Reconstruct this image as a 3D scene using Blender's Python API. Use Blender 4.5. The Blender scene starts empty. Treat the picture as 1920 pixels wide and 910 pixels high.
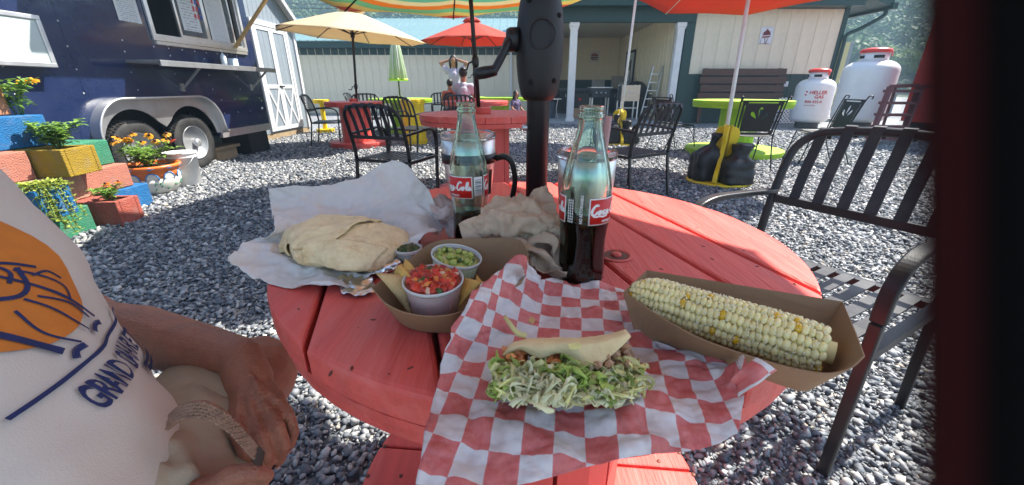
import bpy, bmesh, math, random
import numpy as np
from mathutils import Vector, Matrix
from math import sin, cos, pi, radians, sqrt, atan2
rnd = random.Random(7)
npr = np.random.default_rng(5)
SC = bpy.context.scene
COL = SC.collection

# ------------------------------------------------------------------ camera, sky, sun, exposure
F, TH, CH = 745.0, radians(21.4), 1.013           # focal length in photo pixels, pitch, eye height
ST, CT = sin(TH), cos(TH)
cam = bpy.data.cameras.new('camera')
cam.sensor_width = 36.0; cam.sensor_fit = 'HORIZONTAL'
cam.lens = 36.0 * F / 1920.0
cam.clip_start = 0.002; cam.clip_end = 2000
cam.dof.use_dof = True; cam.dof.focus_distance = 1.1; cam.dof.aperture_fstop = cam.lens / 1000 / 0.0009
camo = bpy.data.objects.new('camera', cam); COL.objects.link(camo)
camo.location = (0, 0, CH); camo.rotation_euler = (pi/2 - TH, 0, 0)
SC.camera = camo

SUN_DIR = Vector((-0.65, -0.37, -1.0)).normalized()    # the way the light travels
SUN_EL = math.asin(-SUN_DIR.z)
SUN_AZ = atan2(-SUN_DIR.x, -SUN_DIR.y)                 # clockwise from +Y
world = bpy.data.worlds.new('World'); SC.world = world; world.use_nodes = True
wn = world.node_tree.nodes; wl = world.node_tree.links
sky = wn.new('ShaderNodeTexSky'); sky.sky_type = 'NISHITA'; sky.sun_disc = False
sky.sun_elevation = SUN_EL; sky.sun_rotation = SUN_AZ; sky.air_density = 1.0; sky.dust_density = 1.2
wl.new(sky.outputs[0], wn['Background'].inputs[0]); wn['Background'].inputs[1].default_value = 0.10
sun = bpy.data.lights.new('sun', 'SUN'); sun.energy = 5.0; sun.angle = radians(0.55); sun.color = (1.0, 0.95, 0.86)
suno = bpy.data.objects.new('sun', sun); COL.objects.link(suno)
suno.rotation_euler = SUN_DIR.to_track_quat('-Z', 'Y').to_euler(); suno.location = (8, 6, 14)
SC.view_settings.view_transform = 'Standard'; SC.view_settings.look = 'None'
SC.view_settings.exposure = 1.6; SC.view_settings.gamma = 1.0
SC.render.engine = 'CYCLES'
SC.cycles.use_denoising = True
SC.cycles.max_bounces = 10; SC.cycles.transmission_bounces = 8; SC.cycles.transparent_max_bounces = 10
SC.cycles.diffuse_bounces = 3; SC.cycles.glossy_bounces = 4
SC.cycles.caustics_reflective = False; SC.cycles.caustics_refractive = False
SC.cycles.sample_clamp_indirect = 6.0
SC.cycles.volume_bounces = 0
HAZE = .0031

# ------------------------------------------------------------------ pixel of the photo -> point of the place
def ray(px, py):
    x = (px - 960) / F; y = (py - 455) / F
    return Vector((x, CT - y*ST, -ST - y*CT))
def G(px, py, z=0.0):
    d = ray(px, py); return Vector((0, 0, CH)) + d * ((z - CH) / d.z)
def PY(px, py, Y):
    d = ray(px, py); return Vector((0, 0, CH)) + d * (Y / d.y)
def PX(px, py, X):
    d = ray(px, py); return Vector((0, 0, CH)) + d * (X / d.x)
def D(px, py, t):
    return Vector((0, 0, CH)) + ray(px, py) * t

# ------------------------------------------------------------------ mesh kit
def V3(p): return Vector(p)
class MB:
    def __init__(s): s.v = []; s.f = []; s.uv = {}
    def add(s, vs, fs, uvs=None):
        n = len(s.v); s.v += [tuple(p) for p in vs]; s.f += [tuple(i + n for i in f) for f in fs]
        if uvs:
            for i, u in enumerate(uvs): s.uv[n+i] = u
        return s
    def box(s, c, d, R=None):
        c = Vector(c); x, y, z = d[0]/2, d[1]/2, d[2]/2
        vs = [Vector((i*x, j*y, k*z)) for i in (-1, 1) for j in (-1, 1) for k in (-1, 1)]
        if R is not None: vs = [R @ p for p in vs]
        return s.add([p + c for p in vs], [(0,1,3,2),(4,6,7,5),(0,4,5,1),(2,3,7,6),(0,2,6,4),(1,5,7,3)])
    def bb(s, x0, x1, y0, y1, z0, z1):
        return s.box(((x0+x1)/2, (y0+y1)/2, (z0+z1)/2), (abs(x1-x0), abs(y1-y0), abs(z1-z0)))
    def bar(s, p0, p1, w, h, up=(0,0,1)):
        p0, p1 = Vector(p0), Vector(p1); d = (p1-p0).normalized(); up = Vector(up)
        a = d.cross(up)
        if a.length < 1e-5: a = d.cross(Vector((1,0,0)))
        a.normalize(); b = a.cross(d).normalized(); a *= w/2; b *= h/2
        vs = [p0-a-b, p0+a-b, p0+a+b, p0-a+b, p1-a-b, p1+a-b, p1+a+b, p1-a+b]
        return s.add(vs, [(0,3,2,1),(4,5,6,7),(0,1,5,4),(1,2,6,5),(2,3,7,6),(3,0,4,7)])
    def strip(s, pts, w, h, side):
        """flat bar swept along pts; side = direction of its width"""
        pts = [Vector(p) for p in pts]; side = Vector(side).normalized(); n = len(pts); vs = []
        for i, p in enumerate(pts):
            t = (pts[min(i+1, n-1)] - pts[max(i-1, 0)]).normalized(); u = side.cross(t).normalized()
            a = side*w/2; b = u*h/2
            vs += [p-a-b, p+a-b, p+a+b, p-a+b]
        fs = [(0,3,2,1), tuple(4*(n-1)+k for k in (0,1,2,3))]
        for i in range(n-1):
            for k in range(4):
                fs.append((4*i+k, 4*i+(k+1) % 4, 4*i+4+(k+1) % 4, 4*i+4+k))
        return s.add(vs, fs)
    def tube(s, pts, r, n=8, cap=True, closed=False, sq=1.0):
        pts = [Vector(p) for p in pts]; m = len(pts)
        rs = r if isinstance(r, (list, tuple)) else [r]*m
        t0 = (pts[1]-pts[0]).normalized(); a = t0.orthogonal().normalized(); vs = []
        for i, p in enumerate(pts):
            if closed: t = (pts[(i+1) % m]-pts[i-1]).normalized()
            else: t = (pts[min(i+1, m-1)]-pts[max(i-1, 0)]).normalized()
            a = (a - t*a.dot(t)); a = a.normalized() if a.length > 1e-6 else t.orthogonal().normalized()
            b = t.cross(a)
            vs += [p + (a*cos(2*pi*k/n) + b*sin(2*pi*k/n)*sq)*rs[i] for k in range(n)]
        fs = []
        for i in range(m if closed else m-1):
            j = (i+1) % m
            fs += [(i*n+k, i*n+(k+1) % n, j*n+(k+1) % n, j*n+k) for k in range(n)]
        if cap and not closed:
            fs += [tuple(range(n-1, -1, -1)), tuple((m-1)*n+k for k in range(n))]
        return s.add(vs, fs)
    def lathe(s, prof, n=24, c=(0,0,0), R=None, a0=0.0, wob=None):
        c = Vector(c); vs = []; uvs = []
        for i, (r, z) in enumerate(prof):
            for k in range(n):
                a = 2*pi*k/n + a0; rr = r*(wob(a, z) if wob else 1)
                p = Vector((rr*cos(a), rr*sin(a), z)); vs.append((R @ p if R is not None else p) + c)
        m = len(prof)
        fs = [(i*n+k, i*n+(k+1) % n, (i+1)*n+(k+1) % n, (i+1)*n+k) for i in range(m-1) for k in range(n)]
        if prof[0][0] > 1e-6 and not getattr(s, 'open_', False): fs.append(tuple(range(n-1, -1, -1)))
        if prof[-1][0] > 1e-6 and not getattr(s, 'open_', False): fs.append(tuple((m-1)*n+k for k in range(n)))
        return s.add(vs, fs)
    def prism(s, poly, ext):
        poly = [Vector(p) for p in poly]; ext = Vector(ext); n = len(poly)
        nrm = Vector((0,0,0))
        for i in range(n): nrm += poly[i].cross(poly[(i+1) % n])
        if nrm.dot(ext) > 0: poly = poly[::-1]
        return s.add(poly + [p+ext for p in poly], [tuple(range(n)), tuple(range(2*n-1, n-1, -1))] +
                     [(i, i+n, (i+1) % n+n, (i+1) % n) for i in range(n)])
    def grid(s, P, uv=None, closed=False):
        nu, nv = len(P), len(P[0]); vs = [p for row in P for p in row]
        fs = []
        for i in range(nu-1):
            for j in range(nv if closed else nv-1):
                k = (j+1) % nv; fs.append((i*nv+j, i*nv+k, (i+1)*nv+k, (i+1)*nv+j))
        uvs = None
        if uv: uvs = [(j/(nv-1), i/(nu-1)) for i in range(nu) for j in range(nv)]
        return s.add(vs, fs, uvs)
    def ico(s, c, r, sub=1, R=None, jit=0.0):
        bm = bmesh.new(); bmesh.ops.create_icosphere(bm, subdivisions=sub, radius=1)
        r = r if isinstance(r, (list, tuple)) else (r, r, r); c = Vector(c); vs = []
        for v in bm.verts:
            p = v.co * (1 + jit*(rnd.random()-.5)); p = Vector((p.x*r[0], p.y*r[1], p.z*r[2]))
            vs.append((R @ p if R is not None else p) + c)
        fs = [tuple(v.index for v in f.verts) for f in bm.faces]; bm.free()
        return s.add(vs, fs)
    def capsule(s, p0, r0, p1, r1, n=12):
        p0, p1 = Vector(p0), Vector(p1); s.ico(p0, r0, 2); s.ico(p1, r1, 2)
        return s.tube([p0, p1], [r0, r1], n)
    def build(s, name, mat, parent=None, smooth=False, bevel=0, solid=0, sub=0, W=False, kind=None, label=None, off=-1):
        me = bpy.data.meshes.new(name); me.from_pydata([tuple(p) for p in s.v], [], s.f)
        if s.uv:
            ul = me.uv_layers.new(name='UVMap')
            for l in me.loops: ul.data[l.index].uv = s.uv.get(l.vertex_index, (0, 0))
        me.validate(); me.update()
        return link(name, me, mat, parent, smooth, bevel, solid, sub, W, kind, label, off)
def link(name, me, mat, parent=None, smooth=False, bevel=0, solid=0, sub=0, W=False, kind=None, label=None, off=-1):
    if mat is not None: me.materials.append(mat)
    if smooth: me.polygons.foreach_set('use_smooth', [True]*len(me.polygons))
    o = bpy.data.objects.new(name, me); COL.objects.link(o)
    if parent is not None:
        o.parent = parent
        if W and parent.parent is None: o.matrix_parent_inverse = locmat(parent).inverted()
    if solid: m = o.modifiers.new('solid', 'SOLIDIFY'); m.thickness = solid; m.offset = off
    if sub: m = o.modifiers.new('sub', 'SUBSURF'); m.levels = sub; m.render_levels = sub
    if bevel:
        m = o.modifiers.new('bev', 'BEVEL'); m.width = bevel; m.segments = 2; m.limit_method = 'ANGLE'; m.angle_limit = radians(40)
        if smooth is None: pass
    if kind: o['kind'] = kind
    if label: o['label'] = label
    return o
def locmat(o): return Matrix.LocRotScale(o.location, o.rotation_euler, o.scale)
def tag(o, label, cat, group=None, kind=None):
    o['label'] = label; o['category'] = cat
    if group: o['group'] = group
    if kind: o['kind'] = kind
    return o
def thing(name, label, cat, loc=(0,0,0), rz=0.0, group=None):
    o = bpy.data.objects.new(name, None); COL.objects.link(o); o.empty_display_size = .1
    o.location = loc; o.rotation_euler = (0, 0, rz); return tag(o, label, cat, group)
def copy_tree(o, parent=None, kids=None):
    c = o.copy(); COL.objects.link(c)
    if parent is not None: c.parent = parent
    for ch in list(o.children): copy_tree(ch, c)
    return c
def dup(o, loc, rz, label, group=None, scale=None):
    c = copy_tree(o); c.location = loc; c.rotation_euler = (0, 0, rz); c['label'] = label
    if group: c['group'] = group
    if scale: c.scale = scale
    return c
def struct(o): o['kind'] = 'structure'; return o
def bulk(name, verts, faces, mat, parent=None, smooth=False, **k):
    me = bpy.data.meshes.new(name); nv, nf, m = len(verts), len(faces), faces.shape[1]
    me.vertices.add(nv); me.vertices.foreach_set('co', np.asarray(verts, np.float32).ravel())
    me.loops.add(nf*m); me.loops.foreach_set('vertex_index', np.asarray(faces, np.int32).ravel())
    me.polygons.add(nf); me.polygons.foreach_set('loop_start', np.arange(0, nf*m, m, dtype=np.int32))
    me.update(calc_edges=True); me.validate()
    return link(name, me, mat, parent, smooth, **k)
def catmull(P, n):
    """resample a list of points (Vectors) to n points"""
    P = [Vector(p) for p in P]; m = len(P)-1; out = []
    for i in range(n):
        t = i/(n-1)*m; k = min(int(t), m-1); u = t-k
        a = P[k-1] if k > 0 else P[0]*2-P[1]; b = P[k]; c = P[k+1]; d = P[k+2] if k+2 <= m else P[m]*2-P[m-1]
        out.append(.5*((2*b)+(c-a)*u+(2*a-5*b+4*c-d)*u*u+(3*b-a-3*c+d)*u*u*u))
    return out
def net(C, nu, nv):
    rows = [catmull(r, nv) for r in C]
    cols = [catmull([rows[i][j] for i in range(len(rows))], nu) for j in range(nv)]
    return [[cols[j][i] for j in range(nv)] for i in range(nu)]
from mathutils import noise as mnoise
def crumple(P, amp, freq, seed=0, fold=0.5, vor=0.0):
    """push a sheet of points along its normal with creased noise"""
    nu, nv = len(P), len(P[0]); out = []
    for i in range(nu):
        row = []
        for j in range(nv):
            a = P[min(i+1, nu-1)][j]-P[max(i-1, 0)][j]; b = P[i][min(j+1, nv-1)]-P[i][max(j-1, 0)]
            n = b.cross(a); n = n.normalized() if n.length > 1e-9 else Vector((0,0,1))
            q = P[i][j]*freq + Vector((seed*7.1, seed*3.3, seed*1.7))
            h = (abs(mnoise.noise(q))*2-.6)*fold + (1-fold)*mnoise.noise(q*2.1) + .35*(abs(mnoise.noise(q*3.7))-.3)
            if vor:
                q2 = q + mnoise.noise_vector(q*.8)*.3; q2 = Vector((q2.x*.75+q2.y*.3, q2.y*1.2-q2.x*.2, q2.z*.9))
                h = h*(1-vor) + vor*2.2*((mnoise.voronoi(q2*.8)[0][0]-.45)*1.5 + (mnoise.voronoi(q2*2.1+Vector((5,1,2)))[0][0]-.4)*.65 + (mnoise.voronoi(q2*4.6+Vector((1,7,2)))[0][0]-.4)*.22)
            row.append(P[i][j]+n*h*amp)
        out.append(row)
    return out
def text2d(s, size=1.0, bold=0.0, shear=0.0, align='LEFT'):
    cu = bpy.data.curves.new('text', 'FONT'); cu.body = s; cu.size = size; cu.offset = bold; cu.shear = shear; cu.align_x = align
    cu.resolution_u = 3
    o = bpy.data.objects.new('text', cu); COL.objects.link(o)
    dg = bpy.context.evaluated_depsgraph_get(); dg.update()
    me = bpy.data.meshes.new_from_object(o.evaluated_get(dg))
    vs = [tuple(v.co) for v in me.vertices]; fs = [tuple(p.vertices) for p in me.polygons]
    bpy.data.objects.remove(o); bpy.data.curves.remove(cu); bpy.data.meshes.remove(me)
    return vs, fs
def text_on(mb, s, fn, size, bold=0.0, shear=0.0, align='LEFT'):
    vs, fs = text2d(s, size, bold, shear, align)
    return mb.add([fn(v[0], v[1]) for v in vs], fs)

# ------------------------------------------------------------------ materials
class NT:
    def __init__(s, m): s.t = m.node_tree; s.n = s.t.nodes; s.l = s.t.links
    def __call__(s, typ, **k):
        nd = s.n.new('ShaderNode'+typ)
        for a, b in k.items():
            if a.startswith('i_'):
                key = a[2:]; key = int(key) if key.isdigit() else key.replace('_', ' '); nd.inputs[key].default_value = b
            else: setattr(nd, a, b)
        return nd
    def link(s, a, b): s.l.new(a, b)
def c4(c): return (c[0], c[1], c[2], 1.0)
MATS = {}
def mat(name, col, rough=.6, metal=0.0, var=.12, scale=8.0, bump=0.0, bscale=60.0, dirt=None, dscale=3.0, damt=.5, coat=0.0,
        trans=0.0, ior=1.45, sss=0.0, translucent=0.0, stretch=None, spec=.5, island=0.0, sheen=0.0, bdist=.004):
    if name in MATS: return MATS[name]
    m = bpy.data.materials.new(name); m.use_nodes = True; N = NT(m); b = N.n['Principled BSDF']; out = N.n['Material Output']
    tc = N('TexCoord'); mp = N('Mapping'); N.link(tc.outputs['Object'], mp.inputs[0])
    if stretch: mp.inputs['Scale'].default_value = stretch
    no = N('TexNoise', i_Scale=scale, i_Detail=6.0, i_Roughness=.6); N.link(mp.outputs[0], no.inputs[0])
    mr = N('MapRange', i_1=.25, i_2=.75, i_3=1-var, i_4=1+var); N.link(no.outputs[0], mr.inputs[0])
    mx = N('MixRGB', blend_type='MULTIPLY', i_Fac=1.0); mx.inputs[1].default_value = c4(col)
    N.link(mr.outputs[0], mx.inputs[2]); last = mx.outputs[0]
    if island:
        ge = N('NewGeometry'); m2 = N('MapRange', i_1=0., i_2=1., i_3=1-island, i_4=1+island); N.link(ge.outputs['Random Per Island'], m2.inputs[0])
        x2 = N('MixRGB', blend_type='MULTIPLY', i_Fac=1.0); N.link(last, x2.inputs[1]); N.link(m2.outputs[0], x2.inputs[2]); last = x2.outputs[0]
    if dirt is not None:
        n2 = N('TexNoise', i_Scale=dscale, i_Detail=8.0, i_Roughness=.65); N.link(mp.outputs[0], n2.inputs[0])
        r2 = N('MapRange', i_1=.5, i_2=.72, i_3=0., i_4=damt); N.link(n2.outputs[0], r2.inputs[0])
        x3 = N('MixRGB'); N.link(r2.outputs[0], x3.inputs[0]); N.link(last, x3.inputs[1]); x3.inputs[2].default_value = c4(dirt); last = x3.outputs[0]
    N.link(last, b.inputs['Base Color'])
    rr = N('MapRange', i_1=.2, i_2=.8, i_3=max(0, rough*.8), i_4=min(1, rough*1.2)); N.link(no.outputs[0], rr.inputs[0]); N.link(rr.outputs[0], b.inputs['Roughness'])
    b.inputs['Metallic'].default_value = metal; b.inputs['IOR'].default_value = ior
    b.inputs['Coat Weight'].default_value = coat; b.inputs['Coat Roughness'].default_value = .08
    b.inputs['Transmission Weight'].default_value = trans
    b.inputs['Specular IOR Level'].default_value = spec
    if sheen: b.inputs['Sheen Weight'].default_value = sheen
    if sss:
        b.inputs['Subsurface Weight'].default_value = sss; b.inputs['Subsurface Radius'].default_value = (.012, .004, .002); b.inputs['Subsurface Scale'].default_value = 1.0
    if bump:
        n3 = N('TexNoise', i_Scale=bscale, i_Detail=5.0); N.link(mp.outputs[0], n3.inputs[0])
        bu = N('Bump', i_Strength=min(1, bump), i_Distance=bdist); N.link(n3.outputs[0], bu.inputs['Height']); N.link(bu.outputs[0], b.inputs['Normal'])
    if translucent:
        tr = N('BsdfTranslucent'); N.link(last, tr.inputs[0]); ms = N('MixShader', i_Fac=translucent)
        N.link(b.outputs[0], ms.inputs[1]); N.link(tr.outputs[0], ms.inputs[2]); N.link(ms.outputs[0], out.inputs[0])
    MATS[name] = m; return m
def nodes_of(m): return NT(m), m.node_tree.nodes['Principled BSDF']
# ------------------------------------------------------------------ shared materials
M_black = mat('black_powder_coat', (.012,.012,.014), .38, var=.2, scale=14, bump=.08, bscale=220, dirt=(.06,.055,.05), damt=.35, dscale=6)
M_seatslat = mat('weathered_black_paint', (.02,.02,.024), .42, var=.25, scale=20, dirt=(.09,.09,.09), damt=.4, dscale=9)
M_white = mat('white_paint', (.78,.78,.76), .5, var=.05, dirt=(.5,.47,.4), damt=.3)
M_wpole = mat('white_pole_paint', (.80,.79,.76), .4, var=.06, dirt=(.5,.45,.38), damt=.35, dscale=5)
M_steel = mat('brushed_steel', (.62,.61,.6), .26, 1.0, var=.08, scale=40, stretch=(1,1,.1))
M_zinc = mat('galvanised_metal', (.55,.56,.57), .42, .9, var=.15, scale=9)
M_alu = mat('aluminium_trim', (.72,.72,.72), .35, .8, var=.08, scale=12)
M_rubber = mat('tyre_rubber', (.018,.018,.018), .75, var=.3, scale=12, dirt=(.09,.08,.07), damt=.5)
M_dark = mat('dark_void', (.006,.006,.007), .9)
M_skin = mat('skin_tanned', (.36,.155,.092), .46, var=.22, scale=30, bump=1.0, bscale=230, bdist=.003, sss=.18, dirt=(.30,.09,.06), damt=.65, dscale=14)
M_hair = mat('dark_hair', (.012,.009,.008), .5)
M_kraft = mat('kraft_board', (.30,.185,.10), .8, var=.09, scale=30, bump=.1, bscale=300, dirt=(.2,.11,.055), damt=.3, dscale=14)
M_red = mat('red_table_paint', (.68,.10,.08), .5, var=.16, scale=7, bump=.6, bscale=26, stretch=(5,.45,5), dirt=(.78,.24,.20), damt=.55, dscale=2.6, spec=.4)
M_redp = mat('red_post_paint', (.68,.10,.08), .45, var=.12, scale=9, bump=.2, bscale=40, stretch=(4,4,.4))
M_lime = mat('lime_paint', (.36,.60,.02), .5, var=.1, scale=5, dirt=(.22,.36,.02), damt=.4)
M_yel = mat('yellow_paint', (.78,.55,.01), .45, var=.1, scale=6, dirt=(.45,.3,.03), damt=.5, dscale=5)
M_green = mat('dark_green_metal', (.010,.048,.042), .4, var=.1, scale=3)
M_bolt = mat('rusty_bolt', (.14,.06,.045), .6, .6, var=.3, scale=90)

# ------------------------------------------------------------------ ground and gravel
def gravel_mat(name, sheet):
    m = bpy.data.materials.new(name); m.use_nodes = True; N = NT(m); b = N.n['Principled BSDF']
    tc = N('TexCoord'); ge = N('NewGeometry'); rp = N('ValToRGB'); e = rp.color_ramp.elements
    cols = [(0,(.070,.080,.095)),(.2,(.130,.144,.165)),(.45,(.195,.208,.225)),(.70,(.285,.296,.305)),(.88,(.40,.40,.395)),(.96,(.55,.535,.51)),(1,(.30,.255,.20))]
    e[0].position = 0; e[0].color = c4(cols[0][1]); e[1].position = 1; e[1].color = c4(cols[-1][1])
    for p, c in cols[1:-1]: k = e.new(p); k.color = c4(c)
    if sheet:
        vo = N('TexVoronoi', i_Scale=38.0); N.link(tc.outputs['Object'], vo.inputs[0]); sx = N('SeparateColor'); N.link(vo.outputs['Color'], sx.inputs[0]); N.link(sx.outputs[0], rp.inputs[0])
        bu = N('Bump', i_Strength=1.0, i_Distance=.02); bu.invert = True; N.link(vo.outputs['Distance'], bu.inputs['Height']); N.link(bu.outputs[0], b.inputs['Normal'])
        N.link(rp.outputs[0], b.inputs['Base Color'])
    else:
        N.link(ge.outputs['Random Per Island'], rp.inputs[0])
        no = N('TexNoise', i_Scale=70.0, i_Detail=5.0); N.link(tc.outputs['Object'], no.inputs[0])
        mr = N('MapRange', i_1=.3, i_2=.7, i_3=.72, i_4=1.28); N.link(no.outputs[0], mr.inputs[0])
        mx = N('MixRGB', blend_type='MULTIPLY', i_Fac=1.0); N.link(rp.outputs[0], mx.inputs[1]); N.link(mr.outputs[0], mx.inputs[2]); N.link(mx.outputs[0], b.inputs['Base Color'])
    b.inputs['Roughness'].default_value = .62; b.inputs['Specular IOR Level'].default_value = .4
    return m
gm = MB(); gm.add([(-200,-18,-.006),(340,-18,-.006),(340,335,-.006),(-200,335,-.006)], [(0,1,2,3)])
ground = struct(gm.build('ground', gravel_mat('gravel_bed', True)))
def stones(n, r0, r1, smin, smax, base, faces, zlift):
    a = npr.uniform(-1.08, 1.08, n); r = np.sqrt(npr.uniform(r0*r0, r1*r1, n))
    c = np.stack([r*np.sin(a), r*np.cos(a) - .15, np.zeros(n)], 1)
    keep = ~((c[:,1] > 12.2) | (c[:,0] < -4.9) & (c[:,1] > 7.0))
    c = c[keep]; n = len(c)
    s = smin + (smax*1.35-smin)*npr.random(n)**2.8
    nb = len(base)
    v = base[None] * (1 + npr.uniform(-.33, .33, (n, nb, 1)))
    v = v * np.stack([npr.uniform(.8,1.45,n), npr.uniform(.65,1.05,n), npr.uniform(.30,.66,n)], 1)[:,None,:]
    # random rotation
    q = npr.normal(size=(n,4)); q[:,1:3] *= .28; q /= np.linalg.norm(q,axis=1,keepdims=True); w,x,y,z = q.T
    Rm = np.stack([1-2*(y*y+z*z),2*(x*y-z*w),2*(x*z+y*w),2*(x*y+z*w),1-2*(x*x+z*z),2*(y*z-x*w),2*(x*z-y*w),2*(y*z+x*w),1-2*(x*x+y*y)],1).reshape(n,3,3)
    v = np.einsum('nij,nkj->nki', Rm, v) * s[:,None,None]
    c[:,2] = zlift*npr.random(n)*s*1.3
    v += c[:,None,:]
    f = (faces[None] + (np.arange(n)*nb)[:,None,None]).reshape(-1,3)
    return v.reshape(-1,3), f
_bm = bmesh.new(); bmesh.ops.create_icosphere(_bm, subdivisions=1, radius=1)
ICO_V = np.array([v.co for v in _bm.verts]); ICO_F = np.array([[v.index for v in f.verts] for f in _bm.faces]); _bm.free()
OCT_V = np.array([(1,0,0),(-1,0,0),(0,1,0),(0,-1,0),(0,0,1),(0,0,-1)], float)
OCT_F = np.array([(0,2,4),(2,1,4),(1,3,4),(3,0,4),(2,0,5),(1,2,5),(3,1,5),(0,3,5)])
GM = gravel_mat('gravel_stone', False)
ST_ = [stones(26000, .2, 1.85, .0048, .0122, ICO_V, ICO_F, .55), stones(48000, 1.8, 3.7, .0060, .0136, OCT_V*1.25, OCT_F, .5),
       stones(76000, 3.6, 7.1, .009, .018, OCT_V*1.25, OCT_F, .5), stones(60000, 7.0, 12.2, .013, .024, OCT_V*1.25, OCT_F, .4)]
gv = np.concatenate([q[0] for q in ST_]); gf = np.concatenate([q[1]+sum(len(p[0]) for p in ST_[:k]) for k, q in enumerate(ST_)])
grav = bulk('gravel', gv, gf, GM)
tag(grav, 'loose grey and blue crushed stone covering the whole yard', 'gravel', kind='stuff')
# ------------------------------------------------------------------ cable-spool tables
def disc_planks(R, gaps, ang, z0, z1, gap=.006):
    """planks of a round top: strips between offsets, clipped to the circle (local coords)"""
    d = Vector((sin(ang), -cos(ang), 0)); p = Vector((cos(ang), sin(ang), 0)); out = []
    ed = [-R*.999] + list(gaps) + [R*.999]
    for a, b in zip(ed[:-1], ed[1:]):
        a += gap/2 if a > -R*.99 else 0; b -= gap/2 if b < R*.99 else 0
        n = 10; pts = []
        for k in range(n+1):
            o = a+(b-a)*k/n; pts.append(p*o + d*sqrt(max(0, R*R-o*o)))
        for k in range(n, -1, -1):
            o = a+(b-a)*k/n; pts.append(p*o - d*sqrt(max(0, R*R-o*o)))
        q = []
        for t in pts:
            if not q or (t-q[-1]).length > 1e-4: q.append(t)
        if (q[0]-q[-1]).length < 1e-4: q.pop()
        m = MB(); m.prism([Vector((t.x, t.y, z0)) for t in q], (0, 0, z1-z0)); out.append(m)
    return out
def spool(label, loc, R, h, Rc, Rb, m, mp, gaps, ang, group, staves=10, thick=.045, collar=None, rim=True):
    t = thing('spool_table', label, 'table', loc, 0, group)
    for q in disc_planks(R, gaps, ang, h-thick, h): q.build('plank', m, t, bevel=.006 if R < .5 else .005)
    u = MB(); u.lathe([(R*.985, h-thick*1.72), (R*.992, h-thick-.002)], 64); u.build('lower_flange', m, t)
    for k in range(staves):
        a0, a1 = 2*pi*(k+.03)/staves, 2*pi*(k+.97)/staves
        s = MB(); ri = Rc-.03
        s.prism([(ri*cos(a0), ri*sin(a0), .09), (Rc*cos(a0), Rc*sin(a0), .09), (Rc*cos((a0+a1)/2)*1.02, Rc*sin((a0+a1)/2)*1.02, .09), (Rc*cos(a1), Rc*sin(a1), .09), (ri*cos(a1), ri*sin(a1), .09)], (0, 0, h-thick*1.72-.091))
        s.build('stave', mp, t)
    for q in disc_planks(Rb, [g*Rb/R for g in gaps], ang+1.2, .045, .088): q.build('base_plank', m, t, bevel=.005)
    u = MB(); u.lathe([(Rb*.985, .0), (Rb*.99, .043)], 48); u.build('base_flange', m, t)
    if collar:
        c = MB(); c.lathe([(collar, h+.001), (collar, h+.05), (.03, h+.052)], 28); c.build('pole_collar', mp, t, bevel=.004)
    return t
TX, TY, TZ = .045, .72, .75
main_table = spool('low round red plank table close up carrying the whole meal and the drinks', (TX, TY, 0), .45, TZ, .20, .42, M_red, M_redp,
                   (-.36, -.22, -.08, .065, .195, .30), radians(16), 'red spool tables', staves=9, thick=.042)
# recessed bolt and a few screw heads and dents on the near table
bp = G(1155, 480, TZ) - Vector((TX, TY, 0)); bo = MB()
bo.lathe([(.009, TZ-.001), (.009, TZ+.004), (.006, TZ+.006)], 10, (bp.x, bp.y, 0)); bo.build('bolt_head', M_red, main_table, True)
bo = MB(); bo.open_ = True; bo.lathe([(.021, TZ+.0012), (.0235, TZ+.003), (.027, TZ+.0012)], 28, (bp.x, bp.y, 0)); bo.build('counterbore_rim', M_red, main_table, True)
bo = MB(); bo.lathe([(.021, TZ+.0008), (.0205, TZ+.0012)], 24, (bp.x, bp.y, 0)); bo.build('counterbore', M_bolt, main_table)
nk = MB()
for px, py in [(1350,440),(1318,462),(1395,470),(1335,486),(1490,533),(1250,415),(700,600),(1240,505),(660,690),(560,580),(1420,500),(1205,380),(620,700),(770,690)]:
    q = G(px, py, TZ); R_ = Matrix.Rotation(rnd.random()*3, 3, 'Z')
    nk.ico((q.x-TX, q.y-TY, TZ), (.0045, .0016, .0011), 1, R_, .5)
for k in range(70):
    a = rnd.random()*6.283; r_ = .44*sqrt(rnd.random()); s_ = rnd.uniform(.3, .9)
    nk.ico((r_*cos(a), r_*sin(a), TZ), (.0045*s_, .0015*s_, .0009), 1, Matrix.Rotation(rnd.random()*3, 3, 'Z'), .5)
nk.build('dent_marks', M_bolt, main_table, kind='stuff')
sc_ = MB()
for px, py, z in [(722,838,.09),(690,893,.09),(752,893,.09),(1273,849,.09),(1235,865,.09),(1300,890,.09)]:
    q = G(px, py, .088); sc_.ico((q.x-TX, q.y-TY, .089), (.006, .006, .002), 1)
sc_.build('screw_heads', M_bolt, main_table, kind='stuff')

g6 = lambda R: tuple(R*k for k in (-.72, -.42, -.14, .15, .43, .71))
spool('round red spool table with a collar and the striped parasol', (-.26, 3.78, 0), .57, .79, .235, .5, M_red, M_redp, g6(.57), .9, 'red spool tables', thick=.05, collar=.07)
spool('round red spool table under the beige parasol beside the grey shed', (-2.82, 7.5, 0), .49, .77, .26, .5, M_redp, M_redp, g6(.49), .2, 'red spool tables', thick=.045, collar=.07)
spool('round red spool table where the white-shirted man sits', (-.78, 9.0, 0), .70, .735, .3, .55, M_redp, M_redp, g6(.70), .5, 'red spool tables', thick=.05, collar=.08)
M_limet = mat('lime_table_top', (.42, .66, .05), .45, var=.1, scale=5)
spool('big lime green spool table before the brown plank rack', (3.60, 6.6, 0), .71, .82, .27, .72, M_lime, M_lime, g6(.71), .4, 'lime green spool tables', thick=.06)
spool('lime green spool table under the folded parasol', (-2.62, 9.9, 0), .74, .76, .24, .55, M_lime, M_lime, g6(.74), .1, 'lime green spool tables', thick=.05, collar=.06)
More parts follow.
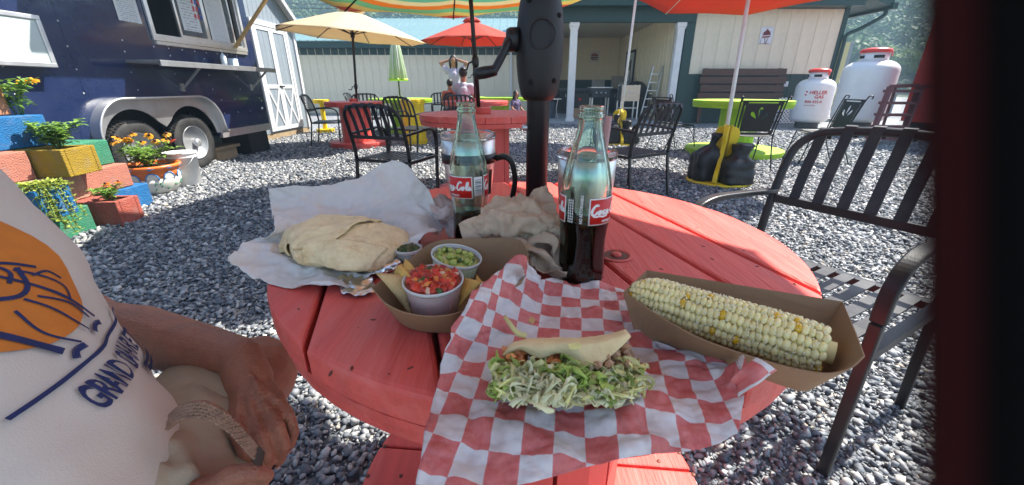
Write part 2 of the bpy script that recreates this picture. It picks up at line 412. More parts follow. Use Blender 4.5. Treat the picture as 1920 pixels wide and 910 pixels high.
spool('lime green spool table half hidden by the black crank post', (-.32, 11.2, 0), .75, .76, .24, .55, M_lime, M_lime, g6(.75), .3, 'lime green spool tables', thick=.05)
spool('small yellow spool stand seen through the slats of a chair', (-1.83, 7.75, 0), .22, .80, .2, .22, M_yel, M_yel, g6(.3), .3, 'yellow spool stands', thick=.05)
spool('small yellow spool stand behind the chair at the shed corner', (-4.42, 9.75, 0), .17, .74, .05, .2, M_yel, M_yel, g6(.26), .3, 'yellow spool stands', thick=.05)

# ------------------------------------------------------------------ slatted chairs
def rz_face(fx, fy): return atan2(fx, -fy)
def make_chair(label, loc, rz):
    t = thing('patio_chair', label, 'chair', loc, rz, 'black slatted patio chairs')
    w = .27
    for s in (-1, 1):
        m = MB(); m.strip([(s*w, -.205, 0), (s*w, -.218, .25), (s*w, -.232, .50)], .028, .021, (1,0,0)); m.build('leg', M_black, t, bevel=.004)
        m = MB(); m.strip([(s*w, .30, 0), (s*w, .255, .22), (s*w, .225, .42)], .026, .021, (1,0,0)); m.build('leg', M_black, t, bevel=.004)
        m = MB(); pts = catmull([(s*w, -.2323, .502), (s*w, -.235, .55), (s*w, -.228, .592), (s*w, -.205, .628), (s*w, -.165, .650), (s*w, -.10, .659), (s*w, .02, .655), (s*w, .14, .648), (s*w, .262, .64)], 34)
        m.strip(pts, .034, .019, (1,0,0)); m.build('armrest', M_black, t, bevel=.005)
        m = MB(); m.box((s*w, -.0, .412), (.028, .44, .024)); m.build('seat_rail', M_black, t)
    fr = catmull([(-w, .225, .422), (-w, .24, .55), (-w, .285, .72), (-w+.012, .315, .805), (-w+.06, .333, .852), (-w+.13, .342, .868), (0, .347, .876), (w-.13, .342, .868), (w-.06, .333, .852), (w-.012, .315, .805), (w, .285, .72), (w, .24, .55), (w, .225, .422)], 46)
    m = MB(); m.tube(fr, .0155, 8); m.build('back_frame', M_black, t, True)
    m = MB(); m.bar((-w+.012, .252, .615), (w-.012, .252, .615), .03, .016, (0, 1, 0)); m.build('back_rail', M_black, t, bevel=.003)
    n = 6
    for k in range(n):
        x = -w+.078+(2*w-.156)*k/(n-1)
        zt = .885-.018*abs((k-2.5)/2.5)**3
        pts = catmull([(x, .246, .605), (x, .262, .67), (x, .283, .74), (x, .318, zt-.045), (x, .336, zt+.002), (x, .352, zt+.003), (x, .366, zt-.03)], 14)
        m = MB(); m.strip(pts, .034, .005, (1, 0, 0)); m.build('back_slat', M_seatslat, t)
    m = MB(); m.box((0, -.225, .412), (2*w-.03, .03, .024)); m.build('seat_rail', M_black, t)
    m = MB(); m.box((0, .215, .412), (2*w-.03, .03, .024)); m.build('seat_rail', M_black, t)
    n = 9
    for k in range(n):
        x = -w+.05+(2*w-.1)*k/(n-1)
        pts = catmull([(x, -.24, .418), (x, -.19, .432), (x, 0, .424), (x, .2, .428)], 8)
        m = MB(); m.strip(pts, .036, .005, (1, 0, 0)); m.build('seat_slat', M_seatslat, t)
    return t
CH_G = 'black slatted patio chairs'
chair0 = make_chair('black slatted armchair pulled up to the corn end of the near table', (.92, 1.14, 0), rz_face(-.87, -.49))
for x, y, fx, fy, lab in [
    (-1.04, 3.66, .33, .94, 'black slatted armchair just beyond the burrito paper, its back turned'),
    (1.16, 3.95, -.55, .83, 'black slatted armchair right of the crank post, standing in the yellow stand\'s shade'),
    (-1.52, 6.35, .45, .89, 'black slatted armchair with yellow showing through its back'),
    (-3.38, 7.62, .98, .2, 'black slatted armchair left of the red table by the shed'),
    (-2.95, 8.45, .3, -.95, 'black slatted armchair behind the red table under the beige parasol'),
    (-.92, 7.75, .05, 1, 'black slatted armchair turned to the red table of the seated man'),
    (-3.45, 9.75, .9, .1, 'black slatted armchair at the left side of the lime table by the wall'),
    (-1.75, 9.75, -.9, .25, 'black slatted armchair at the right side of the lime table by the wall'),
    ]:
    dup(chair0, (x, y, 0), rz_face(fx, fy), lab)

# ------------------------------------------------------------------ wrought-iron chairs with a cut-out back panel
def cut_panel(outer, holes, th):
    cu = bpy.data.curves.new('panel', 'CURVE'); cu.dimensions = '2D'; cu.fill_mode = 'BOTH'; cu.extrude = th/2
    for poly in [outer]+holes:
        sp = cu.splines.new('POLY'); sp.points.add(len(poly)-1); sp.use_cyclic_u = True
        for p, q in zip(sp.points, poly): p.co = (q[0], q[1], 0, 1)
    o = bpy.data.objects.new('panel', cu); COL.objects.link(o); dg = bpy.context.evaluated_depsgraph_get(); dg.update()
    me = bpy.data.meshes.new_from_object(o.evaluated_get(dg)); vs = [v.co.copy() for v in me.vertices]; fs = [tuple(p.vertices) for p in me.polygons]
    bpy.data.objects.remove(o); bpy.data.curves.remove(cu); return vs, fs
def petal(cx, cy, a, L, w):
    return [(cx+cos(a)*L*u-sin(a)*w*v, cy+sin(a)*L*u+cos(a)*w*v) for u, v in [(0,0),(.35,.28),(.7,.5),(.93,.32),(1,0),(.93,-.32),(.7,-.5),(.35,-.28)]]
M_sling = mat('black_sling_mesh', (.013,.013,.014), .6, var=.2)
def make_iron(label, loc, rz):
    t = thing('iron_chair', label, 'chair', loc, rz, 'wrought-iron chairs with flower cut-outs')
    yb = lambda z: .2 + (z-.42)*.28
    vs, fs = cut_panel([(-.215,0),(.215,0),(.235,.42),(-.235,.42)],
        [[(-.17,.025),(.17,.025),(.17,.04),(-.17,.04)], [(-.17,.385),(.17,.385),(.17,.4),(-.17,.4)],
         [(-.195,.06),(-.18,.06),(-.19,.36),(-.205,.36)], [(.18,.06),(.195,.06),(.205,.36),(.19,.36)],
         petal(0,.2,pi/2,.14,.05), petal(-.03,.2,pi/2+.75,.11,.045), petal(.03,.2,pi/2-.75,.11,.045)], .006)
    m = MB(); m.add([(v.x, yb(.44+v.y)+v.z, .44+v.y) for v in vs], fs); m.build('back_panel', M_sling, t)
    for s in (-1, 1):
        m = MB(); pts = catmull([(s*.24, .36, 0), (s*.24, .25, .25), (s*.24, .205, .44), (s*.25, .26, .66), (s*.262, .325, .87), (s*.268, .36, .905), (s*.268, .385, .89), (s*.268, .375, .865)], 26); m.tube(pts, .0085, 6); m.build('back_post', M_black, t, True)
        m = MB(); pts = catmull([(s*.25, -.27, 0), (s*.25, -.22, .2), (s*.24, -.19, .38), (s*.235, -.15, .425), (s*.235, -.02, .43), (s*.235, .2, .43)], 18); m.tube(pts, .0085, 6); m.build('leg', M_black, t, True)
        m = MB(); pts = catmull([(s*.245, -.215, .22), (s*.24, -.1, .38), (s*.235, .05, .415)], 10); m.tube(pts, .006, 6); m.build('brace', M_black, t, True)
    m = MB(); m.tube([(-.255, .315, .85), (.255, .315, .85)], .009, 6); m.build('top_rail', M_black, t, True)
    P = [[Vector((x*.225, y, .437-.02*(1-x*x)-(.03*((-.19-y)/.05)**2 if y < -.15 else 0))) for x in np.linspace(-1, 1, 9)] for y in np.linspace(-.2, .2, 9)]
    m = MB(); m.grid(P); m.build('seat', M_sling, t, True, solid=.006)
    m = MB(); m.tube([(-.235, -.17, .43), (.235, -.17, .43)], .008, 6); m.build('seat_rail', M_black, t, True)
    return t
iron0 = make_iron('wrought-iron chair in front of the lime table showing green through its cut-outs', (3.12, 5.45, 0), rz_face(.15, 1))
for x, y, fx, fy, lab in [(2.72, 6.9, .95, .3, 'wrought-iron chair at the left side of the big lime table'),
                          (4.3, 5.75, -.98, .2, 'wrought-iron chair with bowed legs in front of the large gas tank')]:
    dup(iron0, (x, y, 0), rz_face(fx, fy), lab)

# ------------------------------------------------------------------ parasols
def canopy_mat(name, col, tl=.45, stripes=None):
    m = mat(name, col, .85, var=.05, scale=3, translucent=tl, bump=.05, bscale=300)
    if stripes:
        N, b = nodes_of(m); tc = N('TexCoord'); se = N('SeparateXYZ'); N.link(tc.outputs['UV'], se.inputs[0])
        rp = N('ValToRGB'); rp.color_ramp.interpolation = 'CONSTANT'; e = rp.color_ramp.elements
        ml = N('Math', operation='MULTIPLY', i_1=3.0); fr = N('Math', operation='FRACT'); N.link(se.outputs[1], ml.inputs[0]); N.link(ml.outputs[0], fr.inputs[0]); N.link(fr.outputs[0], rp.inputs[0])
        e[0].position = 0; e[0].color = c4(stripes[0]); e[1].position = 1/len(stripes); e[1].color = c4(stripes[1])
        for k in range(2, len(stripes)): q = e.new(k/len(stripes)); q.color = c4(stripes[k])
        N.link(rp.outputs[0], b.inputs['Base Color'])
        for nd in m.node_tree.nodes:
            if nd.type == 'BSDF_TRANSLUCENT': N.link(rp.outputs[0], nd.inputs[0])
    return m
def parasol(label, base, pole_r, z0, R, ze, zt, mc, mp, tilt=(0, 0), ph=.2, n=8, cap=True, ribm=None, valance=.0, crank=None, group='parasols over the tables', sag=.05):
    t = thing('parasol', label, 'parasol', base, 0, group); t.rotation_euler = (tilt[1], tilt[0], 0)
    ribm = ribm or M_black
    m = MB(); m.tube([(0, 0, z0), (0, 0, zt-.02)], pole_r, 16); m.build('pole', mp, t, True)
    ring = 10; P = []; uv = []
    vs = [(0, 0, zt)]; us = [(0, 0)]
    per = n*6
    for i in range(1, ring+1):
        u = i/ring
        for k in range(per):
            a = 2*pi*k/per+ph; f = (k % 6)/6; e = (1-cos(2*pi*f))/2          # 0 on a rib, 1 mid panel
            seg = cos(pi/n)/cos((f-.5)*2*pi/n)
            r = R*u*(seg + (1-seg)*0.0)
            z = zt-(zt-ze)*(u**1.12) - e*sag*u*u*.55 + (e*.03*R*(u**6))
            vs.append((r*cos(a), r*sin(a), z)); us.append((k/per, u*seg))
    fs = [(0, 1+k, 1+(k+1) % per) for k in range(per)]
    for i in range(ring-1):
        for k in range(per):
            a0 = 1+i*per; b0 = a0+per; fs.append((a0+k, b0+k, b0+(k+1) % per, a0+(k+1) % per))
    m = MB(); m.add(vs, fs, us); cn = m.build('canopy', mc, t, True, solid=.0025)
    for k in range(n):
        a = 2*pi*k/n+ph; pts = [(R*u*cos(a), R*u*sin(a), zt-(zt-ze)*(u**1.12)-.012) for u in (.03, .25, .5, .75, .995)]
        m = MB(); m.tube(pts, .008, 6); rb = m.build('rib', ribm, t, True)
        zs = zt-(zt-ze)*.9
        m = MB(); m.tube([(.025*cos(a), .025*sin(a), zs), (R*.48*cos(a), R*.48*sin(a), zt-(zt-ze)*(.48**1.12)-.014)], .007, 6); m.build('strut', ribm, rb, True)
    m = MB(); m.lathe([(pole_r+.002, zs-.06), (.032, zs-.05), (.038, zs+.02), (pole_r+.002, zs+.04)], 14); m.build('hub', ribm, t, True)
    if cap:
        m = MB(); m.lathe([(R*.17, zt-.02), (R*.12, zt+.035), (R*.06, zt+.062), (.012, zt+.07)], 24, wob=lambda a, z: 1+.08*sin(8*a)); m.build('vent_cap', mc, t, True)
        m = MB(); m.ico((0, 0, zt+.09), (.016, .016, .03), 2); m.build('finial', ribm, t, True)
    if crank:
        zc = crank
        m = MB(); m.ico((0, 0, zc), (.032, .036, .065), 2); cb = m.build('crank_box', M_black, t, True)
        m = MB(); m.tube([(-.03, 0, zc), (-.06, 0, zc-.01), (-.08, 0, zc-.06), (-.13, 0, zc-.06)], .008, 6); m.build('crank_handle', M_black, cb, True)
    return t
C_beige = canopy_mat('beige_canvas', (.74, .60, .40), .42)
C_coral = canopy_mat('coral_canvas', (.60,.105,.07), .45)
C_ours = canopy_mat('tan_canvas', (.72,.52,.36), .38)
C_str = canopy_mat('striped_canvas', (.8,.6,.3), .45, [(.70,.10,.09),(.78,.62,.25),(.30,.60,.46),(.80,.72,.50),(.80,.38,.10),(.35,.62,.40),(.80,.66,.30),(.72,.24,.16)])
par0 = parasol('large parasol over the near table, its black post rising behind the napkins', (TX, TY, 0), .0195, .09, 1.22, 1.97, 2.45, C_ours, M_black, ph=.3)
parasol('striped parasol of red, yellow and green above the middle red table', (-.26, 3.78, 0), .018, .79, 1.65, 1.85, 2.38, C_str, M_black, tilt=(-.05, -.03), ph=.22, crank=1.22)
parasol('beige parasol with a pale vent cap by the grey shed', (-2.82, 7.5, 0), .02, .77, 1.22, 1.80, 2.2, C_beige, M_black, tilt=(.075, 0), ph=.1, crank=1.02)
parasol('coral red parasol on a black pole above the seated family', (-.78, 9.0, 0), .02, .735, 1.06, 1.86, 2.24, C_coral, M_black, tilt=(-.01, 0), ph=.35, crank=1.25)

# crank housing of the near parasol
hx, hy = TX, TY
def pod(z): return None
m = MB()
prof = [(.024, .992), (.030, 1.0), (.0345, 1.02), (.0375, 1.045), (.0385, 1.07), (.0375, 1.10), (.034, 1.13), (.028, 1.155), (.020, 1.17), (.014, 1.174)]
m.lathe(prof, 32, (0, 0, 0), wob=lambda a, z: 1.0+.10*abs(sin(a)))
hs = m.build('crank_housing', mat('housing_plastic', (.014,.014,.015), .5, var=.1, bump=.12, bscale=400), par0, True)
for a_, z_ in [(-2.15, 1.135), (-.75, 1.115), (-2.0, 1.02), (-.9, 1.022)]:
    m = MB(); q = Vector((.0365*cos(a_), .0365*sin(a_)*1.05, z_)); m.ico(q, .0042, 2); m.build('screw_recess', M_dark, hs, True)
m = MB(); Rm = Matrix.Rotation(pi/2, 3, 'X'); m.open_ = True
m.lathe([(.0195, 0), (.021, .0022), (.0225, 0)], 32, (0, -.0412, 1.088), Rm); m.build('face_ring', MATS['housing_plastic'], hs, True)
cx = Vector((-.034, -.012, 1.083)); Ry = Matrix.Rotation(-pi/2, 3, 'Y') @ Matrix.Rotation(0, 3, 'Z')
m = MB(); m.lathe([(.018, 0), (.018, .014), (.015, .020), (.006, .021)], 24, cx, Ry); ch_ = m.build('crank_hub', M_black, par0, True)
e0 = D(950, 85, .62)-Vector((TX, TY, 0)); e1 = D(926, 133, .625)-Vector((TX, TY, 0)); e2 = D(893, 139, .63)-Vector((TX, TY, 0))
m = MB(); m.tube(catmull([cx+Vector((-.016, -.004, .0)), e0, (e0+e1)/2+Vector((.002,0,.002)), e1, e1+Vector((-.004, 0, -.002))], 14), [.0085]*4+[.0078]*6+[.0075]*4, 10, sq=.8); m.build('crank_arm', M_black, par0, True)
m = MB(); m.tube([e1+Vector((.006,0,-.001)), e1, (e1+e2)/2, e2, e2+Vector((-.003,0,0))], [.006, .0085, .0095, .009, .006], 12); m.build('crank_grip', M_black, par0, True)
kb = PY(984, 240, TY-.018)-Vector((TX, TY, 0)); m = MB(); m.ico((-.0225, -.01, kb.z), (.006, .006, .006), 2); m.build('pole_screw', M_zinc, par0, True)

# folded parasol by the wall
t = thing('folded_parasol', 'folded pale green and white parasol hanging closed by the wall', 'parasol', (-2.62, 9.9, 0), 0, None)
m = MB(); m.tube([(0, 0, .76), (0, 0, 2.05)], .018, 10); m.build('pole', M_black, t, True)
cst = canopy_mat('pale_green_canvas', (.56,.68,.46), .35)
m = MB(); m.lathe([(.17, 1.16), (.18, 1.18), (.145, 1.45), (.10, 1.8), (.03, 2.06), (.01, 2.1)], 48, wob=lambda a, z: 1+.22*sin(8*a)); m.build('canopy', cst, t, True)
m = MB(); m.lathe([(.172, 1.14), (.182, 1.155), (.175, 1.19)], 48, wob=lambda a, z: 1.04+.22*sin(8*a)); m.build('hem', M_limet, t, True)
m = MB(); m.open_ = True
for a in (0.4, 1.2, 2.7, 4.3, 5.2):
    m.tube([(.185*cos(a), .185*sin(a), 1.18), (.155*cos(a), .155*sin(a), 1.45), (.112*cos(a), .112*sin(a), 1.8), (.03*cos(a), .03*sin(a), 2.07)], .012, 5)
m.build('white_stripes', M_white, t, True, kind='stuff')

# ------------------------------------------------------------------ white poles in yellow stands weighed down with bags
M_bag = mat('black_plastic_bag', (.014,.014,.015), .42, var=.2, bump=1.0, bscale=38, scale=9)
def stand(label, plabel, blabels, base, yaw, tilt, mc, R, ze, zt, ph):
    t = thing('parasol_stand', label, 'parasol stand', base, yaw, 'yellow parasol stands')
    m = MB(); m.lathe([(.335, 0), (.34, .008), (.34, .022), (.33, .03)], 40); m.build('base_disc', M_yel, t, True)
    prof = catmull([(.03, .031, 0), (.29, .031, 0), (.315, .07, 0), (.28, .14, 0), (.19, .22, 0), (.125, .34, 0), (.12, .44, 0), (.135, .52, 0), (.11, .59, 0), (.06, .605, 0), (.03, .58, 0), (.03, .031, 0)], 40)[:-1]
    for k in range(3):
        R_ = Matrix.Rotation(2*pi*k/3, 3, 'Z'); m = MB(); m.prism([R_ @ Vector((p.x, -.022, p.y)) for p in prof], R_ @ Vector((0, .044, 0))); m.build('fin', M_yel, t, bevel=.006)
    par = parasol(plabel, Vector(base)+Vector((0, 0, .032)), .021, .0, R, ze, zt, mc, M_wpole, tilt=tilt, ph=ph, ribm=M_wpole)
    for k, bl in enumerate(blabels):
        a = yaw + 2*pi*k/3 + pi/3; c = Vector(base)+Vector((cos(a)*.175, sin(a)*.175, .033))
        h = (.40, .36, .50)[k]; r = (.18, .15, .15)[k]; sd = rnd.random()*6
        vs = []
        Pn = []
        for i in range(18):
            u = i/17; z = h*u
            rr = r*(.96+.05*sin(pi*min(1, u*1.2)))*(1.0-.22*u) * (1 if u < .6 else max((.60,.3,.26)[k], 1-((u-.6)/.22)**1.3) if u < .82 else (.60,.3,.26)[k]+.22*(u-.82)/.18)
            sqr = lambda q: (abs(cos(q))**5+abs(sin(q))**5)**(-1/5)
            Pn.append([c + Vector((rr*cos(q)*(sqr(q) if u < .6 else 1)*(1+.07*sin(3*q+sd+u*4)+.10*mnoise.noise(Vector((q*2, u*7, sd)))+.05*sin(9*q+u*9)), rr*sin(q)*(sqr(q) if u < .6 else 1)*(1+.07*sin(2*q+sd)+.10*mnoise.noise(Vector((q*2+5, u*7, sd)))), z+.012*sin(5*q+sd)*u))+Vector((cos(sd), sin(sd), 0))*(.07*max(0, u-.55)/.45)+Vector((.012*mnoise.noise(Vector((q*2.2, u*11, sd+3))), .012*mnoise.noise(Vector((q*2.2+9, u*11, sd))), .0)) for q in [2*pi*j/40 for j in range(40)]])
        m = MB(); m.grid(Pn, closed=True); n0 = len(m.v); m.f.append(tuple(range(39, -1, -1))); m.f.append(tuple(17*40+j for j in range(40)))
        o = m.build('weight_bag', M_bag, None, True, W=True); tag(o, bl, 'bag', 'black weight bags on the yellow stands')
    return par
stand('yellow round stand with fins holding the coral parasol\'s white pole', 'coral parasol on a white pole standing beside the lime table',
      ['broad black plastic weight bag right of the front fin of the nearer yellow stand', 'black plastic weight bag at the back of the nearer yellow stand', 'taller black plastic weight bag left of the front fin of the nearer yellow stand'],
      (2.36, 4.5, 0), radians(236), (.045, -.13), C_coral, 1.35, 2.06, 2.52, .3)
stand('yellow round stand farther off, half hidden behind the right bottle', 'parasol on a white pole just right of the crank post, its canopy above view',
      ['black plastic weight bag right of the farther yellow stand', 'black plastic weight bag behind the farther yellow stand', 'black plastic weight bag at the left of the farther yellow stand'],
      (2.02, 7.75, 0), radians(270), (.03, 0), C_coral, 1.2, 2.85, 3.25, .3)
# ------------------------------------------------------------------ food trailer
XT = -4.1
def m_paint(name, col):
    return mat(name, col, .22, var=.08, scale=1.3, coat=.9, bump=.5, bscale=1.3, bdist=.05, spec=.6, dirt=(col[0]*1.6+.02, col[1]*1.6+.02, col[2]*1.3+.02), damt=.35, dscale=2.5)
M_navy = m_paint('navy_trailer_paint', (.010, .020, .070))
tr = thing('food_trailer', 'dark blue food trailer with an open serving window and twin wheels', 'trailer', (XT, 4.9, 0))
YA, YB, ZB, ZTOP = .6, 6.98, .37, 2.75
W0 = (5.10, 6.74, 1.555, 2.42)      # window hole: Y0 Y1 z0 z1
WC = (4.47, 5.28); WR = .34
out = [(YA, ZB), (WC[0]-.46, ZB)]
for k in range(13):
    a = pi - (pi*.5)*k/12; out.append((WC[0]+.46*cos(a), .37+.46*sin(a)))
for k in range(13):
    a = pi/2 - (pi*.5)*k/12; out.append((WC[1]+.46*cos(a), .37+.46*sin(a)))
out += [(YB, ZB), (YB, ZTOP), (YA, ZTOP)]
hole = [(W0[0], W0[2]), (W0[1], W0[2]), (W0[1], W0[3]), (W0[0], W0[3])]
def yz(v, x): return (x, v.x, v.y)
for nm, a, b in (('side_panel', None, None),):
    vs, fs = cut_panel(out, [hole], .04)
    m = MB(); m.add([(XT-.02+v.z, v.x, v.y) for v in vs], fs); m.build('side_panel', M_navy, tr, W=True)
m = MB(); m.bb(-6.3, -6.26, YA, YB, ZB, ZTOP); m.bb(-6.26, XT-.041, YB-.04, YB, ZB, ZTOP); m.bb(-6.26, XT-.041, YA, YA+.04, ZB, ZTOP); m.build('end_panel', M_navy, tr, W=True)
m = MB(); m.bb(-6.26, XT-.041, YA+.041, YB-.041, ZTOP-.05, ZTOP-.004); m.build('roof', M_white, tr, W=True)
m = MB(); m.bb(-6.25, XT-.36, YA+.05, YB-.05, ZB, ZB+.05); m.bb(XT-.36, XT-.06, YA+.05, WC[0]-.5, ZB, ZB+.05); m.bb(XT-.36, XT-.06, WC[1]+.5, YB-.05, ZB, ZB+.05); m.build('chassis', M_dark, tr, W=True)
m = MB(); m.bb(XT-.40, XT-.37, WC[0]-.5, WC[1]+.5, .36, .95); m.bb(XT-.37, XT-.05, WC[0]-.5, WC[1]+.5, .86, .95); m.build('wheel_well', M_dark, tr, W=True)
m = MB(); m.bb(-5.6, -5.57, 4.9, 6.9, 1.2, 2.6); m.build('inner_wall', mat('dim_interior', (.09,.085,.08), .7), tr, W=True)
# panel joints and rivets
for y in (1.75, 2.92, 4.09, 6.86):
    m = MB(); m.bb(XT-.002, XT+.0025, y-.018, y+.018, ZB+.09, ZTOP) if not (y > 4.0 and y < 5.8) else m.bb(XT-.002, XT+.0025, y-.018, y+.018, .93, ZTOP); m.build('panel_joint', M_navy, tr, W=True)
m = MB()
def rivet(y, z): m.ico((XT+.002, y, z), (.004, .0095, .0095), 1)
for y in (1.75, 2.33, 2.92, 3.5, 4.07): [rivet(y+rnd.uniform(-.008,.008), .55+.205*k+rnd.uniform(-.01,.01)) for k in range(10)]
for y in (4.66, 5.25, 5.83, 6.42): [rivet(y+rnd.uniform(-.01,.01), z) for z in (.98, 1.16, 1.36, 1.47)]
for y in (5.95, 6.25, 6.55, 6.85): [rivet(y, z) for z in (.66, .84)]
for k in range(9): rivet(5.05+.21*k, 1.44)
m.build('rivets', M_zinc, tr, True, W=True, kind='stuff')
# bottom trim
for a, b in ((YA, WC[0]-.50), (WC[1]+.50, YB)):
    m = MB(); m.bb(XT-.03, XT+.016, a, b, ZB-.03, ZB+.07); m.bb(XT+.016, XT+.024, a, b, ZB+.05, ZB+.075); m.build('bottom_trim', M_alu, tr, W=True)
# fender
o2 = [(3.99, .42)]
for k in range(24): a = pi - pi/2*k/23; o2.append((4.36+.37*cos(a), .53+.37*sin(a)))
for k in range(24): a = pi/2 - pi/2*k/23; o2.append((5.39+.37*cos(a), .53+.37*sin(a)))
o2 += [(5.79, .42), (5.70, .42)]
ar = []
for k in range(17):
    a = .15 + (2.45)*k/16; ar.append((WC[1]+.415*cos(a), .36+.43*sin(a)))
ar = [p for p in ar if p[0] > 4.93]
al = [(WC[0]+WC[1]-p[0], p[1]) for p in ar][::-1]
poly = o2 + ar + [(4.875, .575)] + al + [(4.08, .42)]
vs, fs = cut_panel(poly, [], .016)
M_fend = mat('fender_metal', (.62,.63,.64), .34, .85, var=.1, scale=6, stretch=(1,1,.3))
m = MB(); m.add([(XT+.012+v.z, v.x, v.y) for v in vs], fs); fe = m.build('fender', M_fend, tr, W=True)
rimp = [(XT+.05, y, z) for y, z in o2[:-1]]
m = MB(); m.strip(rimp, .10, .014, (1, 0, 0)); m.build('fender_lip', M_fend, tr, W=True)
m = MB(); m.tube([(XT+.10, y, z) for y, z in o2[:-1]], .012, 8); m.build('fender_bead', M_alu, tr, True, W=True)
def wheel(y):
    c = (XT-.10, y, WR); Rx = Matrix.Rotation(pi/2, 3, 'Y')
    m = MB(); w = .1; m.open_ = True
    m.lathe([(.20, -w*.8), (.235, -w*.98), (.29, -w*1.02), (.322, -w*.9), (.333, -w*.6), (.333, w*.6), (.322, w*.9), (.29, w*1.02), (.235, w*.98), (.20, w*.8)], 48, c, Rx); ty = m.build('tyre', M_rubber, tr, True, W=True)
    m = MB()
    for k in range(52):
        a = 2*pi*k/52
        for j, xx in enumerate((-.078, -.04, 0, .04, .078)):
            aa = a+(j % 2)*pi/52; r_ = .335 if abs(xx) < .07 else .328
            m.box((c[0]+xx, y+r_*sin(aa), WR+r_*cos(aa)), (.031, .026, .012), Matrix.Rotation(-aa, 3, 'X'))
    m.build('tread', M_rubber, ty, kind='stuff')
    m = MB(); m.lathe([(.075, .055), (.10, .062), (.145, .05), (.165, .035), (.18, .06), (.20, .092), (.206, .10), (.206, .085)], 40, c, Rx); rm = m.build('rim', mat('silver_wheel_paint', (.36,.37,.38), .35, .35, var=.08), tr, True, W=True)
    m = MB(); m.lathe([(.045, .05), (.05, .10), (.047, .135), (.03, .142), (.0, .142)], 20, c, Rx); m.build('hub_cap', M_alu, rm, True)
    for k in range(8):
        a = 2*pi*k/8+.2; q = Vector((c[0]+.0575, y+.135*sin(a), WR+.135*cos(a)))
        m = MB(); m.lathe([(.021, -.01), (.021, .0045)], 14, q, Rx); m.build('rim_hole', M_dark, rm)
    for k in range(5):
        a = 2*pi*k/5; q = Vector((c[0]+.066, y+.075*sin(a), WR+.075*cos(a))); m = MB(); m.lathe([(.01, -.02), (.01, .012), (.006, .016)], 6, q, Rx); m.build('lug_nut', M_zinc, rm)
for y in WC: wheel(y)
# serving window
wf = MB()
y0, y1, z0, z1 = W0
def frame(mb, y0, y1, z0, z1, w, x0, x1):
    mb.bb(x0, x1, y0, y1, z0, z0+w); mb.bb(x0, x1, y0, y1, z1-w, z1); mb.bb(x0, x1, y0, y0+w, z0+w, z1-w); mb.bb(x0, x1, y1-w, y1, z0+w, z1-w)
frame(wf, y0-.045, y1+.045, z0-.045, z1+.045, .05, XT+.003, XT+.03); frame(wf, y0, y1, z0, z1, .028, XT-.06, XT+.002)
win = wf.build('window_frame', M_alu, tr, W=True, bevel=.003)
m = MB(); m.bb(XT-.05, XT+.028, y0-.02, y1+.02, z0-.085, z0-.05); m.build('window_sill', M_alu, win)
Mg = mat('window_glass', (.03,.035,.04), .04, var=.02, spec=.8)
glass = bpy.data.materials.new('clear_pane'); glass.use_nodes = True; N = NT(glass); b_ = N.n['Principled BSDF']; b_.inputs['Alpha'].default_value = .22; b_.inputs['Base Color'].default_value = (.3,.34,.36,1); b_.inputs['Roughness'].default_value = .03
def yat(px, py): return PX(px, py, XT).y
ym1 = PX(347, 72, XT).y; ym2 = PX(398, 84, XT).y; ym3 = PX(432, 93, XT).y
for a, b in ((ym1, ym2), (ym2+.03, ym3+.2)):
    sfm = MB(); frame(sfm, a-.03, b, z0+.03, z1-.03, .03, XT-.04, XT-.015); sh = sfm.build('window_sash', M_alu, tr, W=True)
    m = MB(); m.bb(XT-.03, XT-.026, a, b-.03, z0+.06, z1-.06); m.build('pane', glass, sh)
def paper_mat(name, rows, seed, red=False):
    m = mat(name, (.62,.63,.61), .75, var=.03)
    N, b = nodes_of(m); tc = N('TexCoord'); br = N('TexBrick', i_Scale=1.0, i_Mortar_Size=.32, i_Brick_Width=.9, i_Row_Height=1.0, offset=.5)
    mp = N('Mapping'); mp.inputs['Scale'].default_value = (4, rows, 1); N.link(tc.outputs['UV'], mp.inputs[0]); N.link(mp.outputs[0], br.inputs[0])
    br.inputs['Color1'].default_value = (1,1,1,1); br.inputs['Color2'].default_value = (1,1,1,1); br.inputs['Mortar'].default_value = (0,0,0,1); br.inputs['Mortar Smooth'].default_value = .0
    no = N('TexNoise', i_Scale=rows*1.6, i_Detail=1.0); N.link(tc.outputs['UV'], no.inputs[0]); th = N('Math', operation='GREATER_THAN', i_1=.47); N.link(no.outputs[0], th.inputs[0])
    wv = N('TexWave', i_Scale=rows*.5, wave_type='BANDS', bands_direction='Y'); N.link(tc.outputs['UV'], wv.inputs[0]); w2 = N('Math', operation='GREATER_THAN', i_1=.62); N.link(wv.outputs['Fac'], w2.inputs[0])
    ml = N('Math', operation='MULTIPLY'); N.link(th.outputs[0], ml.inputs[0]); N.link(w2.outputs[0], ml.inputs[1])
    se = N('SeparateXYZ'); N.link(tc.outputs['UV'], se.inputs[0])
    g1 = N('Math', operation='COMPARE', i_1=.5, i_2=.38); N.link(se.outputs[0], g1.inputs[0]); m2 = N('Math', operation='MULTIPLY'); N.link(ml.outputs[0], m2.inputs[0]); N.link(g1.outputs[0], m2.inputs[1])
    f = N('Math', operation='MULTIPLY', i_1=.62); N.link(m2.outputs[0], f.inputs[0])
    mx = N('MixRGB'); N.link(f.outputs[0], mx.inputs[0]); mx.inputs[1].default_value = (.62,.63,.61,1); mx.inputs[2].default_value = (.12,.14,.2,1); N.link(mx.outputs[0], b.inputs['Base Color'])
    return m
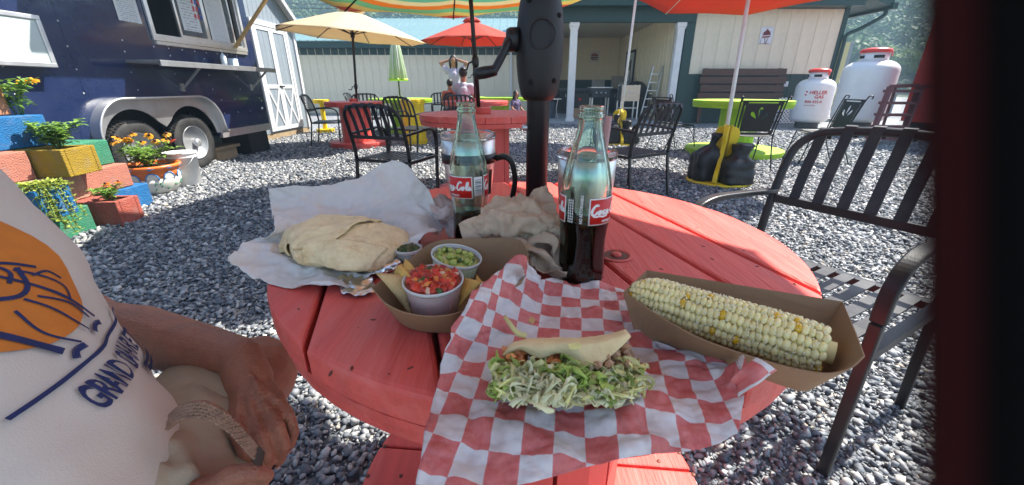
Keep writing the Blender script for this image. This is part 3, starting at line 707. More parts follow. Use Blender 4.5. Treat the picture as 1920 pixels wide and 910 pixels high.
def sheet(name, quad, mt, parent=None, W=True, th=.0012):
    """paper sheet: four corners (bottom left, bottom right, top right, top left)"""
    q = [Vector(p) for p in quad]; P = [[q[0].lerp(q[1], u).lerp(q[3].lerp(q[2], u), v) for u in np.linspace(0,1,5)] for v in np.linspace(0,1,6)]
    m = MB(); m.grid(P, uv=True); return m.build(name, mt, parent, W=W, solid=th)
def facequad(y0, y1, z0, z1, x): return [(x, y0, z0), (x, y1, z0), (x, y1, z1), (x, y0, z1)]
o = sheet('posted_menu', facequad(4.70, 4.98, 1.66, 2.35, XT+.006), paper_mat('menu_print', 22, 1)); tag(o, 'white printed sheet taped on the trailer left of its window', 'notice', 'papers posted on the trailer')
o = sheet('posted_menu', facequad(ym1+.06, ym2-.10, 1.68, 2.30, XT-.024), paper_mat('poster_print', 12, 2)); tag(o, 'paper with coloured squares behind the middle window pane', 'notice', 'papers posted on the trailer')
for k in range(9):
    y = ym1+.30+.055*(k % 3); z = 1.84+.085*(k//3); m = MB(); m.bb(XT-.0238, XT-.0222, y, y+.035, z, z+.055)
    m.build('print_square', mat('print_red', (.5,.05,.06), .6) if k not in (2, 5, 7) else mat('print_blue', (.05,.09,.35), .6), o, label=None)
o = sheet('posted_menu', facequad(ym2+.05, ym3+.06, 1.60, 2.42, XT-.012), paper_mat('price_print', 30, 3)); tag(o, 'tall bright white menu sheet in the right pane of the trailer window', 'notice', 'papers posted on the trailer')
# awning flap and its wooden prop
aw = MB(); aw.prism([(XT+.03, 4.15, 2.50), (XT+1.02, 4.15, 2.66), (XT+1.02, 6.92, 2.66), (XT+.03, 6.92, 2.50)], (0, 0, .04)); aw.build('awning_flap', M_navy, tr, W=True)
p0 = PX(441, 89, XT+.045); dr = ray(498, 0); p1 = Vector((0,0,CH))+dr*(-3.45/dr.x); p1 = p0+(p1-p0)*1.0
pe = p0+(p1-p0)*((2.60-p0.z)/(p1.z-p0.z))
m = MB(); m.bar(p0, pe, .045, .035); o = m.build('wooden_prop', mat('pine_board', (.52,.33,.13), .6, var=.2, scale=6, stretch=(6,6,.6)), None, bevel=.004); tag(o, 'pine stick propping up the serving flap of the trailer', 'prop')
# shelf
SZ = 1.25
m = MB(); m.bb(XT+.002, -3.73, 4.62, 6.83, SZ, SZ+.03); m.bb(-3.75, -3.725, 4.62, 6.83, SZ-.03, SZ+.028); sf = m.build('serving_shelf', mat('shelf_metal', (.33,.34,.35), .4, .6, var=.15), tr, W=True, bevel=.003)
for (ya, yb) in ((5.30, 5.30), (6.70, 6.70)):
    m = MB(); m.bar((-3.80, ya, SZ-.005), (XT+.012, yb+.0, .99), .022, .022); m.bar((XT+.008, yb, .96), (XT+.008, yb, 1.05), .05, .014, (1,0,0)); m.build('bracket', M_zinc, sf)
# things on the shelf
t = thing('pump_bottle', 'clear pump bottle of hand sanitiser on the trailer shelf', 'bottle', (-3.93, 5.95, SZ+.0305))
m = MB(); m.lathe([(.034, 0), (.036, .01), (.036, .11), (.026, .135), (.013, .145), (.013, .155)], 16); m.build('body', mat('milky_plastic', (.62,.70,.74), .25), t, True)
m = MB(); m.tube([(0,0,.155), (0,0,.185), (.0,-.03,.187), (0,-.04,.178)], .006, 6); m.build('pump', M_white, t, True)
t = thing('napkin_box', 'small pale blue and white box on the trailer shelf', 'box', (-3.93, 6.12, SZ+.0305))
m = MB(); m.box((0,0,.05), (.10,.12,.10)); m.build('carton', mat('pale_blue_card', (.5,.62,.75), .6), t, bevel=.004); m = MB(); m.box((.051,0,.05), (.002,.07,.05)); m.build('panel', M_white, t)
# hatch on the left, small sign above it, marker lamp, block under the tail
m = MB(); frame(m, 2.55, 3.80, 1.17, 1.57, .035, XT+.004, XT+.13); hp = m.build('hatch_frame', M_alu, tr, W=True, bevel=.004)
m = MB(); m.bb(XT+.06, XT+.12, 2.585, 3.765, 1.205, 1.535); m.build('hatch_door', mat('white_hatch_paint', (.46,.52,.50), .35, var=.05), hp, bevel=.003)
o = sheet('posted_sign', facequad(2.9, 3.45, 1.66, 1.95, XT+.006), paper_mat('sign_print', 8, 5)); tag(o, 'sign sheet on the trailer above the white hatch', 'notice', 'papers posted on the trailer')
m = MB(); m.ico((XT+.01, 6.86, .69), (.012, .022, .018), 2); m.build('marker_lamp', M_white, tr, True, W=True)
m = MB(); m.ico((XT+.01, 6.88, .80), (.01, .012, .012), 2); m.build('latch', M_zinc, tr, True, W=True)
m = MB(); m.bb(XT-.5, XT-.05, 6.45, 6.95, .0, .34); o = m.build('support_block', mat('black_stand', (.015,.016,.02), .6), None, bevel=.01)
tag(o, 'black block standing under the tail end of the trailer', 'block')
m = MB(); m.bb(XT-.5, XT-.12, 5.75, 6.3, .16, .20); m.bb(XT-.48, XT-.16, 5.8, 6.25, .0, .155); o = m.build('wood_cribbing', mat('old_timber', (.30,.22,.13), .8, var=.2), None); tag(o, 'timber cribbing under the trailer behind its rear wheel', 'timber')

# ------------------------------------------------------------------ grey shed
XS = -4.9
M_shtrim = mat('shed_white_trim', (.50,.51,.53), .6, var=.06, dirt=(.36,.35,.33), damt=.3)
M_shed = mat('shed_grey_stain', (.20,.235,.27), .7, var=.12, scale=10, stretch=(3,3,.3), bump=.25, bscale=40)
sd = thing('shed', 'grey board shed with white-trimmed double doors beside the trailer', 'shed', (XS, 8.45, 0))
SY0, SY1, SZ0, SZ1, SYP, SZP = 6.92, 9.98, .12, 2.32, 8.45, 3.45
m = MB(); m.prism([(XS-.022, SY0, SZ0), (XS-.022, SY1, SZ0), (XS-.022, SY1, SZ1), (XS-.022, SYP, SZP), (XS-.022, SY0, SZ1)], (-2.6, 0, 0)); m.build('wall', M_shed, sd, W=True)
nb = 20; bw = (SY1-SY0)/nb
for k in range(nb):
    a = SY0+bw*k+.004; b = SY0+bw*(k+1)-.004; za = SZ1+(SZP-SZ1)*(1-abs(a-SYP)/(SY1-SYP)); zb = SZ1+(SZP-SZ1)*(1-abs(b-SYP)/(SY1-SYP))
    m = MB(); m.prism([(XS-.02, a, SZ0), (XS-.02, b, SZ0), (XS-.02, b, zb), (XS-.02, a, za)], (.018+.003*rnd.random(), 0, 0)); m.build('siding_board', M_shed, sd, W=True)
for s, ye in ((-1, SY0-.12), (1, SY1+.12)):
    sl = (SZP-SZ1)/(SY1-SYP); ze = SZP-sl*abs(ye-SYP)
    m = MB(); m.prism([(XS+.14, SYP, SZP+.03), (XS+.14, ye, ze+.03), (XS+.14, ye, ze+.09), (XS+.14, SYP, SZP+.09)], (-2.9, 0, 0)); m.build('roof', mat('shingle_grey', (.16,.16,.165), .85, var=.25, scale=30), sd, W=True)
    m = MB(); m.prism([(XS+.145, SYP, SZP-.09), (XS+.145, ye, ze-.09), (XS+.145, ye, ze+.028), (XS+.145, SYP, SZP+.028)], (.022, 0, 0)); m.build('rake_trim', mat('shed_trim_grey', (.40,.41,.42), .6), sd, W=True)
    m = MB(); m.prism([(XS+.14, SYP, SZP+.0), (XS+.14, ye, ze), (XS+.14, ye, ze+.025), (XS+.14, SYP, SZP+.025)], (-.14, 0, 0)); m.build('soffit', M_shtrim, sd, W=True)
m = MB(); m.bb(XS-.02, XS+.03, SY1-.075, SY1+.02, SZ0, SZ1-.02); m.build('corner_trim', M_shtrim, sd, W=True)
DY0, DY1, DZ0, DZ1 = 8.44, 9.56, .16, 2.12; DM = (DY0+DY1)/2
m = MB(); x0, x1 = XS+.003, XS+.03
m.bb(x0, x1+.008, DY0-.09, DY0-.004, DZ0, DZ1+.0); m.bb(x0, x1+.008, DY1+.004, DY1+.09, DZ0, DZ1); m.bb(x0, x1+.008, DY0-.09, DY1+.09, DZ1+.004, DZ1+.10); m.build('door_casing', M_shtrim, sd, W=True)
for a, b in ((DY0, DM-.004), (DM+.004, DY1)):
    m = MB(); w = .075
    for k in range(4): m.bb(x0, x0+.012, a+(b-a)*k/4+.002, a+(b-a)*(k+1)/4-.002, DZ0, DZ1)
    dr_ = m.build('door', M_shed, sd, W=True)
    m = MB(); m.bb(x0+.0125, x1, a, a+w, DZ0, DZ1); m.bb(x0+.0125, x1, b-w, b, DZ0, DZ1)
    for z in (DZ0, .98, DZ1-w): m.bb(x0+.0125, x1-.002, a+w, b-w, z, z+w)
    m.build('door_frame', M_shtrim, dr_)
    m = MB(); m.bar((x0+.02, a+w, DZ0+w), (x0+.02, b-w, .98), .014, .055, (0,1,0)); m.build('brace', M_shtrim, dr_)
    m = MB(); m.bar((x0+.0185, b-w, DZ0+w), (x0+.0185, a+w, .98), .012, .055, (0,1,0)); m.build('brace', M_shtrim, dr_)
m = MB(); m.bar((x1, DM-.05, 1.02), (x1+.03, DM+.09, 1.02), .02, .025); m.build('door_latch', M_black, sd, W=True)
m = MB(); m.bb(XS-2.6, XS-.01, SY0, SY1, .0, .118); m.build('skid', mat('old_timber', (.3,.22,.13)), sd, W=True)

# ------------------------------------------------------------------ long cream building behind
M_cream = mat('cream_metal_siding', (.80,.71,.53), .5, var=.06, scale=2, dirt=(.42,.38,.3), damt=.3, dscale=1.5)
M_creamp = mat('cream_porch_siding', (.78,.68,.45), .55, var=.07, scale=2)
M_roof = mat('teal_metal_roof', (.20,.32,.32), .38, .35, var=.1, scale=3)
lb = thing('long_building', 'long low cream metal building with a pale teal roof behind the tables', 'building', (-5, 17, 0))
BY = 17.0; LX0, LX1, LE = -13.6, 1.2, 2.42
m = MB(); m.bb(LX0, LX1, BY+.04, BY+7, .0, LE); m.build('wall', M_cream, lb, W=True)
proto = None
def shared(proto, name, loc, parent):
    o = proto.copy(); o.name = name; COL.objects.link(o); o.parent = parent; o.matrix_parent_inverse = locmat(parent).inverted(); o.location = loc; return o
pw = .3
m = MB(); m.bb(0, pw-.018, -.0, .035, .05, LE-.01); m.bb(pw-.018, pw-.002, -.012, .035, .05, LE-.01); pp = m.build('wall_panel', M_cream, lb, W=True); pp.location = (LX0, BY, 0)
for k in range(1, int((LX1-LX0)/pw)): shared(pp, 'wall_panel', (LX0+pw*k, BY, 0), lb)
m = MB(); m.bb(LX0-.2, LX1+.2, BY-.42, BY-.38, LE-.04, LE+.16); m.build('fascia', M_green, lb, W=True)
m = MB(); m.bb(LX0-.2, LX1+.2, BY-.379, BY+.0, LE-.03, LE-.01); m.build('soffit', M_green, lb, W=True)
m = MB(); m.bb(LX0, LX1, BY-.008, BY-.001, LE-.26, LE-.03); m.build('frieze', M_green, lb, W=True)
rw = .31; rl = Vector((0, 4.1, 1.33)); nrm = Vector((0, -1.33, 4.1)).normalized()
m = MB(); a = Vector((0,0,0)); m.prism([a, a+Vector((rw-.02,0,0)), a+Vector((rw-.02,0,0))+rl, a+rl], nrm*.03); m.bar(Vector((rw-.012,0,0))+nrm*.03, Vector((rw-.012,0,0))+rl+nrm*.03, .03, .05, nrm); rp_ = m.build('roof_panel', M_roof, lb, W=True); rp_.location = (LX0-.2, BY-.45, LE+.17)
for k in range(1, int((LX1-LX0+.4)/rw)): shared(rp_, 'roof_panel', (LX0-.2+rw*k, BY-.45, LE+.17), lb)
m = MB(); m.bb(LX0-.2, LX1+.2, BY+3.55, BY+3.8, LE+1.48, LE+1.56); m.prism([(LX0-.2, BY+3.8, LE+1.45), (LX0-.2, BY+3.8, LE+1.5), (LX0-.2, BY+7.4, LE+.2), (LX0-.2, BY+7.4, LE+.15)], (LX1-LX0+.4, 0, 0)); m.build('ridge_cap', M_roof, lb, W=True)
m = MB(); m.bb(-.08, .0, BY-.09, BY-.01, .05, LE-.1); m.bb(-.09, .01, BY-.1, BY-.008, 1.55, 1.6); m.bb(-.09, .01, BY-.1, BY-.008, .8, .85); m.build('downspout', M_white, lb, W=True)

# porch building
pb = thing('porch_building', 'cream building with a deep roofed porch, green trim and white posts', 'building', (5, 14, 0))
PY0, PYB, PXL, PXR, CZ = 12.4, 18.5, 1.2, 4.55, 2.92
m = MB(); m.bb(PXL-3, PXR, PYB+.03, PYB+.2, 0, CZ); m.build('back_wall', M_creamp, pb, W=True)
m = MB(); m.bb(.0, .275, -.0, .028, 1.3, CZ-.01); m.bb(.275, .3, -.014, .028, 1.3, CZ-.01); q_ = m.build('wall_panel', M_creamp, pb, W=True); q_.location = (.3, PYB, 0)
for k in range(1, 14): shared(q_, 'wall_panel', (.3+.3*k, PYB, 0), pb)
m = MB(); m.bb(.3, PXR, PYB-.02, PYB+.02, .05, 1.29); m.build('wainscot', M_green, pb, W=True)
m = MB(); m.bb(PXR+.03, PXR+.2, PY0+.2, PYB+.2, 0, CZ); m.build('side_wall', M_creamp, pb, W=True)
m = MB(); m.bb(0, .028, 0, .275, .05, CZ-.01); m.bb(-.014, .028, .275, .3, .05, CZ-.01); q2 = m.build('wall_panel', M_creamp, pb, W=True); q2.location = (PXR, PY0+.2, 0)
for k in range(1, 20): shared(q2, 'wall_panel', (PXR, PY0+.2+.3*k, 0), pb)
m = MB(); m.bb(.2, PXR+.2, PY0+.12, PYB+.2, CZ, CZ+.06); m.build('porch_ceiling', mat('cream_ceiling', (.62,.57,.43), .6), pb, W=True)
m = MB()
for k in range(17): m.ico((PXR-.03, PY0+.4+.34*k, CZ-.03), (.012, .03, .012), 1)
m.build('string_lights', mat('brown_bulbs', (.16,.06,.03), .5), pb, True, W=True, kind='stuff')
m = MB(); m.bb(1.28, 5.02, PY0-.12, PY0+.1, 2.66, 3.0); m.build('header_beam', M_green, pb, W=True)
m = MB(); m.bb(1.0, 9.2, PY0-.5, PY0-.45, 2.99, 3.2); m.build('fascia', M_green, pb, W=True)
m = MB(); m.bb(1.0, 9.2, PY0-.449, PY0+.2, 3.0, 3.03); m.build('soffit', M_green, pb, W=True)
m = MB(); m.prism([(1.0, PY0-.55, 3.21), (1.0, PYB+.5, 5.2), (1.0, PYB+.5, 5.28), (1.0, PY0-.55, 3.28)], (8.6, 0, 0)); m.build('roof', M_roof, pb, W=True)
def post(x):
    m = MB(); m.bb(x-.095, x+.095, PY0-.09, PY0+.09, .05, 2.659); p = m.build('porch_post', M_white, pb, W=True, bevel=.006)
    m = MB(); m.bb(x-.13, x+.13, PY0-.115, PY0+.115, 2.55, 2.655); m.bb(x-.115, x+.115, PY0-.10, PY0+.10, 2.50, 2.55); m.build('post_cap', M_white, p, bevel=.006)
    m = MB(); m.bb(x-.115, x+.115, PY0-.105, PY0+.105, .052, .16); m.build('post_base', M_white, p, bevel=.006)
post(1.72); post(4.66)
m = MB(); m.bb(4.80, 5.02, PY0-.06, PY0+.1, .0, 2.659); m.build('corner_panel', M_green, pb, W=True)
RX0, RX1 = 5.02, 9.18
m = MB(); m.bb(RX0, RX1, PY0+.03, PY0+6, 0, 3.6); m.build('right_wall', M_cream, pb, W=True)
m = MB(); m.bb(0, .36, 0, .028, 1.36, 2.985); m.bb(.36, .378, -.012, .028, 1.36, 2.985); q3 = m.build('wall_panel', M_cream, pb, W=True); q3.location = (RX0, PY0, 0)
for k in range(1, 11): shared(q3, 'wall_panel', (RX0+.378*k, PY0, 0), pb)
m = MB(); m.bb(0, .36, .002, .028, .0, 1.35); m.bb(.36, .378, -.010, .028, .0, 1.35); q4 = m.build('wainscot_panel', M_green, pb, W=True); q4.location = (RX0, PY0, 0)
for k in range(1, 11): shared(q4, 'wainscot_panel', (RX0+.378*k, PY0, 0), pb)
m = MB(); m.bb(RX0-.03, RX0+.05, PY0-.02, PY0-.0135, 0, 2.98); m.build('corner_trim', M_green, pb, W=True)
m = MB(); m.bb(RX1-.1, RX1+.03, PY0-.022, PY0+.06, 0, 3.0); m.build('corner_trim', M_green, pb, W=True)
m = MB(); m.bb(RX1, RX1+.03, PY0+.061, PY0+6, 0, 2.98); m.build('end_wall', M_green, pb, W=True)
m = MB(); m.prism([(8.3, PY0-.5, 3.5), (9.95, PY0-.5, 2.95), (9.95, PY0-.5, 3.14), (8.3, PY0-.5, 3.7)], (0, 6.5, 0)); m.build('eave_roof', M_green, pb, W=True)
m = MB(); m.bb(9.9, 10.03, PY0-.55, PY0+6, 2.9, 3.05); m.build('gutter', M_green, pb, W=True)
m = MB(); m.tube(catmull([(9.95, PY0-.3, 2.92), (9.93, PY0-.3, 2.78), (9.55, PY0-.12, 2.5), (9.27, PY0-.06, 2.35), (9.25, PY0-.06, 2.1), (9.25, PY0-.06, .05)], 24), .05, 8); m.build('downspout', M_green, pb, True, W=True)
# door inside the porch
m = MB(); m.bb(PXR-.05, PXR-.016, 16.15, 17.15, .05, 2.2); dd = m.build('door', mat('porch_door_paint', (.55,.55,.5), .5), pb, W=True)
m = MB(); m.bb(PXR-.058, PXR-.051, 16.4, 16.9, .9, 1.95); m.build('pane', mat('window_glass', (.03,.035,.04), .04), dd)
m = MB(); m.bb(PXR-.061, PXR-.0585, 16.5, 16.75, 1.2, 1.6); m.build('door_notice', M_white, dd)
m = MB(); m.bb(PXR-.055, PXR-.016, 16.05, 16.145, .05, 2.28); m.bb(PXR-.055, PXR-.016, 17.155, 17.25, .05, 2.28); m.bb(PXR-.055, PXR-.016, 16.05, 17.25, 2.205, 2.29); m.build('door_frame', mat('dark_door_frame', (.05,.045,.04), .6), pb, W=True)
m = MB(); m.bb(.35, 1.15, PYB-.04, PYB-.016, .9, 2.0); m.build('back_window', mat('window_glass', (.03,.035,.04), .04), pb, W=True)
slab = MB(); slab.bb(.2, 5.0, PY0-.25, PYB+.1, -.02, .05); struct(slab.build('porch_slab', mat('concrete', (.34,.35,.36), .8, var=.12, scale=5)))
# ------------------------------------------------------------------ signs, rack, lattice on the porch building
FYW = PY0-.02
def at_wall(px, py, Y): return PY(px, py, Y)
c = at_wall(1437, 67, FYW); t = thing('dessert_sign', 'white square sign with a drawn ice cream sundae on the right wall', 'sign', (c.x, FYW, c.z))
m = MB(); m.box((0, .004, 0), (.36, .008, .42)); m.build('board', mat('sign_white', (.72,.73,.76), .5), t)
Ms = mat('sign_maroon', (.16,.025,.03), .6)
m = MB(); m.prism([(-.11,-.003,.0), (.12,-.003,.02), (.08,-.003,.10), (.02,-.003,.14), (.0,-.003,.18), (-.03,-.003,.13), (-.09,-.003,.08)], (0,.006,0)); m.build('scoop', Ms, t)
m = MB(); m.prism([(-.13,-.003,-.02), (.13,-.003,-.0), (.10,-.003,-.04), (.02,-.003,-.06), (-.10,-.003,-.06)], (0,.0055,0)); m.build('syrup', mat('sign_brown', (.30,.11,.08), .6), t)
m = MB(); m.bar((-.04,-.003,-.06), (.0,-.003,-.2), .006, .022, (0,1,0)); m.bar((.06,-.003,-.06), (.015,-.003,-.2), .006, .022, (0,1,0)); m.bar((-.12,-.003,-.05), (-.14,-.003,-.2), .006, .008, (0,1,0)); m.bar((-.16,-.003,-.2), (.12,-.003,-.2), .006, .008, (0,0,1)); m.build('stem_strokes', Ms, t)
c = at_wall(1115, 107, PYB-.02); t = thing('burger_sign', 'cream square sign with a drawn burger on the back wall of the porch', 'sign', (c.x, PYB-.03, c.z))
m = MB(); m.box((0, .004, 0), (.44, .008, .46)); m.build('board', mat('sign_cream', (.66,.62,.5), .5), t)
m = MB(); m.prism([(-.16+.0,-.003,.02)]+[(.16*cos(a),-.003,.02+.12*sin(a)) for a in np.linspace(pi, 0, 12)], (0,.006,0)); m.build('bun', mat('bun_brown', (.28,.085,.04), .6), t)
m = MB(); m.prism([(-.16,-.003,-.06), (.15,-.003,-.05), (.16,-.003,.0), (-.16,-.003,.0)], (0,.0055,0)); m.build('patty', mat('patty_dark', (.05,.02,.015), .6), t)
m = MB(); m.prism([(-.16,-.003,-.075), (.15,-.003,-.075), (.12,-.003,-.13), (-.12,-.003,-.13)], (0,.0055,0)); m.build('bun_base', mat('bun_brown', (.28,.085,.04), .6), t)
Mpl = mat('brown_stained_plank', (.10,.052,.034), .7, var=.3, scale=5, stretch=(.6,5,5), bump=.3, bscale=30)
t = thing('plank_rack', 'brown plank rack leaning on the green wainscot behind the lime table', 'rack', (6.5, 12.2, 0))
for k in range(5):
    z = .45+.215*k; m = MB(); m.bb(5.33+(.0 if k % 2 else .05), 7.75+(.04 if k % 2 else 0), 12.14+.012*k, 12.18+.012*k, z, z+.18); m.build('plank', Mpl, t, W=True, bevel=.006)
for x in (5.5, 7.6):
    m = MB(); m.bb(x-.05, x+.05, 12.24, 12.3, 0, 1.5); m.build('upright', Mpl, t, W=True)
m = MB(); m.bb(7.86, 7.98, PY0-.05, PY0-.015, 1.02, 1.16); o = m.build('outlet_box', mat('sign_white', (.72,.73,.76)), None, bevel=.005); tag(o, 'small white outlet box on the green wall beside the plank rack', 'outlet box')
t = thing('lattice_panel', 'white diagonal lattice panel between lime table and gas tank', 'lattice', (8.0, 12.1, 0))
for d_, nm in ((1, 0), (-1, .006)):
    for k in range(-7, 8):
        cx_ = 8.0+k*.10; pts = []
        L0 = max(7.72, cx_-.35) if True else 0
        a = Vector((cx_-.35*d_, 12.1+nm, .02)); b = Vector((cx_+.35*d_, 12.1+nm, .72))
        def clip(p, q):
            ts = [0.0, 1.0]
            for lim in (7.66, 8.34):
                den = q.x-p.x; u = (lim-p.x)/den
                inside0 = p.x >= 7.66 and p.x <= 8.34
                if 0 < u < 1: ts.append(u)
            ts.sort(); best = None
            for u0, u1 in zip(ts[:-1], ts[1:]):
                mid = p.lerp(q, (u0+u1)/2)
                if 7.66 <= mid.x <= 8.34: best = (p.lerp(q, u0), p.lerp(q, u1))
            return best
        ab = clip(a, b)
        if ab and (ab[1]-ab[0]).length > .03:
            m = MB(); m.bar(ab[0], ab[1], .006, .032, (0,1,0)) if False else m.bar(ab[0], ab[1], .032, .006, (0,1,0)); m.build('lath', M_white, t, W=True)

# ------------------------------------------------------------------ gas tanks
M_tank = mat('white_tank_paint', (.74,.75,.77), .32, var=.04, scale=4, dirt=(.55,.55,.55), damt=.25, coat=.3)
M_cap = mat('red_cap_plastic', (.62,.03,.02), .35, var=.06)
def tank(label, loc, R, h, yaw, leg):
    t = thing('gas_tank', label, 'gas tank', loc, yaw, 'white upright gas tanks')
    z0 = leg; H = h*.80
    prof = [(R*.55, z0+.0), (R*.86, z0+.02), (R*.97, z0+.07), (R, z0+.13), (R, z0+H-.24)]
    for k in range(1, 9): a = pi/2*k/9; prof.append((R*(.30+.70*cos(a)**.9), z0+H-.24+.22*sin(a)))
    m = MB(); m.lathe(prof, 56); m.build('shell', M_tank, t, True)
    m = MB(); m.lathe([(R*.6, 0), (R*.62, .02), (R*.6, z0+.03)], 32); m.build('foot_ring', mat('dark_foot', (.05,.05,.05), .6), t)
    zc = z0+H-.04; m = MB(); m.open_ = True; rc = R*.50
    m.lathe([(rc, zc-.02), (rc, zc+.17)], 40); col_ = m.build('collar', M_tank, t, True, solid=.012)
    for a in (-.55, 2.6, .9+pi): 
        m = MB(); P = [[Vector(((rc+.004)*cos(b), (rc+.004)*sin(b), z)) for b in np.linspace(a-.38, a+.38, 9)] for z in (zc+.055, zc+.115)]; m.grid(P); m.build('collar_opening', M_dark, col_, solid=.003)
    m = MB(); m.lathe([(rc+.02, zc+.165), (rc+.028, zc+.175), (rc+.028, zc+.205), (rc+.01, zc+.235), (rc*.6, zc+.262), (.0, zc+.268)], 40); cp = m.build('cap', M_cap, t, True)
    m = MB(); a = -1.2; m.bar(((rc+.03)*cos(a), (rc+.03)*sin(a), zc+.195), ((rc+.03)*cos(a), (rc+.03)*sin(a), zc+.09), .06, .012, (cos(a), sin(a), 0)); m.build('cap_latch', M_cap, cp, bevel=.004)
    m = MB(); m.tube([(0,0,zc), (0,0,zc+.16)], .05, 10); m.build('valve', mat('brass', (.5,.35,.12), .4, .9), t)
    return t
c1 = PY(1528, 170, 11.0); tk1 = tank('smaller white gas tank with red lettering beside the lattice', (c1.x, 11.0, 0), .43, 1.36, 0.0, .14)
m_txt = mat('red_print', (.55,.03,.04), .5)
ca = atan2(-11.0, -c1.x)+.12
def on_tank(x, y): a = ca + x/.434; return (.4345*cos(a), .4345*sin(a), y)
for s_, dx, dy, sz, bo_ in (('HELLER', -.15, .84, .115, .003), ('GAS', -.03, .74, .108, .003), ('800-422-0', -.21, .63, .088, .002), ('www.heller', -.21, .56, .052, 0)):
    m = MB(); text_on(m, s_, lambda x, y: on_tank(x+dx, y+dy), sz, bo_); m.build('lettering', m_txt, tk1, solid=.001, kind='stuff')
m = MB()
for s in (0, pi): m.add([on_tank(-.22+.040*r*cos(a+s), .86+.058*r*sin(a+s)) for r, a in [(1,.3),(1,1.0),(1,1.6),(1,2.2),(.45,1.9),(.4,1.2),(.55,.6)]], [tuple(range(7))])
m.build('emblem', m_txt, tk1, solid=.001)
tank('larger white gas tank with red cap behind the brown metal steps', (7.75, 9.35, 0), .49, 1.60, .3, .28)

# ------------------------------------------------------------------ brown steps and the red stand
M_steps = mat('maroon_step_paint', (.13,.028,.03), .5, var=.2, scale=8)
t = thing('metal_steps', 'dark red metal steps with open treads leading up to the red stand', 'steps', (6.9, 7.6, 0))
b0, b1 = Vector((6.62, 7.55, 0)), Vector((7.10, 7.45, 0)); up = Vector((.36, .32, 1.02))
for b in (b0, b1):
    m = MB(); m.bar(b, b+up, .05, .09, (0,1,0)); m.build('stringer', M_steps, t, W=True)
    m = MB(); m.bar(b+up, b+up+Vector((.5,.0,.02)), .05, .06); m.build('top_rail', M_steps, t, W=True)
for k in range(5):
    u = .12+.20*k; m = MB(); c0 = b0+up*u; c1_ = b1+up*u; m.bar(c0+Vector((0,.05,0)), c1_+Vector((0,.05,0)), .20, .045); m.build('tread', M_steps, t, W=True)
for x in (7.15, 7.55):
    m = MB(); m.bar((x, 7.95, 0), (x, 7.95, 1.02), .035, .035, (0,1,0)); m.build('leg', M_steps, t, W=True)
M_redst = mat('red_stand_paint', (.50,.035,.03), .4, var=.1, dirt=(.25,.03,.03), damt=.3)
t = thing('red_stand', 'red food stand with a dark window at the right edge of the yard', 'stand', (9, 8, 0))
x0_ = 8.15; m = MB()
m.bb(x0_, x0_+2.6, 7.3, 8.7, .35, 1.05); m.bb(x0_, x0_+2.6, 7.3, 8.7, 2.2, 2.9); m.bb(x0_, x0_+.22, 7.3, 8.7, 1.051, 2.199); m.bb(x0_+2.3, x0_+2.6, 7.3, 8.7, 1.051, 2.199); m.build('wall', M_redst, t, W=True)
m = MB(); m.bb(x0_+.221, x0_+2.299, 7.36, 7.38, 1.06, 2.19); m.build('window', mat('window_glass', (.03,.035,.04), .04), t, W=True)
m = MB(); frame(m, 0, 1, 0, 1, .1, 0, 1) if False else m.bb(x0_+.221, x0_+2.299, 7.27, 7.355, 1.055, 1.1); m.build('window_sill', M_redst, t, W=True)
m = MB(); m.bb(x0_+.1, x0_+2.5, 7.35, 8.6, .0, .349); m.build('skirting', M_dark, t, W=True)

# ------------------------------------------------------------------ things on the porch
M_boxg = mat('grey_cabinet', (.06,.065,.07), .5); M_card = mat('cardboard', (.36,.23,.13), .8); M_blk = mat('black_cover', (.012,.012,.013), .55, bump=.5, bscale=9)
def cart(label, x, y, w, d, h):
    t = thing('steel_cart', label, 'cart', (x, y, .05))
    for sx in (-1, 1):
        for sy in (-1, 1):
            m = MB(); m.box((sx*(w/2-.02), sy*(d/2-.02), h*.5), (.035, .035, h)); m.build('leg', M_alu, t)
    m = MB(); m.box((0, -d/2-.012, h-.24), (w, .02, .46)); dr_ = m.build('front_panel', mat('warm_steel', (.55,.45,.36), .35, .7), t, bevel=.004)
    m = MB(); m.tube(catmull([(-.1, -d/2-.025, h-.25), (-.06, -d/2-.055, h-.22), (.06, -d/2-.055, h-.22), (.1, -d/2-.025, h-.25)], 10), .008, 6); m.build('handle', M_alu, dr_)
    m = MB(); m.box((0, .02, h-.24), (w-.01, d-.05, .44)); m.build('body', M_boxg, t)
    m = MB(); m.box((0, 0, .35), (w-.08, d-.08, .02)); m.build('shelf', M_alu, t)
    m = MB(); m.tube(catmull([(w/2, -d/2, h-.2), (w/2+.06, -d/2-.02, h-.2), (w/2+.06, -d/2-.02, h-.13), (w/2+.01, -d/2-.02, h-.13)], 10), .008, 6); m.build('hook', M_black, t)
    return t
cart('steel cart with a bright front panel and hook on the porch', 3.62, 13.2, .56, .5, 1.02)
t = thing('covered_grill', 'grill under a black cover at the right of the porch', 'grill', (4.1, 14.1, .05))
P = [[Vector((x, y, z)) for x, y, z in row] for row in []]
m = MB()
m.lathe([(.40, .02), (.42, .3), (.40, .75), (.38, .86), (.30, 1.02), (.16, 1.12), (.0, 1.14)], 28, wob=lambda a, z: 1+.12*sin(2*a)+.05*sin(7*a+z*3)); m.build('cover', M_blk, t, True)
m = MB(); m.box((-.1, -.43, .62), (.5, .03, .05)); m.build('handle', M_black, t)
t = thing('covered_grill', 'grill under a black cover left of the porch\'s left post', 'grill', (1.15, 13.6, .05))
m = MB(); m.lathe([(.30, .62), (.34, .64), (.34, .72), (.30, .9), (.2, 1.0), (.0, 1.02)], 24, wob=lambda a, z: 1+.2*cos(2*a)); m.build('cover', M_blk, t, True)
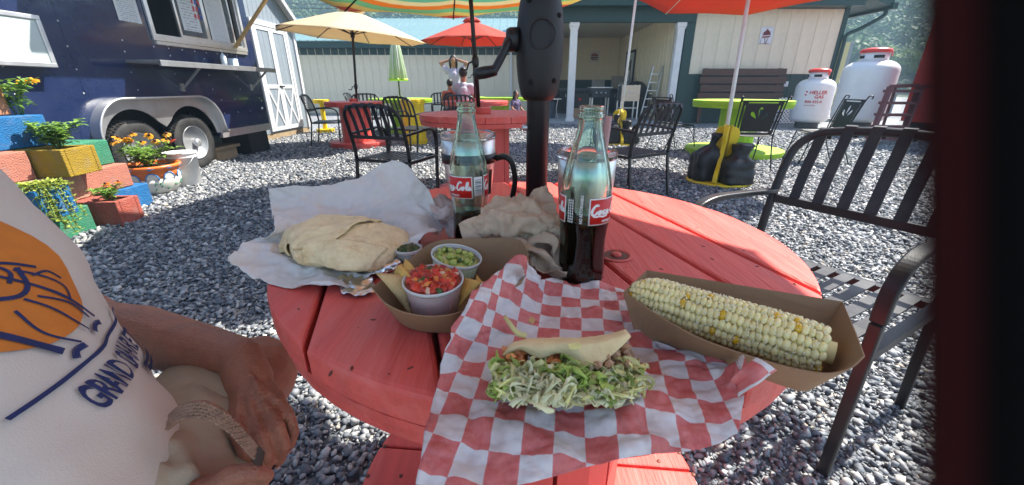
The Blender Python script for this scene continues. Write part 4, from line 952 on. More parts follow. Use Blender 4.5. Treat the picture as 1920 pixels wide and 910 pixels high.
for sx in (-1, 1):
    m = MB(); m.tube(catmull([(sx*.33, -.1, 0), (sx*.28, -.1, .3), (sx*.33, -.1, .62)], 8), .012, 6); m.build('leg', M_alu, t)
m = MB(); m.box((0, 0, .60), (.85, .45, .03)); m.build('top', M_alu, t)
t = thing('storage_bin', 'blue-grey bin under the covered grill beside the white post', 'bin', (1.25, 13.75, .05))
m = MB(); m.lathe([(.17, 0), (.2, .48), (.21, .49), (.21, .52)], 20); m.build('tub', mat('slate_plastic', (.07,.09,.11), .5), t); m = MB(); m.lathe([(.215, .521), (.21, .55), (.05, .57)], 20); m.build('lid', mat('slate_plastic', (.07,.09,.11), .5), t)
t = thing('work_counter', 'long dark counter along the back of the porch', 'counter', (2.8, 16.5, .05))
m = MB(); m.box((0, 0, .88), (2.6, .7, .05)); m.build('top', mat('counter_top', (.10,.11,.12), .35), t)
m = MB(); m.box((0, .05, .43), (2.5, .6, .84)); m.build('cabinet', M_boxg, t)
for k in range(4):
    m = MB(); m.box((-.94+.625*k, -.256, .45), (.56, .02, .7)); d_ = m.build('door', mat('dark_cabinet', (.03,.035,.035), .5), t, bevel=.005)
    m = MB(); m.box((-.94+.625*k+.2, -.275, .65), (.02, .02, .12)); m.build('handle', M_alu, d_)
def carton(label, x, y, z, w, d, h, mt, tape=True, rz=0):
    t = thing('storage_box', label, 'box', (x, y, z), rz, 'boxes kept on the porch')
    m = MB(); m.box((0, 0, h/2), (w, d, h)); m.build('carton', mt, t, bevel=.008)
    for s in (-1, 1):
        m = MB(); m.box((0, s*d*.25, h+.004), (w-.01, d*.48, .006)); m.build('flap', mt, t)
M_gb = mat('grey_box', (.30,.29,.26), .7)
carton('grey carton on the porch counter below the door', 3.3, 16.4, .956, .42, .4, .3, M_gb)
carton('tall grey-brown carton on the porch counter, nearest the door', 3.95, 15.9, .956, .45, .4, .42, mat('grey_brown_box', (.25,.21,.16), .7))
carton('long pale carton on top of a cooler near the ladder', 4.15, 14.9, .80, .7, .5, .35, M_gb)
carton('brown cardboard box on the porch floor by the left post', 2.25, 13.6, .05, .52, .4, .3, M_card)
carton('black box with a red spot standing behind the brown cardboard box', 2.35, 14.4, .05, .5, .4, .75, mat('black_plastic_case', (.012,.012,.014), .4))
m = MB(); m.ico((2.28, 14.19, .62), (.05, .012, .045), 2); o = m.build('red_light', mat('red_lamp_plastic', (.7,.02,.02), .3), None, True); tag(o, 'round red lamp on the black box on the porch', 'lamp')
t = thing('cooler', 'dark cooler chest holding the long pale carton', 'cooler', (4.1, 14.9, .05)); m = MB(); m.box((0,0,.33), (.8,.55,.66)); m.build('tub', M_boxg, t, bevel=.02); m = MB(); m.box((0,0,.705), (.82,.57,.08)); m.build('lid', M_boxg, t, bevel=.02)
t = thing('deep_sink', 'steel unit with knobs on the porch left of the cart', 'sink', (2.95, 14.3, .05)); m = MB(); m.box((0,0,.78), (.6,.5,.3)); m.build('basin', M_boxg, t, bevel=.01)
m = MB(); m.box((0,0,.94), (.72,.6,.03)); m.build('top', M_alu, t, bevel=.005)
for s in (-1, 1):
    for q in (-1, 1):
        m = MB(); m.box((s*.27, q*.2, .31), (.04,.04,.62)); m.build('leg', M_alu, t)
for k in (-1, 0, 1): m = MB(); m.ico((k*.15, -.26, .78), (.03,.02,.03), 2); m.build('knob', M_alu, t, True)
t = thing('ladder', 'aluminium ladder leaning inside the right porch post', 'ladder', (4.35, 12.9, .05), 0)
for s in (-1, 1):
    m = MB(); m.bar((s*.17-.22, 0, 0), (s*.14+.02, .1, 1.55), .025, .06, (0,1,0)); m.build('rail', M_zinc, t)
for k in range(6):
    u = .1+.15*k; m = MB(); p = Vector((-.22+.24*u, .1*u, 1.55*u)); m.bar(p-Vector((.165,0,0)), p+Vector((.165,0,0)), .03, .025); m.build('rung', M_zinc, t)
t = thing('poster_board', 'red and white posters seen left of the porch post', 'poster', (1.35, 17.8, 0))
m = MB(); m.box((0, 0, 1.3), (.7, .02, 1.6)); m.build('board', mat('poster_dark', (.2,.05,.06), .6), t)
for k, (x, z, w, h, c_) in enumerate([(-.1,1.9,.35,.3,(.55,.04,.08)),(.05,1.5,.3,.25,(.6,.5,.48)),(-.12,1.2,.3,.22,(.5,.05,.06)),(.12,.95,.3,.25,(.62,.6,.6))]):
    m = MB(); m.box((x, -.0135-.001*k, z), (w, .004, h)); m.build('print', mat('poster_%s' % 'abcd'[k], c_, .6), t)

# ------------------------------------------------------------------ plants kit
def leaf_mat(name, c, tl=.25): return mat(name, c, .5, var=.25, scale=30, island=.35, translucent=tl)
L_green = leaf_mat('leaf_green', (.20,.35,.06)); L_lime = leaf_mat('succulent_lime', (.36,.42,.07)); L_dark = leaf_mat('leaf_dark', (.05,.13,.03))
def leaf(mb, p, d, L, w, droop=.3, nrm=Vector((0,0,1))):
    d = d.normalized(); s = d.cross(nrm); s = s.normalized() if s.length > 1e-4 else Vector((1,0,0)); u = s.cross(d)
    q = [p, p+d*L*.35+s*w*.5+u*.06*L, p+d*L*.75+s*w*.38-u*droop*L*.3, p+d*L-u*droop*L, p+d*L*.75-s*w*.38-u*droop*L*.3, p+d*L*.35-s*w*.5+u*.06*L, p+d*L*.5-u*droop*L*.05-u*.05*L]
    mb.add(q, [(0,1,6),(1,2,6),(2,3,6),(3,4,6),(4,5,6),(5,0,6)])
def rdir(up=.3, r=rnd):
    a = r.random()*2*pi; return Vector((cos(a), sin(a), up+r.uniform(-.3,.4)))
def bush(name, label, c, rx, h, n, L, w, lm, stems=7, group=None, flowers=None, cat='plant', loose=1.0):
    t = thing(name, label, cat, c, 0, group)
    m = MB(); sm = MB(); tips = []
    for k in range(stems):
        a = 2*pi*k/stems+rnd.random(); r = rx*rnd.uniform(.3, 1); tip = Vector((r*cos(a), r*sin(a), h*rnd.uniform(.6, 1)))
        pts = catmull([(0.02*cos(a),.02*sin(a),0), (tip.x*.45, tip.y*.45, tip.z*.6), tip], 7); sm.tube(pts, [.0035]*4+[.002]*3, 5); tips.append(tip)
        for j in range(n//stems):
            u = rnd.uniform(.2, 1); i = min(5, int(u*6)); p = pts[i].lerp(pts[i+1], u*6-i) + Vector((rnd.gauss(0, rx*.12), rnd.gauss(0, rx*.12), rnd.gauss(0, h*.04)))*loose
            leaf(m, p, rdir(.35), L*rnd.uniform(.7, 1.25), w*rnd.uniform(.7, 1.2), rnd.uniform(.1, .5))
    sm.build('stems', mat('stem_green', (.12,.20,.05), .6), t, True, kind='stuff'); m.build('leaves', lm, t, kind='stuff')
    return t, tips
def daisy(t, p, r, mp, mc, tilt=None, np_=12, cone=.28, droop=.25):
    R_ = (tilt or Vector((rnd.gauss(0,.35), rnd.gauss(0,.35)-.25, 1))).to_track_quat('Z', 'Y').to_matrix(); m = MB()
    for k in range(np_):
        a = 2*pi*k/np_+rnd.uniform(-.1,.1); d = R_ @ Vector((cos(a), sin(a), -droop)); leaf(m, p, d, r*rnd.uniform(.9,1.1), r*.42, .15, R_ @ Vector((0,0,1)))
    f = m.build('flower', mp, t)
    if mc: m = MB(); m.ico(p+R_ @ Vector((0,0,r*.1)), (r*cone, r*cone, r*cone*1.1), 2); m.build('flower_centre', mc, f, True)
Y_pet = mat('orange_yellow_petal', (.80,.38,.01), .5, island=.2, translucent=.25); B_cone = mat('brown_cone', (.05,.02,.012), .8); O_pet = mat('orange_petal', (.80,.22,.015), .5, island=.2, translucent=.25); Pk_pet = mat('pink_petal', (.68,.32,.55), .5, island=.2, translucent=.3); R_pet = mat('red_petal', (.6,.06,.03), .5, island=.2)

hz = MB(); hz.bb(-210, 350, -20, 345, -1.2, 66); hzo = hz.build('haze', None, None); hzo['kind'] = 'stuff'
hm_ = bpy.data.materials.new('haze_air'); hm_.use_nodes = True; N = NT(hm_); N.n.remove(N.n['Principled BSDF']); pv = N('VolumePrincipled', i_Density=HAZE); pv.inputs['Color'].default_value = (.52, .76, 1.0, 1); N.link(pv.outputs[0], N.n['Material Output'].inputs['Volume']); hzo.data.materials.append(hm_)
# ------------------------------------------------------------------ painted block planters
def block_paint(name, c): return mat(name, c, .78, var=.2, scale=14, bump=1.0, bscale=110, bdist=.012, dirt=(c[0]*.5+.11, c[1]*.5+.10, c[2]*.5+.09), damt=.7, dscale=11)
BP = dict(blue=(.008,.13,.34), yellow=(.33,.21,.012), green=(.035,.22,.12), pink=(.46,.17,.115), salmon=(.40,.095,.065), pale=(.50,.32,.22), orange=(.50,.21,.10))
def block(label, col, x0, x1, y0, y1, z0, planter=None, rz=0.0, z1=None):
    z1 = z1 or z0+.196
    t = thing('painted_block', label, 'block', ((x0+x1)/2, (y0+y1)/2, z0), rz, 'painted concrete blocks stacked as planters')
    hx, hy, h = (x1-x0)/2, (y1-y0)/2, z1-z0; mt = block_paint(col+'_block_paint', BP[col])
    if not planter:
        m = MB(); m.box((0,0,h/2), (2*hx, 2*hy, h)); m.build('body', mt, t, bevel=.008)
    else:
        w = .034; m = MB(); hl = min(.19, hx*2-.08)
        m.bb(-hx, hx-hl-w, -hy, hy, 0, h); m.bb(hx-hl-w+.0005, hx, -hy, -hy+w, 0, h); m.bb(hx-hl-w+.0005, hx, hy-w, hy, 0, h); m.bb(hx-w, hx, -hy+w+.0005, hy-w-.0005, 0, h); m.build('body', mt, t, bevel=.006)
        m = MB(); m.bb(hx-hl-w+.002, hx-w-.002, -hy+w+.002, hy-w-.002, 0, h-.02); m.build('soil', mat('potting_soil', (.035,.022,.014), .95, bump=.8, bscale=60), t)
    return t
block('salmon planter block on the gravel holding small orange flowers', 'salmon', -3.42, -3.03, 2.92, 3.13, 0, True, .05)
block('blue block end showing right of the salmon planter', 'blue', -3.72, -3.33, 3.22, 3.58, 0)
block('green block at the foot of the stack under trailing succulents', 'green', -3.56, -3.16, 2.42, 2.86, 0)
block('blue planter block with lime green succulents spilling over it', 'blue', -3.42, -3.02, 2.44, 2.66, .2, True, .04)
block('pink block above the blue end block', 'pink', -3.76, -3.36, 3.08, 3.48, .2)
block('pale peach block left of the pink one', 'pale', -3.75, -3.35, 2.70, 3.075, .2)
block('mustard yellow planter block with a leafy green plant', 'yellow', -3.62, -3.22, 2.84, 3.12, .4, True, .1)
block('sea green block behind the yellow planter', 'green', -3.84, -3.44, 3.07, 3.46, .4)
block('pink block beneath the big blue block, with pale pink flowers', 'pink', -3.80, -3.40, 2.42, 2.82, .4)
block('big bright blue block high on the stack', 'blue', -3.92, -3.52, 2.73, 3.13, .6, None, 0, .82)
block('orange peach block on top of the stack', 'orange', -3.98, -3.62, 2.62, 3.02, .824)
block('dull blue block at the left end of the lower row', 'blue', -3.56, -3.16, 1.98, 2.40, .0)
block('pink block at the left end of the second row', 'pink', -3.70, -3.30, 2.0, 2.42, .2)
block('green block below the left end of the third row', 'green', -3.84, -3.42, 2.0, 2.41, .4)
t, tips = bush('flower_plant', 'small orange-flowered plant in the salmon planter block', (-3.15, 3.02, .185), .11, .13, 190, .045, .014, L_green, 9)
for k, tp in enumerate(tips[:3]): daisy(t, tp+Vector((0,0,.012)), .032, O_pet, B_cone)
bush('leafy_plant', 'bushy bright green plant in the yellow planter block', (-3.34, 2.98, .585), .16, .20, 420, .05, .036, L_green, 11)
t, tips = bush('petunia_plant', 'trailing pale pink flowers over the pink block', (-3.44, 2.58, .60), .17, .10, 200, .04, .022, L_green, 9)
for k, tp in enumerate(tips[:7]): daisy(t, tp+Vector((.03,-.05,.01)), .034, Pk_pet, None, np_=5, droop=-.1)
t, tips = bush('marigold_plant', 'yellow-flowered plant on top of the block stack', (-3.64, 3.08, .82), .15, .26, 160, .07, .026, L_green, 8)
for k, tp in enumerate(tips[:5]): daisy(t, tp+Vector((.02,0,.01)), .045, Y_pet, Y_pet)
# succulents spilling over
t = thing('succulent', 'lime green succulent spilling over the blue planter block', 'plant', (-3.12, 2.55, .385))
m = MB(); sm = MB()
for k in range(34):
    a = rnd.uniform(-1.9, 1.2); L_ = rnd.uniform(.08, .36) if -1.5 < a < .5 else rnd.uniform(.05, .14)
    d = Vector((cos(a), sin(a), 0)); p0 = Vector((rnd.uniform(-.06,.04), rnd.uniform(-.06,.06), .01))
    pts = catmull([p0, p0+d*.06+Vector((0,0,.035)), p0+d*.13+Vector((0,0,-.02)), p0+d*.15+Vector((0,0,-.02-L_*.6)), p0+d*.17+Vector((0,0,-.02-L_*.95))], 14) if L_ > .15 else catmull([p0, p0+d*.05+Vector((0,0,.03)), p0+d*.11+Vector((0,0,.0))], 8)
    sm.tube(pts, .003, 4)
    for q in pts[1:]:
        for j in range(5): leaf(m, q+Vector((rnd.gauss(0,.006), rnd.gauss(0,.006), rnd.gauss(0,.006))), rdir(.2), .024, .013, -.1)
sm.build('stems', mat('stem_green', (.12,.20,.05)), t, kind='stuff'); m.build('leaves', L_lime, t, kind='stuff')

# painted bowl pot and bucket
t = thing('painted_pot', 'hand-painted orange and white bowl pot with black-eyed flowers', 'pot', (-3.66, 4.0, 0))
M_pot = mat('pot_orange_glaze', (.72,.17,.03), .35, var=.1); M_potw = mat('pot_white_glaze', (.68,.66,.58), .4, var=.08)
m = MB(); m.lathe([(.12, 0), (.17, .01), (.21, .06), (.232, .12), (.236, .165)], 48); m.build('lower_bowl', M_potw, t, True)
m = MB(); m.lathe([(.2355, .166), (.238, .22), (.236, .25), (.262, .262), (.268, .28), (.258, .295), (.235, .29), (.22, .25)], 48); m.build('upper_bowl', M_pot, t, True)
def on_pot(a, z): 
    r = .2415 if z > .16 else .2415-.25*(.165-z)**2*6; return (r*cos(a), r*sin(a), z)
fa0 = atan2(-4.0, 3.66)
for k in range(5):
    m = MB(); a = fa0-1.2+.6*k; m.add([on_pot(a+.18*cos(b), .165+.085*max(0,sin(b))*.7) for b in np.linspace(0, pi, 9)], [tuple(range(9))]); m.build('scallop', M_potw, t, solid=.002)
mb1 = mat('pot_blue_glaze', (.08,.26,.55), .4); m = MB()
for k in range(5):
    a = fa0-1.2+.6*k; pts = [on_pot(a+.22*cos(b), .15+.075*sin(b)) for b in np.linspace(.1, pi-.1, 12)]; m.tube(pts, .006, 5)
    m.add([(.2665*cos(a+s), .2665*sin(a+s), .275+z) for s, z in [(-.13,0),(0,-.022),(.13,0),(0,.014)]], [(0,1,2,3)])
m.build('blue_scrolls', mb1, t, True, solid=.001, kind='stuff')
m = MB()
for k in range(14): a = fa0+rnd.uniform(-1.2,1.2); z = rnd.uniform(.05,.13); m.tube([on_pot(a, z), on_pot(a+.06, z+.02), on_pot(a+.1, z+.015)], .005, 5)
m.build('green_strokes', mat('pot_green_glaze', (.05,.22,.14), .4), t, True, kind='stuff')
m = MB(); m.lathe([(.0, .26), (.236, .262)], 24); m.build('soil', mat('potting_soil', (.035,.022,.014)), t)
t, tips = bush('black_eyed_flowers', 'clump of yellow black-eyed flowers growing in the painted pot', (-3.66, 4.0, .265), .23, .24, 330, .075, .030, L_green, 22)
sm = MB()
for k, tp in enumerate(tips[:14]):
    q = tp*1.08+Vector((0, 0, .05+.05*rnd.random())); sm.tube([tp*.8, tp, q], .0028, 5); daisy(t, q, .047, Y_pet if k % 8 else R_pet, B_cone, droop=.35)
sm.build('flower_stems', mat('stem_green', (.12,.20,.05)), t, kind='stuff')
t = thing('bucket', 'white plastic bucket behind the painted pot', 'bucket', (-3.60, 4.36, 0))
m = MB(); m.lathe([(.12, 0), (.125, .005), (.142, .30), (.15, .302), (.15, .312), (.144, .315), (.144, .335), (.152, .337), (.152, .36), (.142, .36), (.135, .3)], 40); m.build('tub', mat('white_plastic', (.72,.72,.70), .4), t, True)
m = MB(); m.tube(catmull([(.15, .0, .32), (.14, -.1, .24), (.06, -.16, .19), (-.06, -.16, .19), (-.14, -.1, .24), (-.15, 0, .32)], 20), .003, 5); m.build('bail_handle', M_zinc, t, True)

# ------------------------------------------------------------------ hills, woods, far yard
def hillz(x, y):
    base = max(0, (y-42)/75); s = base*base*(3-2*base) if base < 1 else 1
    h = s*(17+6*sin(x*.021+.7)+3*sin(x*.05)+ (9 if x < 0 else 0)*min(1, abs(x)/60)) + max(0, (y-117))*.10
    far = max(0, (y-140)/90); far = min(1, far)
    return h + far*far*(3-2*far)*(24 if x > 0 else 6)
nx, ny = 70, 60; P = [[Vector((x, y, hillz(x, y) - (2.0 if y < 43 else 0.05))) for x in np.linspace(-190, 330, nx)] for y in np.concatenate([np.linspace(40, 140, 36), np.linspace(146, 330, 24)])]
m = MB(); m.grid(P); struct(m.build('hills', mat('wooded_ground', (.035,.065,.02), .9, var=.3, scale=.15), None, True))
def crowns(spots, n, ls):
    cs = np.array(spots); N_ = len(cs)*n
    base = np.repeat(cs, n, 0); rr = base[:, 3:4]
    d = npr.normal(size=(N_, 3)); d /= np.linalg.norm(d, axis=1, keepdims=True); d[:,2] = np.abs(d[:,2])*1.1-.25
    ctr = base[:, :3] + d*rr*np.array([[1,1,1.15]])*npr.uniform(.72, 1.08, (N_, 1)) + np.array([[0,0,1]])*rr*.9
    nrm = d + npr.normal(scale=.45, size=(N_,3)); nrm /= np.linalg.norm(nrm, axis=1, keepdims=True)
    a = np.cross(nrm, npr.normal(size=(N_,3))); a /= np.linalg.norm(a, axis=1, keepdims=True); b = np.cross(nrm, a)
    s = rr*ls*npr.uniform(.6, 1.3, (N_,1)); a = a*s; b = b*s*.75
    v = np.stack([ctr-a*1.1, ctr-b+a*.1, ctr+a*1.0, ctr+b-a*.15], 1).reshape(-1,3); f = np.arange(N_*4).reshape(-1,4); return v, f
spots = []
for k in range(3200):
    if k % 2: x = rnd.uniform(-75, 15); y = rnd.uniform(52, 128)
    else: x = rnd.uniform(28, 150); y = rnd.uniform(52, 135)
    z = hillz(x, y)
    if x > 0 and (x/y < .55 or x/y > 1.2): continue
    if x < 0 and (x/y < -.68 or x/y > .05): continue
    spots.append((x, y, z-.5, rnd.uniform(1.6, 3.1)))
v, f = crowns(spots, 230, .10)
M_wood = mat('woodland_leaves', (.062,.125,.03), .7, var=.35, scale=.12, island=.45, translucent=.2)
o = bulk('woods', v, f, M_wood); tag(o, 'dense summer woods covering the hillsides behind the yard', 'woods', kind='stuff')
spots = [(x, y, hillz(x, y), rnd.uniform(2.2, 3.6)) for x, y in [(rnd.uniform(110, 300), rnd.uniform(150, 250)) for k in range(900)]]
v, f = crowns(spots, 60, .2); o = bulk('far_woods', v, f, M_wood); tag(o, 'far wooded ridge above the nearer hillside on the right', 'woods', kind='stuff')
M_yt = mat('sunlit_leaves', (.13,.21,.035), .6, var=.3, scale=.6, island=.4, translucent=.3)
def tree(label, x, y, h, r, mt, n=420):
    t = thing('tree', label, 'tree', (x, y, 0), 0, 'trees beyond the gas tanks')
    m = MB(); m.tube([(0,0,0), (.05,0,h*.3), (0,.05,h*.6), (.05,.0,h*.9)], [r*.09, r*.07, r*.05, .02], 7)
    for k in range(7):
        a = 2*pi*k/7; z = h*(.3+.07*k); m.tube([(0,0,z), (r*.4*cos(a), r*.4*sin(a), z+h*.1), (r*.75*cos(a), r*.75*sin(a), z+h*.18)], [r*.035, r*.025, .01], 5)
    m.build('trunk', mat('bark', (.07,.05,.035), .9), t)
    sp = []
    for k in range(16):
        a = rnd.random()*6.3; q = rnd.random()**.6*r*.7; sp.append((q*cos(a), q*sin(a), h*rnd.uniform(.28, .8), r*rnd.uniform(.25, .42)))
    v, f = crowns(sp, n//16*22, .085); bulk('crown', v, f, mt, t)
for lab, px, Y, h, r, mt in [('rounded yellow-green tree above the low fence behind the tanks', 1625, 44, 3.4, 2.6, M_yt), ('darker tree left of the yellow-green one behind the tanks', 1588, 54, 5.0, 2.4, M_wood), ('leafy tree with a pale crown farthest right behind the big tank', 1672, 52, 4.6, 3.0, M_yt), ('bushy tree close to the downspout corner', 1592, 38, 2.0, 1.4, M_yt)]:
    q = PY(px, 150, Y); tree(lab, q.x, Y, h, r, mt)
for lab, px, py, Y, s, mt, fl in [('red and yellow flowering shrub right of the smaller tank', 1585, 160, 13.5, .55, L_lime, True), ('green shrub in front of the low fence by the tanks', 1606, 150, 14.0, .5, L_green, False)]:
    q = PY(px, py, Y); t, tips = bush('shrub', lab, (q.x, Y, 0), s, s*1.7, 420, .16, .08, mt, 14, None, cat='shrub')
    if fl:
        for tp in tips: daisy(t, tp, .11, R_pet, None, np_=6)
t = thing('low_fence', 'low grey rail fence seen between the two gas tanks', 'fence', (11, 15, 0))
for z in (.75, 1.0): m = MB(); m.bb(10.2, 14.5, 15.0, 15.06, z, z+.1); m.build('rail', mat('grey_rail', (.25,.26,.27), .7), t, W=True)
for x in (10.4, 12.0, 13.6): m = MB(); m.bb(x, x+.1, 15.07, 15.17, 0, 1.15); m.build('post', mat('grey_rail', (.25,.26,.27)), t, W=True)
m = MB(); q = PY(1578, 110, 20.0); t = thing('yellow_board', 'pale yellow upright board seen beside the building corner', 'board', (q.x, 20, 0)); m.bb(-.28, .22, 0, .06, 0, 2.9); m.build('face', mat('pale_yellow_paint', (.55,.47,.2), .6), t); m = MB(); m.bb(.221, .40, .02, .08, 0, 2.9); m.build('edge', mat('grey_rail', (.25,.26,.27)), t)
for k, (py, Y) in enumerate(((5, 26), (13, 26))):
    a = PY(430, py+1, Y); b = PY(1000, py, Y); m = MB(); m.tube([a+(b-a)*u+Vector((0,0,-.3*u*(1-u))) for u in np.linspace(0, 1, 12)], .014, 5); o = m.build('power_line', M_black, None); tag(o, ('upper' if k == 0 else 'lower')+' black power line crossing before the wooded hill', 'power line', 'power lines')
# ------------------------------------------------------------------ the meal on the near table
def pt(c): return G(c[0], c[1], c[2]) if c[2] > .7 and len(c) == 3 else PY(c[0], c[1], c[3])
def gnet(rows): return [[pt(c) for c in r] for r in rows]
GEN = 'food on the near red table'
# --- burrito in its paper
M_wax = mat('white_deli_paper', (.90,.89,.86), .5, var=.04, scale=12, translucent=.25, bump=.3, bscale=70)
M_foil = mat('foil', (.80,.80,.82), .2, 1.0, var=.05, scale=20, bump=.6, bscale=110)
Y_ = lambda px, py, y: (px, py, 0, y)
t = thing('burrito_paper', 'white foil-backed deli paper spread open under the burrito with its back standing up', 'paper', (-.27, .6, TZ))
P = net(gnet([[(425,487,.778),(478,520,.757),(555,540,.755),(640,543,.7555),(700,522,.757),(748,502,.76)],
              [(460,462,.772),(520,485,.757),(590,505,.755),(660,510,.755),(720,495,.757),(765,480,.764)],
              [(490,440,.785),(545,455,.762),(610,470,.755),(680,475,.755),(740,470,.76),(790,462,.772)],
              [(514,424,.80),(555,428,.785),(620,437,.768),(690,442,.762),(760,444,.770),(812,444,.782)],
              [Y_(507,385,.73),Y_(560,388,.735),Y_(640,385,.735),Y_(715,372,.73),Y_(775,388,.72),Y_(828,434,.71)],
              [Y_(504,354,.74),Y_(560,350,.755),Y_(640,346,.765),Y_(738,303,.755),Y_(790,338,.73),Y_(830,405,.715)]]), 96, 120)
P = crumple(P, .0085, 24, 3, .7, .8)
for row in P:
    for q in row: q.z = max(q.z, TZ+.0022)
m = MB(); m.grid(P); m.build('paper', M_wax, t, True, W=True, solid=.0006)
for nm, rows, sd in [('foil_edge', [[(640,548,.757),(672,552,.757),(703,545,.758)],[(632,530,.7565),(668,528,.762),(700,524,.7575)],[(628,520,.7575),(660,515,.7605),(696,514,.7575)]], 5),
                     ('foil_edge', [[(690,512,.759),(722,512,.761),(752,500,.764)],[(688,500,.764),(720,494,.772),(752,484,.772)],[(692,488,.762),(722,480,.768),(750,472,.768)]], 8),
                     ('foil_edge', [[Y_(728,306,.757),Y_(748,308,.757),Y_(770,322,.752)],[Y_(735,301,.758),Y_(752,304,.758),Y_(772,317,.754)]], 9)]:
    P = crumple(net(gnet(rows), 16, 16), .006, 60, sd, .8)
    for row in P:
        for q in row: q.z = max(q.z, TZ+.0035)
    m = MB(); m.grid(P); m.build(nm, M_foil, t, True, W=True, solid=.0004)
M_tort = mat('flour_tortilla', (.92,.74,.44), .62, var=.12, scale=30, bump=.9, bscale=120, dirt=(.60,.37,.13), damt=.65, dscale=38, sss=.1)
t = thing('burrito', 'folded flour tortilla burrito lying on the white paper', 'burrito', (-.29, .62, TZ))
a0, a1 = Vector((-.395, .635, TZ+.004)), Vector((-.175, .560, TZ+.004)); ax = (a1-a0).normalized(); sd = Vector((ax.y, -ax.x, 0))
def bur(u, a, off=0.0):
    c = a0.lerp(a1, u); hw = .070*(min(1, (u/.46))**.95)*(1 if u < .82 else sqrt(max(.02, 1-((u-.82)/.19)**2.2))); hh = .050*(min(1, u/.3)**.6)*(1 if u < .7 else max(.1, 1-.5*((u-.7)/.3)**1.6))
    k = abs(cos(a))**.75*(1 if cos(a) > 0 else -1); s_ = sin(a)
    p = c+sd*hw*k+Vector((0,0,.003+hh*.5+hh*.5*s_*(abs(s_)**-.15 if abs(s_) > .01 else 1)))
    q = p*26; n_ = mnoise.noise(q)*.005+(abs(mnoise.noise(q*1.5+Vector((3,1,2))))-.25)*.007+mnoise.noise(q*3.1)*.0012 + .008*(mnoise.voronoi(q*.75)[0][0]-.4) + .004*(mnoise.voronoi(q*1.9)[0][0]-.4)
    return p+(p-c-Vector((0,0,.03))).normalized()*(n_+off)
P = [[bur(i/59, 2*pi*j/72) for j in range(72)] for i in range(60)]
m = MB(); m.grid(P, closed=True); m.f.append(tuple(range(71, -1, -1))); m.f.append(tuple(59*72+j for j in range(72))); m.build('wrap', M_tort, t, True, W=True)
def lap(u0, u1, f0, f1, off, nu=40, nv=30):
    P = []
    for i in range(nu):
        u = u0+(u1-u0)*i/(nu-1); A, B = f0(u)+.05*sin(u*23), f1(u); P.append([bur(u, A+(B-A)*j/(nv-1), off*(1 if 0 < j < nv-1 else .55)+.0012*mnoise.noise(Vector((u*9, j*.3, 1)))) for j in range(nv)])
    m = MB(); m.grid(P); m.build('fold', M_tort, t, True, W=True, solid=.0022)
lap(.03, .70, lambda u: .12+1.15*max(0, u-.1)**1.2, lambda u: 2.5, .0042)
lap(.55, .97, lambda u: -.15+.3*(u-.55), lambda u: .75+1.7*(u-.55), .0050)
lap(.02, .34, lambda u: -.25, lambda u: .35+1.5*(.34-u), .0058)
m = MB()
for k in range(16): q = G(rnd.uniform(632, 664), rnd.uniform(413, 423), .806); leaf(m, q, rdir(.1), .013, .009, .5)
M_let = mat('lettuce_green', (.46,.58,.13), .4, var=.3, scale=60, island=.4, translucent=.3); M_letw = mat('lettuce_white', (.90,.89,.58), .4, var=.12, scale=60, island=.1, translucent=.3); M_lety = mat('lettuce_yellow', (.82,.79,.36), .4, var=.2, scale=60, island=.25, translucent=.3)
m.build('lettuce', M_lety, t, W=True, kind='stuff')
# --- portion cups
M_cup = bpy.data.materials.new('frosted_cup'); M_cup.use_nodes = True; N = NT(M_cup); b_ = N.n['Principled BSDF']; b_.inputs['Base Color'].default_value = (.86,.88,.86,1); b_.inputs['Roughness'].default_value = .35; b_.inputs['Alpha'].default_value = .24; b_.inputs['Specular IOR Level'].default_value = .6
M_cupw = mat('cup_rim_plastic', (.80,.81,.79), .3, var=.03, translucent=.3)
def cup(name, label, c, r, h, tilt, mc, chunk, fill, nchunk=70, csz=.006, smear=False):
    t = thing('sauce_cup', label, 'cup', c, 0); t.rotation_euler = tilt
    m = MB(); m.open_ = True; m.lathe([(r*.02, .0008), (r*.74, .0008), (r*.78, .003), (r*.97, h-.004)], 40); w_ = m.build('cup_wall', M_cup, t, True, solid=.0007)
    m = MB(); m.open_ = True; m.lathe([(r*.965, h-.004), (r*.99, h-.004), (r*1.03, h-.001), (r*1.03, h+.0006), (r*.99, h+.0012), (r*.965, h-.0008)], 40); m.build('cup_rim', M_cupw, t, True)
    m = MB(); rf = r*(.76+.2*fill)*.985; m.lathe([(r*.72, .0015), (r*.765, .003), (rf, h*fill), (rf*.6, h*fill+.002), (.0, h*fill+.003)], 36, wob=lambda a, z: 1+(.02*sin(7*a) if z > h*.3 else 0)); m.build('sauce', mc, t, True)
    for ci, (mt, fr, nm) in enumerate(chunk):
        m = MB()
        for k in range(int(nchunk*fr)):
            a = rnd.random()*6.283; q = sqrt(rnd.random())*rf*.88; m.ico((q*cos(a), q*sin(a), h*fill+.003+(rf-q)*.22*rnd.random()), [csz*rnd.uniform(.6, 1.3) for _ in range(3)], 1, Matrix.Rotation(rnd.random()*3, 3, Vector((rnd.random(), rnd.random(), .3))), .75)
        m.build(nm, mt, t, True, kind='stuff')
    return t
M_tom = mat('tomato', (.54,.04,.018), .38, var=.35, scale=160, island=.35, sss=.15, coat=.1); M_tomo = mat('tomato_orange', (.68,.20,.04), .25, var=.2, scale=100, island=.25, coat=.3); M_cil = mat('herb_bits', (.05,.10,.02), .4, island=.3); M_on = mat('onion_bits', (.72,.45,.30), .3, island=.1)
M_sal = mat('salsa_red', (.50,.09,.05), .3, var=.15, scale=90, coat=.3)
